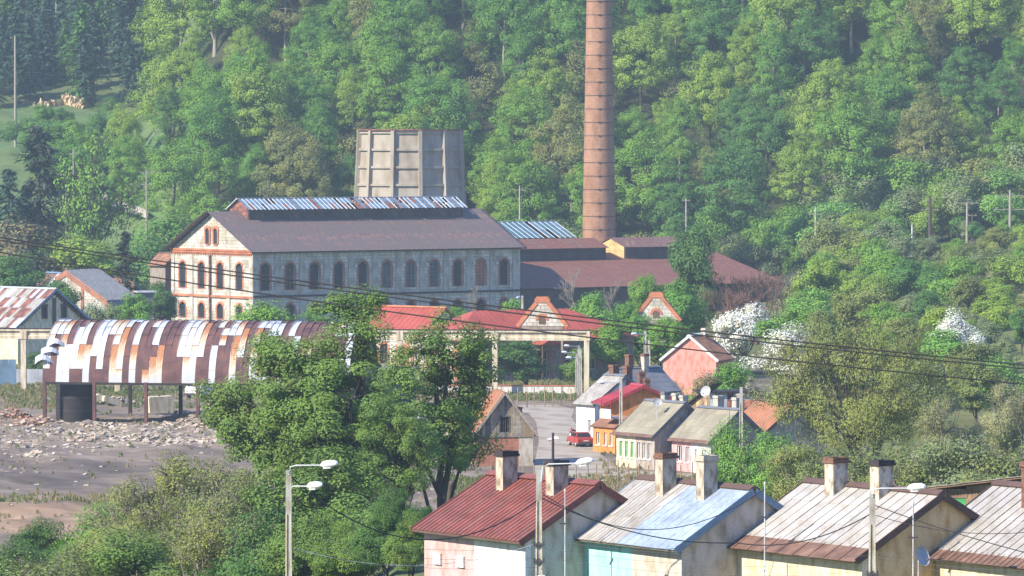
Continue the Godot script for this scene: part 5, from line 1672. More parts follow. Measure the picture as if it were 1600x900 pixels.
func build_left_buildings() -> void:
	build_stone_wing()
	rng.seed = 95
	var st := {"frame": "white_paint", "surround": "brick", "arch": 0.2, "fill": "cream_wall", "cols": 2, "rows": 2, "depth": 0.2, "bar": 0.12}
	var wins := []
	for k in 5: wins.append([1.4 + 3.0 * k, 1.2, 1.2, 2.4, st])
	var t := house({"name": "rusty_roof_depot", "label": "cream depot with rust-streaked grey iron roof and brown stepped gable edge", "category": "building", "pos": Vector3(-68.2, 0, -646.7), "turn": -42.0, "L": 20.0, "hw": 7.2, "over": 0.7, "gover": 0.5, "eave": 4.85, "ridge": 9.8,
		"front": [["cream_wall", 1.0]], "gable": "cream_gable", "roof": ["rust_sheet", "shed_white", "fibre_roof", "rust_sheet", "fibre_roof_b"], "n": 30, "seam": 0.03, "rows": 4, "trim": "blue_trim", "cap": "galvanised", "windows": wins})
	var g := Transform3D(Basis(Vector3(0, 0, -1), Vector3.UP, Vector3(1, 0, 0)), Vector3(9.5, 0, 0))
	var ed := MB.new()
	for s in [-1, 1]:
		for k in 14:
			var u := (k + 0.5) / 14.0
			var p := Vector2(s * 6.1 * u, 9.55 - 4.19 * u)
			ed.box(Vector3(p.x - 0.26, p.y - 0.42, 0.004), Vector3(p.x + 0.26, p.y - 0.02, 0.14), g)
	part("stepped_edge", ed, M["brown_trim"], t)
	one_box("middle_pilaster", Vector3(-0.3, 0, 0.004), Vector3(0.3, 8.6, 0.12), M["brown_trim"], t, g)
	for x in [-1.75, 1.75]:
		var w := MB.new()
		w.box(Vector3(-0.5, 0, 0.0), Vector3(0.5, 0.15, 0.14)); w.box(Vector3(-0.5, 0.152, 0), Vector3(-0.3, 1.6, 0.12)); w.box(Vector3(0.3, 0.152, 0), Vector3(0.5, 1.6, 0.12)); w.box(Vector3(-0.6, 1.602, 0), Vector3(0.6, 1.9, 0.15))
		var win := part("gable_window", w, M["brown_trim"], t, g * Transform3D(Basis(), Vector3(x, 5.9, 0.004)))
		one_box("pane", Vector3(-0.3, 0.152, 0), Vector3(0.3, 1.6, 0.03), M["dark_glass"], win)
	# stone workshop up the slope with a long grey roof
	var p := foot(128, 705.0)
	t = thing("stone_workshop", "brick-edged rubble-stone workshop with long grey roof sloping to a dark eave", "building", p, -26.0)
	var poly := [Vector2(-4.4, 0), Vector2(5.2, 0), Vector2(5.9, 3.2), Vector2(4.2, 6.2), Vector2(-2.6, 10.4), Vector2(-4.4, 9.2)]
	var mb := MB.new()
	mb.prism(poly, -9.0, 0.0)
	part("gable_wall", mb, M["stone"], t)
	var ed2 := MB.new()
	ed2.beam(Vector3(-2.7, 10.1, 0.06), Vector3(4.1, 5.9, 0.06), 0.12, 0.9); ed2.beam(Vector3(-4.5, 9.0, 0.066), Vector3(-2.5, 10.25, 0.066), 0.12, 0.8); ed2.beam(Vector3(4.0, 6.1, 0.072), Vector3(5.7, 3.2, 0.072), 0.12, 0.9)
	ed2.box(Vector3(-0.2, 0, 0.003), Vector3(0.3, 8.2, 0.1))
	part("brick_edge", ed2, M["brick"], t)
	for k in 3:
		var a := Vector3(-2.7, 10.45, 0.3 - 3.2 * k)
		var b := Vector3(4.35, 6.1, 0.3 - 3.2 * k)
		var rm := MB.new()
		var nn := Vector3(0.52, 0.85, 0) * 0.1
		rm.quad(a + nn, a + nn - Vector3(0, 0, 3.18), b + nn - Vector3(0, 0, 3.18), b + nn, true)
		rm.quad(a + nn * 0.2, b + nn * 0.2, b + nn, a + nn); rm.quad(b + nn * 0.2, b + nn * 0.2 - Vector3(0, 0, 3.18), b + nn - Vector3(0, 0, 3.18), b + nn)
		part("roof_sheet", rm, M["fibre_roof_b"], t)
		var em := MB.new()
		var c := Vector3(5.98, 3.1, 0.3 - 3.2 * k)
		var b2 := b + Vector3(0.05, -0.05, 0)
		em.quad(b2, c, c - Vector3(0, 0, 3.18), b2 - Vector3(0, 0, 3.18))
		em.quad(b2 + Vector3(0.09, 0.05, 0), c + Vector3(0.09, 0.05, 0), c - Vector3(-0.09, -0.05, 3.18), b2 - Vector3(-0.09, -0.05, 3.18))
		part("eave_sheet", em, M["slate"], t)
	rng.seed = 96
	house({"name": "brick_chimney_cottage", "label": "cottage with brown tile roof and stout brick chimney behind the stone workshop", "pos": foot(160, 738.0) , "turn": 20.0, "L": 9.0, "hw": 3.4, "eave": 6.2, "ridge": 8.6,
		"front": [["station_wall", 1.0]], "gable": "brick", "roof": ["tile_brown", "tile_b"], "n": 12, "seam": 0.02, "rows": 4, "stacks": [[-0.5, 0.3, 1.0, 1.3, "orange_brick", "old_brick"]]})
	house({"name": "hut_with_blue_edge", "label": "small hut with worn brown roof and blue edge below the meadow", "pos": foot(84, 745.0), "turn": -45.0, "L": 3.6, "hw": 2.4, "eave": 7.0, "ridge": 9.0, "category": "hut",
		"front": [["wood_brown_b", 1.0]], "gable": "wood_grey", "roof": ["brown_sheet", "shed_white"], "n": 6, "seam": 0.02, "trim": "blue_trim"})
	house({"name": "tiled_roof_cottage", "label": "small brown-roofed cottage peeping out beside the hall's gable", "pos": foot(262, 790.0), "turn": -40.0, "L": 4.0, "hw": 2.8, "eave": 9.0, "ridge": 11.0, "category": "cottage",
		"front": [["station_wall", 1.0]], "gable": "brick", "roof": ["tile_brown", "tile_b"], "n": 6, "seam": 0.02, "rows": 3})
	t = thing("dark_tower_shed", "tall narrow dark sheet-metal shed beside the hall's gable", "shed", foot(228, 700.0), 15.0)
	for k in 5:
		one_box("wall_sheet", Vector3(-1.0 + 0.4 * k, 0, 0.02 * (k % 2)), Vector3(-0.61 + 0.4 * k, 7.4, 0.03 + 0.02 * (k % 2)), M["slate"], t)
	one_box("body", Vector3(-1.0, 0, -2.4), Vector3(1.0, 7.38, -0.01), M["dark_iron"], t)
	one_box("roof", Vector3(-1.4, 7.41, -2.6), Vector3(1.5, 7.6, 0.4), M["galvanised"], t)
	t = thing("board_fence", "fresh yellow board fence beside the foot of the hall's gable", "fence", foot(254, 690.0), 10.0)
	for k in 15:
		one_box("board", Vector3(-1.9 + 0.25 * k, -0.1, 0), Vector3(-1.67 + 0.25 * k, 3.4 + 0.06 * (k % 3), 0.04), M["fresh_wood"], t)
	for y in [0.8, 2.6]: one_box("rail", Vector3(-1.9, y, -0.1), Vector3(1.85, y + 0.12, -0.003), M["wood_post"], t)
	t = thing("blue_hoarding", "blue and grey sheet hoarding under the crane beam near the depot", "fence", foot(22, 582.0), 6.0)
	for k in 8:
		one_box("panel", Vector3(-3.4 + 0.9 * k, 0, 0.01 * (k % 2)), Vector3(-2.52 + 0.9 * k, 3.1 if k < 4 else 1.9, 0.04 + 0.01 * (k % 2)), M["blue_trim"] if k < 4 else M["galvanised"], t)

# ------------------------------------------------------------------ poles, lamps, cables
# a street lamp: head at the end of an arm; parts of the pole that carries it
func lamp_arm(t: Node3D, foot_at: Vector3, tip: Vector3) -> void:
	var d := tip - foot_at
	var mb := MB.new()
	mb.tube([foot_at, foot_at + Vector3(d.x * 0.04, d.y * 0.75, d.z * 0.04), foot_at + Vector3(d.x * 0.2, d.y * 0.92, d.z * 0.2), tip], [0.035, 0.035, 0.033, 0.03], 7)
	var arm := part("lamp_arm", mb, M["galvanised"], t)
	var x := Vector3(d.x, d.y * 0.35, d.z).normalized()
	var z := x.cross(Vector3.UP).normalized()
	var head := MB.new()
	var secs := [[-0.06, 0.05, 0.06], [0.03, 0.11, 0.15], [0.2, 0.16, 0.19], [0.5, 0.16, 0.18], [0.66, 0.12, 0.12], [0.72, 0.04, 0.05]]
	var rings := []
	for s in secs:
		var ring := []
		for k in 10:
			var a := TAU * k / 10.0
			var dy: float = sin(a) * s[2] * (1.0 if sin(a) > 0 else 0.55)
			ring.append(tip + x * s[0] + z * cos(a) * s[1] + Vector3(0, dy, 0))
		rings.append(ring)
	for i in secs.size() - 1:
		for k in 10:
			head.quad(rings[i][k], rings[i][(k + 1) % 10], rings[i + 1][(k + 1) % 10], rings[i + 1][k])
	part("lamp_head", head, M["lamp_white"], arm)
	var gl := MB.new()
	gl.box(Vector3(0.08, -0.15, -0.09), Vector3(0.4, -0.07, 0.09), Transform3D(Basis(x, z.cross(x), z), tip))
	part("lamp_glass", gl, M["lamp_glass"], arm)

func lamp_pole(label: String, px: float, top_py: float, d: float, lamps: Array, base_y := 9.0, w := 0.28, group := "") -> Node3D:
	var top := at(px, top_py, d)
	base_y = ground_y(top.x, -d)
	var t := thing("lamp_pole", label, "street lamp", Vector3(top.x, base_y, -d), 0.0, group)
	var h := top.y - base_y
	var mb := MB.new()
	# an H-shaped concrete pole, narrower at the top
	mb.prism([Vector2(-w * 0.62, 0), Vector2(w * 0.62, 0), Vector2(w * 0.4, h), Vector2(-w * 0.4, h)], -w * 0.3, w * 0.3)
	part("pole", mb, M["grey_concrete"], t)
	for s in [-1, 1]:
		var fl := MB.new()
		fl.prism([Vector2(s * w * 0.5 - w * 0.12, 0), Vector2(s * w * 0.5 + w * 0.12, 0), Vector2(s * w * 0.32 + w * 0.08, h * 0.82), Vector2(s * w * 0.32 - w * 0.08, h * 0.82)], w * 0.305, w * 0.48)
		part("flange", fl, M["beam_concrete"], t)
	for l in lamps:
		var a: Vector3 = at(l[0], l[1], d) - t.position
		var b: Vector3 = at(l[2], l[3], d - 0.6) - t.position
		lamp_arm(t, a + Vector3(0, 0, w * 0.3), b)
	return t

func clutter(t: Node3D, ys: Array) -> void:
	for y in ys:
		var mb := MB.new()
		mb.box(Vector3(-0.24, y - 0.04, 0.14), Vector3(0.24, y + 0.04, 0.2))
		for s in [-0.2, 0.0, 0.2]:
			mb.tube([Vector3(s, y + 0.04, 0.17), Vector3(s, y + 0.16, 0.17)], [0.03, 0.045], 6)
		part("insulator_bracket", mb, M["iron"], t)

func cable(called: String, label: String, pts: Array, sag: float, r: float, m := "cable", group := "") -> void:
	var mb := MB.new()
	for i in pts.size() - 1:
		var line := []
		var rad := []
		for k in 17:
			var u := k / 16.0
			line.append((pts[i] as Vector3).lerp(pts[i + 1], u) - Vector3(0, sag * 4.0 * u * (1.0 - u), 0))
			rad.append(r)
		mb.tube(line, rad, 5)
	var o := part(called, mb, M[m], self)
	tag(o, label, "cable", group)

func utility_pole(label: String, px: float, base_py: float, top_py: float, d: float, arms: Array, m := "pale_bark", w := 0.3) -> void:
	var b := at(px, base_py, d)
	var gy := ground_y(b.x, -d)
	var h := at(px, top_py, d).y - gy
	var t := thing("utility_pole", label, "utility pole", Vector3(b.x, gy, -d), 0.0, "poles along the foot of the hill")
	var mb := MB.new()
	mb.tube([Vector3(0, -0.3, 0), Vector3(0, h * 0.5, 0), Vector3(0, h, 0)], [w * 0.62, w * 0.52, w * 0.4], 8)
	part("pole", mb, M[m], t)
	for a in arms:
		var am := MB.new()
		am.box(Vector3(-a[1] / 2.0, h - a[0] - 0.08, -0.1), Vector3(a[1] / 2.0, h - a[0] + 0.08, 0.08))
		for k in 3:
			var x: float = a[1] * (k - 1) * 0.42
			am.tube([Vector3(x, h - a[0] + 0.08, 0), Vector3(x, h - a[0] + 0.32, 0)], [0.05, 0.08], 6)
		part("crossarm", am, M["wood_grey"], t)

func build_poles() -> void:
	var a := lamp_pole("concrete pole with two white lamps among the trees, tallest in front", 451, 735, 196.0, [[452, 742, 503, 727], [455, 768, 482, 760]])
	clutter(a, [4.0, 4.35, 3.0])
	one_box("meter_box", Vector3(0.1, 3.9, 0.14), Vector3(0.38, 4.3, 0.34), M["white_paint"], a)
	var b := lamp_pole("concrete lamp pole standing between the red roof and the two-tone roof", 842, 735, 200.0, [[846, 752, 902, 724]])
	clutter(b, [3.3, 4.0])
	one_box("switch_box", Vector3(-0.05, 2.35, 0.14), Vector3(0.25, 2.75, 0.32), M["white_paint"], b)
	var c := lamp_pole("concrete lamp pole in front of the cream house's ochre gable", 1363, 772, 193.0, [[1364, 777, 1420, 763]])
	clutter(c, [3.4, 2.4])
	# thin service masts on the houses
	for m in [[883, 768, 905, 205.5, "thin steel service mast beside the red-roofed house's gable"], [1195, 757, 905, 201.0, "thin steel service mast at the blue roof's corner"], [1427, 788, 905, 198.0, "thin steel service mast in front of the ochre gable"]]:
		var top := at(m[0], m[1], m[3])
		var t := thing("service_mast", m[4], "mast", Vector3(top.x, 9.0, -m[3]), 0.0, "service masts of the front houses")
		var mb := MB.new()
		mb.tube([Vector3(0, -0.2, 0), Vector3(0, top.y - 9.0, 0)], [0.032, 0.03], 8)
		part("pipe", mb, M["galvanised"], t)
		var cap := MB.new()
		cap.tube([Vector3(0, top.y - 9.0, 0), Vector3(0, top.y - 8.88, 0)], [0.05, 0.03], 8)
		part("cap", cap, M["white_paint"], t)
		var br := MB.new()
		br.box(Vector3(-0.2, top.y - 10.4, -0.04), Vector3(0.2, top.y - 10.34, 0.04))
		part("bracket", br, M["iron"], t)
	# the three black lines that cross the whole view
	for k in 3:
		var y: Array = [[362, 556], [366, 561], [384, 585]][k]
		var p := at(-120, y[0] - 10, 132.0)
		var q := at(1720, y[1] + 26, 118.0)
		cable("overhead_cable", ["topmost black cable of the twin lines crossing the whole view", "lower black cable of the twin lines crossing the whole view", "single black cable crossing the view below the twin lines"][k], [p, q], 0.25 + 0.04 * k, 0.019, "cable")
	# lines between the front poles and houses
	var A := at(455, 745, 196.0)
	var B := at(846, 778, 200.0)
	var C := at(1365, 800, 193.0)
	cable("service_cable", "thick cable sagging from the two-lamp pole to the middle pole", [A, B], 2.15, 0.028)
	cable("service_cable", "cable running from the middle pole over the blue roof to the ochre gable's pole", [B, at(1150, 848, 200.0), C], 0.55, 0.024)
	cable("service_cable", "cable from the middle pole to the mast at the blue roof", [at(848, 772, 200.0), at(1195, 764, 201.0)], 1.6, 0.018)
	cable("service_cable", "cable leaving the ochre gable's pole to the right", [at(1368, 790, 193.0), at(1620, 868, 188.0)], 0.1, 0.02)
	cable("service_cable", "cable over the ribbed grey roof from the ochre gable's pole", [at(1368, 805, 193.0), at(1620, 830, 190.0)], 0.35, 0.014)
	cable("service_cable", "thin pale wire low down between the first two poles", [at(455, 855, 196.0), at(842, 848, 200.0)], 0.85, 0.01, "galvanised")
	for k in 3:
		cable("low_wire", "thin grey wire of the low bundle in front of the first house", [at(455, 838 + 11 * k, 196.0), at(842, 858 + 14 * k, 199.5)], 0.25 + 0.05 * k, 0.0065, "grey_cable", "low wires of the first span")
		cable("low_wire", "thin grey wire of the low bundle before the turquoise house", [at(846, 842 + 14 * k, 200.0), at(1362, 868 + 12 * k, 193.5)], 0.35 + 0.05 * k, 0.0065, "grey_cable", "low wires of the second span")
		cable("low_wire", "thin grey wire of the low bundle before the ochre gable", [at(1364, 862 + 8 * k, 193.0), at(1640, 885 + 7 * k, 189.0)], 0.15, 0.0065, "grey_cable", "low wires of the third span")
	# street poles farther on
	for m in [[1008, 517, 540.0, "concrete lamp pole above the slate roof", [[1008, 523, 995, 522]]], [907, 545, 545.0, "lamp post beside the crane beam's end, nearest of the close cluster", [[907, 560, 893, 559]]], [904, 540, 553.0, "lamp post beside the crane beam's end, middle one of the close cluster", [[904, 545, 890, 541]]], [901, 552, 560.0, "lamp post beside the crane beam's end, farthest of the close cluster", [[901, 556, 886, 551]]], [970, 590, 450.0, "lamp pole in front of the crimson roof", [[969, 602, 945, 598]]], [1158, 605, 424.0, "lamp pole over the pink street house", []], [816, 462, 600.0, "lamp pole above the red station roof, far left of its pediment", [[816, 464, 812, 465]]]]:
		lamp_pole(m[3], m[0], m[1], m[2], m[4], 0.0, 0.32)
	lamp_pole("bare concrete pole beside the slate roof", 1014, 532, 545.0, [], 0.0, 0.32)
	var bp := thing("black_post", "dark straight post standing in the street before the plank gable", "post", Vector3(flat(864, 735).x, 0, flat(864, 735).z))
	var mb := MB.new()
	mb.tube([Vector3(0, -0.2, 0), Vector3(0, 3.3, 0)], [0.13, 0.11], 8)
	part("shaft", mb, M["dark_iron"], bp)
	var mb2 := MB.new()
	mb2.tube([Vector3(0, 3.3, 0), Vector3(0, 3.42, 0)], [0.14, 0.1], 8)
	part("cap", mb2, M["iron"], bp)
	# poles at the foot of the hill
	utility_pole("tall wooden pole with crossarms on the bank by the road", 229, 345, 265, 845.0, [[0.5, 2.4], [2.6, 2.0]])
	utility_pole("slim pole against the hill left of the chimney", 812, 342, 290, 872.0, [[0.8, 2.2]], "grey_concrete")
	utility_pole("white-topped pole right of the chimney", 1072, 345, 310, 870.0, [[0.4, 1.6]], "grey_concrete", 0.26)
	utility_pole("tall pale pole over the scrub, right of the tall green tree", 1274, 462, 323, 790.0, [[1.2, 2.4]], "grey_concrete")
	utility_pole("short white pole with a crossbar in front of the tall pale one", 1283, 475, 417, 760.0, [[0.6, 3.2]], "white_paint", 0.36)
	utility_pole("thin white pole in the scrub", 1425, 392, 350, 845.0, [], "white_paint", 0.24)
	utility_pole("thick wooden pole with guy struts on the hill foot", 1453, 385, 305, 855.0, [[2.6, 3.2], [0.9, 2.0]], "bark", 0.6)
	utility_pole("brown pole with long crossarm near the frame's edge", 1511, 380, 318, 850.0, [[-0.1, 4.2]], "pale_bark", 0.45)
	utility_pole("darker pole close behind the one with the long crossarm", 1519, 390, 335, 862.0, [[0.2, 1.6]], "bark", 0.34)
	utility_pole("tallest brown pole at the frame's edge", 1578, 388, 297, 845.0, [[1.0, 5.0], [3.4, 5.6]], "pale_bark", 0.5)
	utility_pole("pale pole high on the meadow by the rock cutting", 24, 172, 56, 1010.0, [], "pale_bark", 0.5)
	utility_pole("slim pole on the grassy slope behind the pine", 115, 330, 232, 905.0, [[1.0, 1.6]], "pale_bark", 0.34)
	utility_pole("dark pole on the grassy slope below the pine", 104, 385, 268, 862.0, [[0.6, 2.2], [2.0, 1.8]], "bark", 0.5)

# ------------------------------------------------------------------ vehicles, fences and the like
func wheel(t: Node3D, where: Vector3, r: float, w: float) -> void:
	var mb := MB.new()
	mb.tube([where - Vector3(0, 0, w / 2), where + Vector3(0, 0, w / 2)], [r, r], 18)
	var o := part("wheel", mb, M["rubber"], t)
	var rm := MB.new()
	rm.tube([where - Vector3(0, 0, w / 2 + 0.01), where + Vector3(0, 0, w / 2 + 0.01)], [r * 0.58, r * 0.58], 14)
	part("rim", rm, M["chrome"], o)

# a small three-box saloon; own frame: nose towards -x... its tail towards +x
func build_car() -> void:
	var p := flat(907, 697)
	var t := thing("parked_car", "red saloon car parked at the roadside, tail towards the viewer", "car", Vector3(p.x, 0.006, p.z), -76.0)
	var w := 0.82
	var body := MB.new()
	var prof := [Vector2(-2.1, 0.32), Vector2(2.1, 0.32), Vector2(2.14, 0.55), Vector2(2.08, 0.86), Vector2(1.2, 0.92), Vector2(-0.85, 0.92), Vector2(-1.95, 0.82), Vector2(-2.12, 0.6)]
	body.prism(prof, -w, w)
	var b := part("body", body, M["red_car"], t)
	var cab := MB.new()
	var lo := [Vector3(-0.9, 0.92, 0.78), Vector3(1.3, 0.92, 0.78), Vector3(0.95, 1.38, 0.62), Vector3(-0.3, 1.38, 0.62)]
	var mir := lo.map(func(q): return q * Vector3(1, 1, -1))
	cab.quad(lo[0], lo[1], lo[2], lo[3]); cab.quad(mir[1], mir[0], mir[3], mir[2]); cab.quad(lo[3], lo[2], mir[2], mir[3]); cab.quad(lo[1], mir[1], mir[2], lo[2]); cab.quad(mir[0], lo[0], lo[3], mir[3])
	var c := part("cabin", cab, M["red_car"], t)
	var glass := MB.new()
	var k := 0.012
	glass.quad(Vector3(1.27, 0.98, 0.66) + Vector3(k, 0, 0), Vector3(1.27, 0.98, -0.66) + Vector3(k, 0, 0), Vector3(1.0, 1.33, -0.56) + Vector3(k, 0, 0), Vector3(1.0, 1.33, 0.56) + Vector3(k, 0, 0))
	part("rear_window", glass, M["car_glass"], c)
	var ws := MB.new()
	ws.quad(Vector3(-0.83, 0.98, -0.68) - Vector3(k, 0, 0), Vector3(-0.83, 0.98, 0.68) - Vector3(k, 0, 0), Vector3(-0.36, 1.33, 0.57) - Vector3(k, 0, 0), Vector3(-0.36, 1.33, -0.57) - Vector3(k, 0, 0))
	part("windscreen", ws, M["car_glass"], c)
	for s in [-1, 1]:
		for seg in [[-0.66, 0.18, -0.28], [0.26, 1.1, 0.9]]:
			var g := MB.new()
			var q := [Vector3(seg[0], 0.98, s * 0.775), Vector3(seg[1], 0.98, s * 0.775), Vector3(minf(seg[1], 0.93), 1.32, s * 0.66), Vector3(maxf(seg[0], -0.3), 1.32, s * 0.66)]
			if s > 0: g.quad(q[0], q[1], q[2], q[3])
			else: g.quad(q[1], q[0], q[3], q[2])
			part("side_window", g, M["car_glass"], c)
		one_box("tail_lamp", Vector3(2.08, 0.58, s * 0.62 - 0.15), Vector3(2.135, 0.74, s * 0.62 + 0.15), M["tail_lamp"], b)
		one_box("headlight", Vector3(-2.13, 0.58, s * 0.55 - 0.14), Vector3(-2.06, 0.74, s * 0.55 + 0.14), M["lamp_white"], b)
		for x in [-1.3, 1.25]: wheel(t, Vector3(x, 0.29, s * 0.72), 0.29, 0.2)
	one_box("rear_bumper", Vector3(2.1, 0.34, -0.84), Vector3(2.24, 0.5, 0.84), M["bumper"], t)
	one_box("front_bumper", Vector3(-2.22, 0.34, -0.84), Vector3(-2.1, 0.5, 0.84), M["bumper"], t)
	one_box("number_plate", Vector3(2.13, 0.58, -0.24), Vector3(2.15, 0.69, 0.24), M["white_paint"], b)

func build_small_things() -> void:
	build_car()
	# motorcycle
	var p := flat(895, 684)
	var t := thing("motorcycle", "dark red motorcycle standing on the road just beyond the red car", "motorcycle", Vector3(p.x, 0.006, p.z), -70.0)
	for x in [-0.62, 0.62]: wheel(t, Vector3(x, 0.3, 0), 0.3, 0.1)
	var mb := MB.new()
	mb.beam(Vector3(-0.62, 0.3, 0), Vector3(-0.35, 0.98, 0), 0.06, 0.06); mb.beam(Vector3(0.62, 0.3, 0), Vector3(0.05, 0.5, 0), 0.08, 0.08); mb.box(Vector3(-0.25, 0.25, -0.14), Vector3(0.2, 0.55, 0.14))
	part("frame", mb, M["iron"], t)
	one_box("fuel_tank", Vector3(-0.32, 0.62, -0.15), Vector3(0.1, 0.86, 0.15), M["red_car"], t)
	one_box("seat", Vector3(0.1, 0.66, -0.13), Vector3(0.7, 0.78, 0.13), M["rubber"], t)
	one_box("handlebar", Vector3(-0.4, 0.98, -0.36), Vector3(-0.35, 1.03, 0.36), M["chrome"], t)
	# geese
	for k in 2:
		var g := flat([859.0, 868.0][k], [693.0, 690.0][k])
		t = thing("goose", ["white goose on the road, on the near side of the dark post", "white goose on the road, just right of the dark post"][k], "goose", Vector3(g.x, 0.006, g.z), [30.0, 160.0][k], "geese on the road")
		var bd := MB.new()
		bd.tube([Vector3(-0.36, 0.36, 0), Vector3(-0.25, 0.36, 0), Vector3(-0.05, 0.34, 0), Vector3(0.16, 0.38, 0), Vector3(0.26, 0.5, 0), Vector3(0.29, 0.68, 0), Vector3(0.35, 0.74, 0), Vector3(0.42, 0.73, 0)], [0.02, 0.1, 0.17, 0.13, 0.06, 0.045, 0.06, 0.03], 10)
		part("body", bd, M["feather"], t)
		var bk := MB.new()
		bk.tube([Vector3(0.41, 0.73, 0), Vector3(0.5, 0.71, 0)], [0.028, 0.01], 6)
		part("beak", bk, M["beak"], t)
		for s in [-0.06, 0.06]:
			var lg := MB.new()
			lg.tube([Vector3(0.0, 0.25, s), Vector3(0.02, 0.0, s)], [0.02, 0.014], 5); lg.box(Vector3(0.0, 0.0, s - 0.04), Vector3(0.1, 0.012, s + 0.04))
			part("leg", lg, M["beak"], t)
	# van behind the shed
	p = flat(312, 622)
	t = thing("white_van", "white van parked beyond the vaulted shed", "van", Vector3(p.x, ground_y(p.x, p.z), p.z), 72.0)
	mb = MB.new()
	mb.prism([Vector2(-2.3, 0.4), Vector2(2.3, 0.4), Vector2(2.3, 2.05), Vector2(-1.2, 2.05), Vector2(-1.85, 1.35), Vector2(-2.3, 1.15)], -0.9, 0.9)
	var vb := part("body", mb, M["van_white"], t)
	for s in [-1, 1]:
		for x in [-1.4, 1.4]: wheel(t, Vector3(x, 0.34, s * 0.78), 0.34, 0.22)
		one_box("side_window", Vector3(-1.1, 1.3, s * 0.905 - 0.01), Vector3(-0.3, 1.8, s * 0.905 + 0.01), M["car_glass"], vb)
		one_box("headlight", Vector3(-2.33, 0.8, s * 0.65 - 0.15), Vector3(-2.28, 1.0, s * 0.65 + 0.15), M["lamp_glass"], vb)
	var sc := MB.new()
	sc.quad(Vector3(-1.87, 1.37, -0.8), Vector3(-1.87, 1.37, 0.8), Vector3(-1.27, 2.0, 0.75), Vector3(-1.27, 2.0, -0.75))
	part("windscreen", sc, M["car_glass"], vb)
	one_box("bumper", Vector3(-2.42, 0.38, -0.92), Vector3(-2.29, 0.62, 0.92), M["bumper"], t)
	# yellow lorry behind the big trees
	p = flat(622, 690)
	t = thing("yellow_lorry", "yellow lorry with a white cab half hidden behind the big trees", "lorry", Vector3(p.x, ground_y(p.x, p.z), p.z), 8.0)
	one_box("cargo_bed", Vector3(-2.3, 0.9, -1.15), Vector3(1.1, 2.0, 1.15), M["yellow_paint"], t)
	mb = MB.new()
	mb.prism([Vector2(1.2, 0.6), Vector2(3.0, 0.6), Vector2(3.0, 1.6), Vector2(2.75, 2.6), Vector2(1.2, 2.6)], -1.1, 1.1)
	var cb := part("cab", mb, M["van_white"], t)
	for s in [-1, 1]:
		for x in [-1.6, -0.6, 2.2]: wheel(t, Vector3(x, 0.48, s * 0.95), 0.48, 0.3)
		one_box("side_window", Vector3(1.6, 1.7, s * 1.105 - 0.01), Vector3(2.6, 2.35, s * 1.105 + 0.01), M["car_glass"], cb)
	one_box("chassis", Vector3(-2.3, 0.6, -0.5), Vector3(1.19, 0.89, 0.5), M["bumper"], t)
	# dark blue shed with a flat roof behind the trees
	p = flat(608, 640)
	t = thing("navy_shed", "dark blue sheet-metal shed glimpsed between the big trees", "shed", Vector3(p.x, ground_y(p.x, p.z), p.z), 14.0)
	for k in 10:
		one_box("wall_sheet", Vector3(-3.0 + 0.6 * k, -0.3, 0.02 * (k % 2)), Vector3(-2.42 + 0.6 * k, 4.0, 0.04 + 0.02 * (k % 2)), M["navy_sheet"], t)
	one_box("body", Vector3(-3.0, -0.3, -4.0), Vector3(3.0, 3.98, -0.01), M["navy_sheet"], t)
	one_box("roof", Vector3(-3.3, 4.02, -4.3), Vector3(3.3, 4.2, 0.5), M["slate"], t)
	# concrete block and slabs among the rubble
	for b in [[253, 645, 3.0, 1.9, 1.6, 0.0, "big square concrete block in the yard beyond the shed"], [150, 640, 1.9, 0.7, 1.2, 22.0, "tilted pale concrete slab in the yard rubble beside the block"], [175, 640, 2.2, 0.7, 1.0, -18.0, "second tilted concrete slab in the yard rubble, nearer the block"]]:
		var q := flat(b[0], b[1])
		t = thing("concrete_block", b[6], "block", Vector3(q.x, ground_y(q.x, q.z) - 0.1, q.z), 25.0)
		mb = MB.new()
		var bev := 0.12
		mb.prism([Vector2(-b[2] / 2 + bev, 0), Vector2(b[2] / 2 - bev, 0), Vector2(b[2] / 2, bev), Vector2(b[2] / 2 - 0.05, b[3] - bev), Vector2(b[2] / 2 - bev * 2, b[3]), Vector2(-b[2] / 2 + bev, b[3] - 0.06), Vector2(-b[2] / 2, b[3] - bev * 2)], -b[4], 0.0, Transform3D(Basis(Vector3(0, 0, 1), deg_to_rad(b[5])), Vector3(0, 0.3 if b[5] else 0.0, 0)))
		part("mass", mb, M["beam_concrete"], t)
		one_box("lifting_loop", Vector3(-0.1, b[3] - 0.02 if not b[5] else b[3] * 0.7, -b[4] * 0.5 - 0.03), Vector3(0.1, b[3] + 0.12, -b[4] * 0.5 + 0.03), M["rust_sheet"], t)
	# satellite dishes
	for s in [[1104, 612, 458.0, 0.55, -35.0, "large grey satellite dish on the wooden lean-to"], [1027, 629, 434.5, 0.4, 10.0, "pale round satellite dish behind the cream street house's ridge"], [1437, 870, 192.5, 0.42, 48.0, "oval white satellite dish on a mast before the ochre gable"]]:
		var q := at(s[0], s[1], s[2])
		var base := 9.0 if s[2] < 300 else 0.0
		t = thing("satellite_dish", s[5], "satellite dish", Vector3(q.x, base, q.z), s[4])
		var y: float = q.y - base
		var prof := []
		for k in 6:
			var u := k / 5.0
			prof.append(Vector2(maxf(0.01, s[3] * u), s[3] * 0.28 * u * u))
		mb = MB.new()
		mb.lathe(prof, 22)
		part("reflector", mb, M["dish"], t, Transform3D(Basis(Vector3.RIGHT, deg_to_rad(68.0)), Vector3(0, y, 0.05)))
		mb = MB.new()
		mb.tube([Vector3(0, -0.1, -0.06), Vector3(0, y + 0.02, -0.06)], [0.035, 0.03], 8)
		part("mast", mb, M["galvanised"], t)
		mb = MB.new()
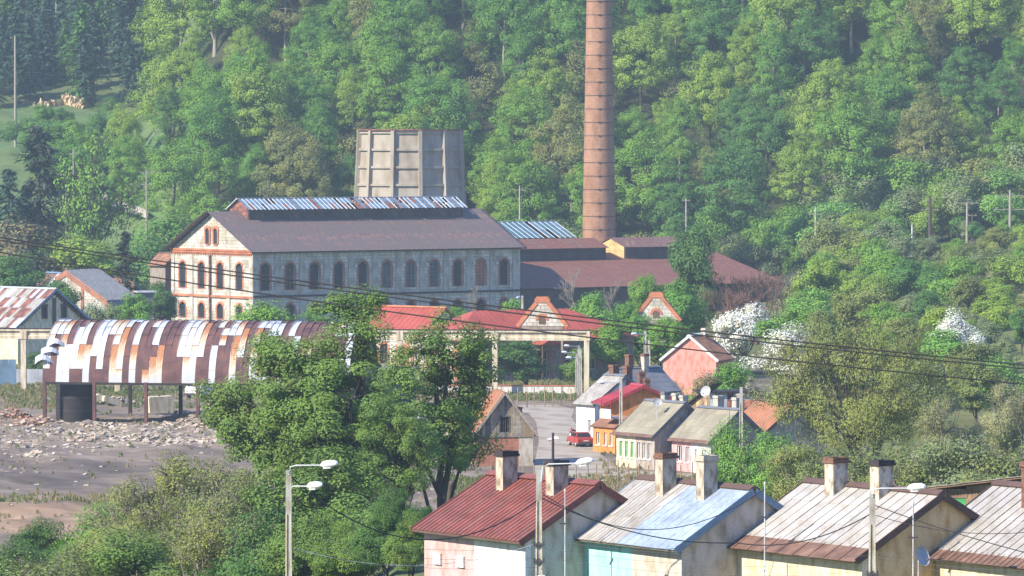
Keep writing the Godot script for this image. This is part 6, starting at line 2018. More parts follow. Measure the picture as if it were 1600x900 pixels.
		mb.tube([Vector3(0, y - s[3] * 0.9, 0.1), Vector3(0, y - s[3] * 0.25, s[3] * 1.0)], [0.015, 0.015], 5); mb.tube([Vector3(0, y - s[3] * 0.25, s[3] * 0.9), Vector3(0, y - s[3] * 0.18, s[3] * 1.1)], [0.05, 0.05], 6)
		part("feed_arm", mb, M["grey_cable"], t)
	# stake fences
	rng.seed = 97
	for f in [[[[768, 752], [1165, 756]], 25, 1.75, "row of rough wooden stakes along the lane behind the front houses"], [[[752, 640], [905, 634]], 12, 2.0, "row of pale wooden stakes in front of the station platform"]]:
		var a := flat(f[0][0][0], f[0][0][1])
		var b := flat(f[0][1][0], f[0][1][1])
		t = thing("stake_fence", f[3], "fence", a)
		for k in f[1]:
			var q: Vector3 = (b - a) * (float(k) / (f[1] - 1)) + Vector3(rng.randf_range(-0.12, 0.12), 0, rng.randf_range(-0.25, 0.25))
			mb = MB.new()
			var h: float = f[2] * rng.randf_range(0.88, 1.15)
			mb.tube([q + Vector3(0, -0.1, 0), q + Vector3(rng.randf_range(-0.05, 0.05), h, 0)], [0.075, 0.06], 6)
			part("stake", mb, M[["wood_post", "wood_post", "wood_brown"][rng.randi() % 3]], t)
		for y in [0.5, 1.1]:
			mb = MB.new()
			mb.tube([Vector3(0, y, 0), b - a + Vector3(0, y, 0)], [0.008, 0.008], 4)
			part("wire", mb, M["grey_cable"], t)
	# a leaning dead limb and a stump trunk by the barn
	for l in [[704, 760, 743, 709, 330.0, "dark bare bough leaning up beyond the red roof"], ]:
		var a := at(l[0], l[1], l[4])
		var b := at(l[2], l[3], l[4] + 2.0)
		t = thing("dead_bough", l[5], "bough", Vector3(a.x, ground_y(a.x, a.z), a.z))
		mb = MB.new()
		var o := t.position
		mb.tube([Vector3(-0.4, -0.2, 0), a - o, (a - o).lerp(b - o, 0.55) + Vector3(-0.1, 0.2, 0), b - o], [0.24, 0.2, 0.17, 0.15], 8)
		part("limb", mb, M["bark"], t)
		mb = MB.new()
		mb.tube([(a - o).lerp(b - o, 0.4), (a - o).lerp(b - o, 0.55) + Vector3(-0.35, 0.35, 0)], [0.06, 0.02], 5)
		part("snag", mb, M["bark"], t)
	# road up the hill, seen as a pale ribbon
	var road := MB.new()
	var pts := [hit(232, 338), hit(205, 328), hit(182, 318), hit(166, 310), hit(160, 303), hit(170, 297), hit(184, 292)]
	for i in pts.size() - 1:
		var d: Vector3 = pts[i + 1] - pts[i]
		var side := Vector3(-d.z, 0, d.x).normalized() * 3.2
		var up := Vector3(0, 0.35, 0)
		road.quad(pts[i] - side + up, pts[i] + side + up, pts[i + 1] + side + up, pts[i + 1] - side + up)
	structure(part("hill_road", road, M["asphalt"], self), "narrow asphalt road bending up the grassy slope")
	t = thing("parapet_wall", "pale stone parapet along the bend of the hill road", "wall", pts[0])
	for i in 3:
		var a: Vector3 = pts[i] - pts[0]
		var b: Vector3 = pts[i + 1] - pts[0]
		for k in 4:
			mb = MB.new()
			mb.beam(a.lerp(b, k / 4.0 + 0.01) + Vector3(0, 0.3, 3.3), a.lerp(b, (k + 1) / 4.0 - 0.01) + Vector3(0, 0.3, 3.3), 0.5, 1.5)
			part("block", mb, M["stone_plain"], t)
	# rock cutting high on the left
	rng.seed = 98
	t = thing("rock_cutting", "bare ochre rock cutting above the meadow", "rock face", hit(95, 168))
	# a broken bank: a strip of facets thrown about by noise, in four lengths
	for piece in [[30.0, 58.0, 9.0], [56.0, 92.0, 15.0], [90.0, 138.0, 20.0], [146.0, 176.0, 11.0]]:
		mb = MB.new()
		var cols := int((piece[1] - piece[0]) / 1.1)
		var grid := []
		for i in cols + 1:
			var px: float = lerpf(piece[0], piece[1], float(i) / cols)
			var edge := minf(1.0, minf(i, cols - i) / 5.0)
			var low := hit(px, 168.0 + 3.0 * sin(px * 0.11)) - t.position
			var line := []
			for j in 7:
				var u := j / 6.0
				var tall: float = piece[2] * 0.14 * edge * (0.75 + 0.5 * absf(noise.get_noise_2d(px * 9.0, 3.0)))
				line.append(low + Vector3(rng.randf_range(-0.12, 0.12), -0.5 + u * (tall + 0.5), -u * 1.6 + rng.randf_range(-0.45, 0.45)))
			grid.append(line)
		for i in cols:
			for j in 6:
				mb.tri(grid[i][j], grid[i + 1][j], grid[i + 1][j + 1]); mb.tri(grid[i][j], grid[i + 1][j + 1], grid[i][j + 1])
		part("rock_face", mb, M["rock_face"], t)

# ------------------------------------------------------------------ vegetation
func hill_place(px: float) -> String:
	for k in [[290.0, "above the meadow's edge"], [420.0, "above the hall's gable"], [560.0, "left of the cooling tower"], [730.0, "above the cooling tower"], [900.0, "between tower and chimney"], [1010.0, "behind the chimney"], [1160.0, "just right of the chimney"], [1330.0, "above the overgrown slope"], [1480.0, "above the guyed pole"]]:
		if px < k[0]: return k[1]
	return "above the frame-edge poles"

func hill_height(d: float) -> String:
	if d < 915.0: return "at the hill's foot"
	if d < 945.0: return "low on the slope"
	if d < 975.0: return "half-way up"
	return "high on the slope" if d < 1000.0 else "near the top"

func build_forest() -> void:
	rng.seed = 1234
	var spots := []
	# beeches on the steep hill: a jittered grid, kept where the lens can see them
	var row := 0
	var d := 896.0
	while d < 1030.0:
		var x := -96.0 + (5.0 if row % 2 else 0.0)
		while x < 130.0:
			var px := x + rng.randf_range(-3.2, 3.2)
			var pd := d + rng.randf_range(-3.0, 3.0)
			if px > (-65.0 if pd < 925.0 else -70.0) + (pd - 890.0) * 0.03 + rng.randf_range(-2, 2) and absf(px) / pd * F < 860.0:
				spots.append([px, pd])
			x += 10.0
		d += 10.0
		row += 1
	var mats := ["beech_a", "beech_b", "beech_c", "beech_d", "beech_a", "beech_b", "beech_a", "beech_olive"]
	var say := {"beech_a": "mid green", "beech_b": "deep green", "beech_c": "yellow-green", "beech_d": "dark green", "beech_olive": "olive-brown"}
	for s in spots:
		var m: String = mats[rng.randi() % mats.size()]
		if noise.get_noise_2d(s[0] * 1.5, s[1] * 1.5) > 0.2 and rng.randf() < 0.6: m = "beech_c"
		var p := Vector3(s[0], ground_y(s[0], -s[1]) - 0.2, -s[1])
		var shape := "beech%d" % (rng.randi() % 7)
		if rng.randf() < 0.16: shape = "ash%d" % (rng.randi() % 2)
		if m == "beech_olive" and rng.randf() < 0.7: shape = "thin"
		plant_at(kinds[shape], m, "beech_tree", "%s beech of the hill wood, %s, %s" % [say[m], hill_place(s[0] / s[1] * F + 800.0), hill_height(s[1])], p, rng.randf_range(0.68, 1.22), rng.randf_range(0.88, 1.18), "beeches of the wooded hillside", "pale_bark" if rng.randf() < 0.4 else "bark")
	# scrub along the foot of the hill
	for k in 62:
		var px := 735.0 + 14.5 * k + rng.randf_range(-9, 9)
		var dd := 872.0 + 17.0 * (k % 2) + rng.randf_range(-5, 5)
		if absf(px - 936.0) < 40.0: dd = 884.0
		var m: String = ["fresh_leaf", "beech_a", "olive_leaf", "beech_c", "grey_leaf"][rng.randi() % 5]
		var p := foot(px, dd)
		plant_at(kinds["scrub%d" % (rng.randi() % 3)], m, "hill_foot_shrub", "%s shrub at the wood's foot, %s" % [{"fresh_leaf": "bright green", "beech_a": "green", "olive_leaf": "olive", "beech_c": "yellow-green", "grey_leaf": "grey-green"}[m], hill_place(px)], p, rng.randf_range(1.1, 1.9), rng.randf_range(0.9, 1.25), "scrub belt at the foot of the hill", "bark", "shrub")
	# spruces of the farther hill on the left
	for k in 170:
		var px := rng.randf_range(-30.0, 330.0)
		var dd := rng.randf_range(1068.0, 1290.0)
		var x := (px - 800.0) / F * dd
		var p := Vector3(x, ground_y(x, -dd) - 0.2, -dd)
		if x > -66.0: continue
		plant_at(kinds["spruce%d" % (rng.randi() % 3)], "spruce" if rng.randf() < 0.75 else "beech_d", "spruce_tree", "dark spruce of the hazy far wood, %s, %s" % ["over the rock cutting" if px < 110.0 else ("right of the pale trunks" if px > 170.0 else "among the pale trunks"), "in its front ranks" if dd < 1150.0 else ("in its middle ranks" if dd < 1220.0 else "in its rear ranks")], p, rng.randf_range(0.75, 1.15), rng.randf_range(0.9, 1.2), "spruces of the far wood")
	# single trees of the meadow slope
	for s in [[62, 868, 192, 0.9, "pine", "pine", "tall dark pine standing alone on the meadow"], [152, 862, 192, 0.8, "thin", "beech_a", "slender broadleaf tree by the hill road"], [14, 862, 258, 1.0, "young_spruce", "spruce", "dark conifer at the frame's edge below the pine"], [40, 866, 285, 1.0, "young_spruce", "pine", "dark conifer just below the pine"], [195, 726, 356, 0.95, "young_spruce", "pine", "thin dark conifer between the workshop and the hall's gable"],
			[22, 690, 394, 1.25, "garden1", "dark_leaf", "round dark tree behind the rusty-roofed depot"], [92, 700, 436, 1.0, "garden2", "beech_d", "green tree before the stone workshop's brick end"], [205, 655, 456, 1.0, "garden1", "fresh_leaf", "fresh green tree right of the stone workshop"], [165, 660, 470, 1.1, "scrub1", "grey_leaf", "grey-green bush before the stone workshop"], [250, 720, 440, 0.9, "garden0", "dark_leaf", "dark tree beside the hall's gable"],
			[35, 800, 345, 1.2, "scrub0", "brown_leaf", "brown-olive bush on the slope above the depot"], [110, 985, 185, 0.9, "garden2", "beech_a", "leafy tree right under the rock cutting"], [150, 985, 178, 0.9, "garden0", "beech_d", "darker leafy tree right under the rock cutting"], [70, 985, 190, 1.2, "scrub2", "beech_b", "low bush under the rock cutting near the meadow"], [40, 1000, 182, 1.3, "scrub0", "beech_d", "dark low bush at the meadow's top edge"], [128, 960, 205, 0.9, "garden1", "beech_a", "full green tree in front of the pair under the cutting"], [60, 1020, 160, 1.1, "garden1", "beech_b", "green tree hiding the cutting's foot, near the tall pale pole"], [95, 1030, 168, 1.2, "garden0", "beech_d", "dark tree at the middle of the cutting's foot"], [172, 1015, 150, 1.1, "beech3", "beech_d", "dark tree at the wood-side end of the cutting"], [185, 985, 172, 1.0, "garden2", "beech_b", "deep green tree between cutting and wood"], [75, 955, 222, 1.0, "garden2", "beech_a", "green tree close behind the tall pine"], [112, 950, 215, 1.1, "garden0", "beech_b", "tree in the middle of the meadow slope"], [172, 940, 222, 1.1, "garden1", "beech_d", "dark round tree above the road bend"], [200, 930, 210, 0.9, "beech4", "beech_a", "tall tree at the wood's edge above the road bend"], [95, 935, 232, 0.9, "garden0", "beech_d", "dark tree just right of the tall pine"], 
			[196, 965, 170, 0.9, "beech1", "beech_c", "bright tree at the wood's corner by the meadow"], [120, 800, 372, 1.4, "scrub2", "beech_c", "pale green bush on the grassy bank"], [150, 815, 385, 1.3, "scrub1", "beech_a", "green bush on the grassy bank below the road"], [262, 848, 338, 1.2, "scrub2", "beech_b", "dense bush behind the hall's gable"], [90, 870, 330, 1.0, "scrub0", "beech_c", "bush beside the pine's foot"], [245, 800, 372, 1.2, "scrub0", "beech_d", "dark bush below the tall wooden pole"]]:
		plant(s[4], s[5], "meadow_tree" if not str(s[4]).begins_with("scrub") else "meadow_bush", s[6], s[0], s[1], s[2], s[3], "trees of the meadow slope", "bark", "tree" if not str(s[4]).begins_with("scrub") else "bush")
	for k in 3:
		var q := hit([88, 122, 165][k], [36, 48, 48][k])
		var t := thing("dead_tree", ["pale bare trunk high in the far wood, left of three", "pale bare trunk high in the far wood, middle of three", "pale bare trunk high in the far wood, right of three"][k], "tree", q)
		var mb := MB.new()
		mb.tube([Vector3(0, -0.5, 0), Vector3(0.3, 16.0, 0), Vector3(0.2, 24.0, 0)], [0.4, 0.3, 0.15], 7)
		part("trunk", mb, M["pale_bark"], t)

func build_town_plants() -> void:
	rng.seed = 4321
	# [kind, leaf, name, label, px, D, top, width, wood, category]
	var list := [
		["hero0", "hero_leaf", "broadleaf_tree", "largest leafy tree of the clump before the vaulted shed", 556, 312, 424, 1.25, "bark", "tree"],
		["hero1", "hero_leaf", "broadleaf_tree", "leafy tree of the front clump leaning towards the vaulted shed", 432, 318, 508, 1.05, "bark", "tree"],
		["hero2", "hero_leaf", "broadleaf_tree", "thin tree of the front clump with bare dark boughs beside the plank gable", 686, 322, 468, 1.0, "bark", "tree"],
		["hero2", "hero_leaf", "broadleaf_tree", "lower open tree of the front clump above the red roof's corner", 620, 304, 600, 1.0, "bark", "tree"],
		["low", "hero_leaf", "leafy_bush", "leafy bush at the foot of the clump, beside the two-lamp pole", 520, 290, 705, 1.2, "bark", "bush"],
		["low", "dark_leaf", "leafy_bush", "darker bush at the foot of the clump, next to the pink wall", 625, 270, 765, 1.1, "bark", "bush"],
		["twiggy", "olive_leaf", "twiggy_bush", "broad twiggy olive bush at the near edge of the yard", 292, 302, 702, 1.35, "twig", "bush"],
		["twiggy", "olive_leaf_b", "twiggy_bush", "twiggy olive bush between the yard and the two-lamp pole", 372, 292, 728, 1.0, "twig", "bush"],
		["low", "beech_b", "green_bush", "round green bush left of the twiggy one", 165, 312, 788, 1.1, "bark", "bush"],
		["low", "dark_leaf", "green_bush", "dark green bush at the bottom edge", 62, 318, 812, 1.2, "bark", "bush"],
		["bush2", "olive_leaf_b", "green_bush", "low olive bush along the bottom edge", 130, 296, 850, 1.6, "twig", "bush"],
		["bush0", "dark_leaf", "green_bush", "dark bush in the bottom corner", 8, 305, 838, 1.2, "bark", "bush"],
		["bush1", "olive_leaf", "green_bush", "olive bush under the broad twiggy one", 235, 288, 830, 1.5, "twig", "bush"],
		["bush2", "olive_leaf", "green_bush", "pale olive bush under the broad twiggy one", 330, 285, 830, 1.3, "bark", "bush"],
		["scrub2", "beech_a", "yard_tree", "green bush behind the far end of the vaulted shed", 415, 560, 474, 1.1, "bark", "bush"],
		["garden0", "fresh_leaf", "park_tree", "fresh green tree before the hall's long wall, left of the pediment", 805, 606, 468, 0.8, "bark", "tree"],
		["garden1", "dark_leaf", "park_tree", "round dark tree in front of the station under the crane beam", 822, 570, 530, 2.0, "bark", "tree"],
		["garden2", "fresh_leaf", "park_tree", "bright tree right of the brick pediment", 925, 612, 456, 0.85, "bark", "tree"],
		["garden0", "beech_a", "park_tree", "tree at the crane beam's end", 955, 596, 500, 1.1, "bark", "tree"],
		["garden1", "beech_b", "park_tree", "deep green tree behind the slate roof", 1000, 610, 490, 1.1, "bark", "tree"],
		["scrub0", "hero_leaf", "park_bush", "small tree beside the station door", 903, 572, 543, 1.1, "bark", "bush"],
		["garden2", "beech_b", "park_tree", "tree between the two brick pediments", 975, 622, 470, 0.9, "bark", "tree"],
		["garden1", "dark_leaf", "tall_tree", "tall dense tree standing before the boiler house's red roof", 1098, 690, 346, 0.72, "bark", "tree"],
		["garden0", "beech_b", "tall_tree", "green tree at the foot of the tall one, nearer the street", 1062, 640, 440, 0.95, "bark", "tree"],
		["garden2", "beech_a", "small_tree", "small green tree before the boiler house's lower roof", 1008, 700, 428, 0.8, "bark", "tree"],
		["bare", "", "bare_tree", "leafless grey tree before the boiler house's shaded wall", 905, 705, 402, 1.0, "twig", "tree"],
		["bare", "", "bare_tree", "leafless tree before the hall's last windows", 750, 700, 432, 0.8, "twig", "tree"],
		["bare", "", "bare_tree", "leafless dark tree right of the bare grey one", 960, 700, 420, 0.9, "twig", "tree"],
		["bare_bush", "", "bare_bush", "reddish leafless bush by the boiler house's end", 1180, 690, 400, 1.1, "red_twig", "bush"],
		["bare_bush", "", "bare_bush", "dark leafless bush behind the blossom", 1232, 700, 402, 1.1, "twig", "bush"],
		["bare_bush", "", "bare_bush", "leafless bush left of the white blossom", 1138, 660, 425, 1.0, "red_twig", "bush"],
		["bloom0", "blossom", "blossom_tree", "white blossoming tree right behind the coral house", 1162, 598, 474, 1.05, "bark", "tree"],
		["bloom1", "blossom", "blossom_tree", "broad white blossoming tree above the grey plank shed", 1232, 545, 512, 1.5, "bark", "tree"],
		["bloom1", "blossom", "blossom_tree", "white blossoming tree far across the scrub", 1487, 555, 490, 1.0, "bark", "tree"],
		["bloom0", "grey_leaf", "blossom_tree", "greyish tree just out of blossom above the far white one", 1455, 700, 440, 1.0, "bark", "tree"],
		["scrub1", "brown_leaf", "garden_bush", "brownish bush before the coral house", 1105, 505, 578, 1.0, "twig", "bush"],
		["scrub0", "beech_b", "garden_bush", "green bush between the coral house and the plank shed", 1140, 500, 566, 1.2, "bark", "bush"],
		["scrub2", "grey_leaf", "garden_bush", "grey-green bush left of the coral house", 1056, 512, 596, 0.9, "bark", "bush"],
		["willow", "olive_leaf", "spreading_tree", "great spreading olive-green tree with dark branching boughs behind the cream house", 1352, 412, 486, 0.84, "bark", "tree"],
		["bush0", "fresh_leaf", "sapling", "bright green sapling before the pink street house", 1148, 385, 648, 0.7, "bark", "tree"],
		["bush2", "fresh_leaf", "sapling", "bright green bush right of the pink street house", 1205, 380, 668, 0.9, "bark", "bush"],
		["bush1", "olive_leaf", "hedge_bush", "olive bush under the spreading tree, left part", 1260, 372, 690, 1.3, "twig", "bush"],
		["bush0", "olive_leaf_b", "hedge_bush", "olive bush under the spreading tree, middle part", 1340, 360, 690, 1.4, "twig", "bush"],
		["bush2", "olive_leaf_b", "hedge_bush", "olive bush under the spreading tree, right part", 1425, 352, 690, 1.4, "twig", "bush"],
		["bush1", "grey_leaf", "hedge_bush", "grey-green bush behind the plank barn", 1510, 345, 680, 1.4, "twig", "bush"],
		["bush0", "olive_leaf_b", "hedge_bush", "olive bush at the frame's edge behind the plank barn", 1590, 340, 680, 1.4, "twig", "bush"],
		["twiggy", "pale_leaf", "pale_bush", "pale flowering bush right of the spreading tree", 1475, 432, 612, 0.8, "twig", "bush"],
		["twiggy", "pale_leaf", "pale_bush", "pale flowering bush at the frame's edge", 1575, 430, 590, 0.8, "twig", "bush"],
		["twiggy", "pale_leaf", "pale_bush", "low pale bush between the two taller pale ones", 1525, 420, 655, 0.7, "twig", "bush"],
		["twiggy", "olive_leaf", "twiggy_bush", "twiggy olive bush at the yard's near edge, left of the broad one", 215, 300, 742, 1.1, "twig", "bush"],
		["twiggy", "olive_leaf", "twiggy_bush", "olive thicket filling the bottom edge left of the two-lamp pole", 340, 268, 790, 1.1, "twig", "bush"],
		["low", "hero_leaf", "green_bush", "green thicket at the bottom edge, under the round bush", 180, 272, 832, 1.5, "bark", "bush"],
		["bush0", "olive_leaf_b", "green_bush", "dull thicket in the bottom corner, nearest of all", 70, 268, 862, 1.6, "twig", "bush"],
		["low", "dark_leaf", "leafy_bush", "dark leafy bush at the bottom edge just left of the two-lamp pole", 420, 262, 800, 0.9, "bark", "bush"],
		["low", "hero_leaf", "leafy_bush", "leafy bush at the bottom edge right of the two-lamp pole", 500, 258, 800, 1.0, "bark", "bush"],
		["low", "hero_leaf", "leafy_bush", "leafy bush at the bottom edge beside the pink house corner", 585, 252, 805, 1.0, "bark", "bush"],
		["low", "hero_leaf", "leafy_bush", "leafy bush touching the pink house's corner", 640, 226, 800, 0.75, "bark", "bush"],
		["low", "dark_leaf", "leafy_bush", "dark leafy bush between the pink house and the tree clump", 600, 232, 790, 0.9, "bark", "bush"],
		["low", "hero_leaf", "leafy_bush", "leafy bush in front of the tree clump, midway to the pink house", 545, 236, 815, 0.9, "bark", "bush"],
		["garden1", "beech_a", "park_tree", "tree hiding the foot of the farther pediment", 1032, 604, 492, 1.2, "bark", "tree"],
		["scrub1", "dark_leaf", "yard_bush", "dark bush under the crane beam left of the vaulted shed", 62, 590, 548, 1.1, "bark", "bush"],
		["scrub0", "beech_b", "yard_bush", "bush at the hall's foot behind the vaulted shed's far end", 490, 730, 482, 1.2, "bark", "bush"],
		["scrub2", "beech_a", "yard_bush", "bush at the hall's foot, left of the big tree's top", 545, 735, 486, 1.2, "bark", "bush"],
		["garden0", "beech_d", "yard_bush", "small tree at the hall's foot right of the big tree's top", 600, 690, 482, 1.2, "bark", "tree"],
		["scrub1", "fresh_leaf", "yard_bush", "bright bush at the hall's foot between the two trees", 655, 700, 490, 1.4, "bark", "bush"],
		["garden2", "beech_b", "yard_bush", "small tree at the hall's foot left of the station roof", 715, 690, 478, 1.1, "bark", "tree"],
		["scrub0", "grey_leaf", "yard_bush", "grey-green bush behind the station roof", 765, 680, 492, 1.4, "bark", "bush"],
	]
	for s in list:
		var o := plant(s[0], s[1], s[2], s[3], s[4], s[5], s[6], s[7], "", s[8], s[9])
		if str(s[0]).begins_with("hero"): o.rotation.y = 0.4 if s[4] != 620 else 2.6
	# the overgrown slope on the right: individual bushes and small trees
	var words := {"beech_a": "green", "grey_leaf": "grey-green", "olive_leaf": "olive", "beech_c": "yellow-green", "olive_leaf_b": "dull olive", "fresh_leaf": "bright green", "beech_d": "dark green"}
	var order := words.keys()
	for r in [[862.0, 352.0, 12], [840.0, 362.0, 12], [795.0, 370.0, 12], [752.0, 398.0, 12], [705.0, 424.0, 12], [660.0, 455.0, 9], [618.0, 480.0, 9], [578.0, 506.0, 8], [535.0, 540.0, 8], [490.0, 580.0, 8]]:
		for k in r[2]:
			var px: float = 1236.0 + (46.0 if r[2] < 12 else 33.0) * k + rng.randf_range(-16, 16)
			if r[0] > 690.0 and px < 1300.0: px += 60.0
			if px > 1640.0 or (r[0] < 560.0 and px < 1400.0): continue
			var m: String = order[rng.randi() % order.size()]
			var kind: String = ["scrub0", "scrub1", "garden1", "garden0", "garden2", "garden0"][rng.randi() % 6]
			plant(kind, m, "slope_bush", "%s bush of the overgrown slope, %s, %s" % [words[m], "beside the pale poles" if px < 1330.0 else ("under the thick guyed pole" if px < 1480.0 else "towards the frame's edge"), "high up" if r[0] > 740.0 else ("half-way up" if r[0] > 600.0 else "low down")], px, r[0] + rng.randf_range(-14, 14), r[1] + rng.randf_range(-26, 10), rng.randf_range(1.0, 1.45), "bushes of the overgrown slope", "bark", "bush")

func build_ground_litter() -> void:
	rng.seed = 555
	var spots := []
	while spots.size() < 11000:
		var x := rng.randf_range(-62.0, -3.0)
		var d := rng.randf_range(362.0, 560.0)
		var a := noise.get_noise_2d(x * 3.0, d * 1.5)
		var want := 0.03 + maxf(0, a) * 1.1
		if d > 462.0 and d < 502.0: want += 0.55
		if d < 395.0: want *= 0.5
		if rng.randf() > want: continue
		var s := 0.03 + 0.24 * pow(rng.randf(), 5.0)
		if d > 462.0 and d < 505.0: s *= 1.4
		var b := Basis.from_euler(Vector3(rng.randf_range(-0.4, 0.4), rng.randf() * TAU, rng.randf_range(-0.4, 0.4))).scaled(Vector3(s, s * rng.randf_range(0.4, 0.9), s * rng.randf_range(0.6, 1.3)))
		var k := rng.randf_range(0.45, 1.35)
		spots.append([Transform3D(b, Vector3(x, ground_y(x, -d) - s * 0.12, -d)), Color(k, k * rng.randf_range(0.92, 1.0), k * rng.randf_range(0.82, 1.0))])
	# heaps by the shed and along the yard's edges
	for hp in [[20.0, 655.0, 3.0, 1.0], [45.0, 668.0, 3.5, 0.8], [150.0, 668.0, 4.0, 0.5], [180.0, 636.0, 3.0, 0.9], [300.0, 664.0, 3.0, 0.9], [322.0, 668.0, 3.2, 1.1], [350.0, 640.0, 3.0, 0.8], [90.0, 676.0, 4.0, 0.5], [240.0, 690.0, 5.0, 0.35], [160.0, 688.0, 4.0, 0.4], [330.0, 690.0, 4.0, 0.4], [60.0, 712.0, 2.5, 0.3]]:
		var c := flat(hp[0], hp[1])
		for k in 300:
			var off: Vector2 = Vector2(rng.randfn(0, 0.4), rng.randfn(0, 0.4)) * float(hp[2])
			var x: float = c.x + off.x
			var z: float = c.z + off.y
			var s := 0.05 + 0.28 * pow(rng.randf(), 3.0)
			var rise: float = maxf(0.0, hp[3] * (1.0 - off.length() / (hp[2] * 0.9))) * rng.randf()
			var b := Basis.from_euler(Vector3(rng.randf_range(-0.6, 0.6), rng.randf() * TAU, rng.randf_range(-0.6, 0.6))).scaled(Vector3(s, s * rng.randf_range(0.5, 1.0), s * rng.randf_range(0.6, 1.3)))
			var k2 := rng.randf_range(0.55, 1.35)
			var red := 0.6 if hp[0] < 60.0 and rng.randf() < 0.6 else 1.0
			spots.append([Transform3D(b, Vector3(x, ground_y(x, z) + rise - 0.05, z)), Color(k2, k2 * (0.93 if red == 1.0 else 0.62), k2 * (0.86 if red == 1.0 else 0.5))])
	scatter("rubble", "pale broken stone and rubble strewn over the yard", "rubble", stones(), M["rubble"], spots)
	# rough grass and weeds: blades in tufts
	rng.seed = 556
	for kind in 2:
		var tuft := MB.new()
		for k in 26:
			tint(tuft, 1.0, 0.2)
			var a := rng.randf() * TAU
			var o := Vector3(cos(a), 0, sin(a)) * rng.randf() * 0.25
			tuft.leaf(o + Vector3(0, 0.22, 0), (Vector3(cos(a), 0.35, sin(a)) + spread() * 0.5).normalized(), Vector3(0, 1, 0) + spread() * 0.3, rng.randf_range(0.14, 0.3), 0.13)
		spots = []
		var tries := 0
		while spots.size() < 9000 and tries < 160000:
			tries += 1
			var d := rng.randf_range(330.0, 640.0)
			var x := rng.randf_range(-0.11, 0.11) * d
			var a := noise.get_noise_2d(x * 4.0 + 7.0 + 40.0 * kind, d * 2.0)
			var want := 0.03
			if d > 388.0 and d < 400.0 and x < -20.0: want = 0.5
			if d > 392.0 and d < 424.0 and x > -6.0: want = 0.8          # weeds along the stake fence
			if d > 528.0 and x < -30.0: want = 0.6
			if d > 535.0 and x > -12.0 and x < 10.0: want = 0.7
			if d > 424.0 and d < 480.0 and x > 4.5 and x < 9.5: want = 0.0
			if d > 424.0 and d < 480.0 and x > 8.0 and x < 12.0: want = 0.25
			if d > 424.0 and d < 545.0 and x > -1.0 and x < 7.0: want = 0.0
			if rng.randf() > want * clampf(0.5 + a * 2.0, 0.1, 1): continue
			var s := rng.randf_range(0.45, 1.0)
			spots.append([Transform3D(Basis(Vector3.UP, rng.randf() * TAU).scaled(Vector3(s, s * rng.randf_range(0.6, 1.3), s)), Vector3(x, ground_y(x, -d) - 0.02, -d)), Color(1, 1, 1)])
		scatter(["grass", "dry_weeds"][kind], ["rough green grass and weeds on the valley floor", "dry straw-coloured weeds on the valley floor"][kind], "grass", tuft.done(), M[["grass_blade", "dry_blade"][kind]], spots)

func build_street() -> void:
	var edge := [[832, 752], [836, 720], [842, 690], [838, 660], [826, 646], [790, 642], [700, 640], [560, 640], [560, 632], [700, 631], [800, 634], [870, 633], [898, 640], [893, 652], [903, 668], [922, 690], [936, 706], [952, 722], [985, 735], [1060, 740], [1165, 744], [1165, 756], [1000, 753], [900, 752]]
	var pk := PackedVector2Array()
	for e in edge:
		var p := flat(e[0], e[1])
		pk.append(Vector2(p.x, p.z))
	var ix := Geometry2D.triangulate_polygon(pk)
	var mb := MB.new()
	for p in pk: mb.vert(Vector3(p.x, 0.03, p.y), Vector3.UP)
	for i in range(0, ix.size(), 3):
		var a := pk[ix[i]]
		var b := pk[ix[i + 1]]
		var c := pk[ix[i + 2]]
		mb.ix.append_array(PackedInt32Array([ix[i], ix[i + 1], ix[i + 2]]) if (b - a).cross(c - a) > 0 else PackedInt32Array([ix[i], ix[i + 2], ix[i + 1]]))
	structure(part("street", mb, M["dirt_road"], self), "pale dusty street bending between the houses")

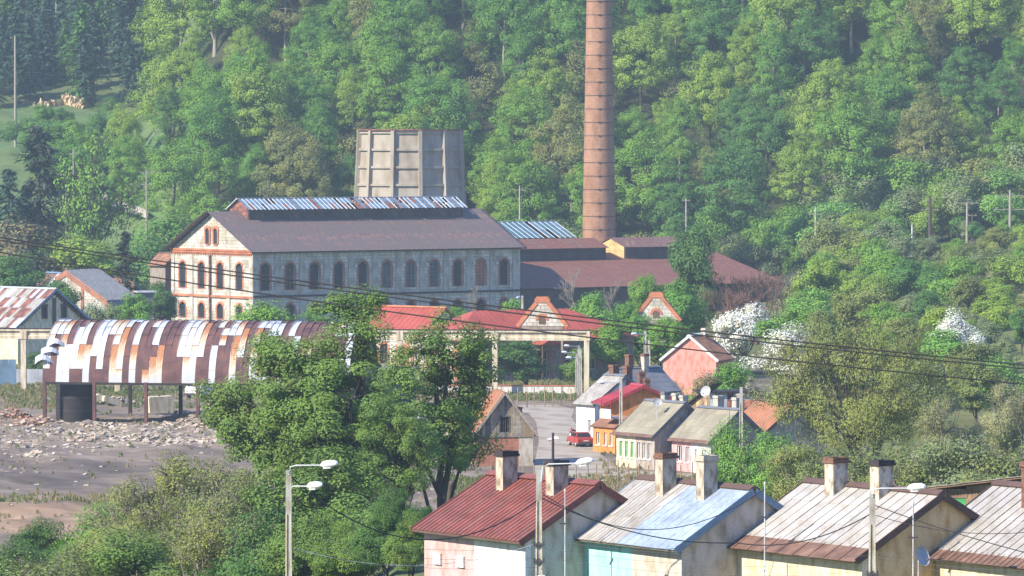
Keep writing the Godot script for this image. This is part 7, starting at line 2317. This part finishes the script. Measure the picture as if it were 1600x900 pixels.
# ------------------------------------------------------------------ the scene
func _ready() -> void:
	var cam := Camera3D.new()
	cam.name = "camera"
	cam.fov = rad_to_deg(2.0 * atan(450.0 / F))
	cam.near = 1.0
	cam.far = 4000.0
	cam.position = Vector3(0, EYE, 0)
	cam.rotation.x = -DIP
	add_child(cam)
	cam.current = true

	var env := Environment.new()
	env.background_mode = Environment.BG_SKY
	var sky := ProceduralSkyMaterial.new()
	sky.sky_top_color = Color(0.36, 0.55, 0.86)
	sky.sky_horizon_color = Color(0.80, 0.87, 0.95)
	sky.sky_curve = 0.16
	sky.ground_bottom_color = Color(0.30, 0.31, 0.27)
	sky.ground_horizon_color = Color(0.62, 0.66, 0.66)
	sky.sky_energy_multiplier = 1.0
	env.sky = Sky.new()
	env.sky.sky_material = sky
	env.background_energy_multiplier = 0.85
	env.tonemap_mode = Environment.TONE_MAPPER_LINEAR
	env.tonemap_exposure = 1.82
	env.fog_enabled = true
	env.fog_density = 0.00015
	env.fog_light_color = Color(0.84, 0.94, 1.0)
	env.sdfgi_enabled = true
	env.ssao_enabled = true
	env.ssil_enabled = true
	var we := WorldEnvironment.new()
	we.name = "world"
	we.environment = env
	add_child(we)

	var sun := DirectionalLight3D.new()
	sun.name = "sun"
	sun.light_energy = 1.6
	sun.light_color = Color(1.0, 0.96, 0.89)
	sun.light_angular_distance = 0.5
	sun.shadow_enabled = true
	sun.directional_shadow_max_distance = 1500.0
	add_child(sun)
	var az := deg_to_rad(56.0)
	var el := deg_to_rad(36.0)
	sun.look_at_from_position(Vector3(-sin(az) * cos(el), sin(el), cos(az) * cos(el)) * 100.0, Vector3.ZERO)

	noise.seed = 12
	noise.frequency = 0.01
	noise.fractal_octaves = 4
	make_materials()
	build_terrain()
	build_street()
	build_hall()
	build_boiler_house()
	build_tower()
	build_stack()
	build_shed()
	build_gantry()
	build_station()
	build_left_buildings()
	build_street_houses()
	build_gable_barn()
	build_front_row()
	make_kinds()
	build_forest()
	build_town_plants()
	build_poles()
	build_small_things()
	build_ground_litter()
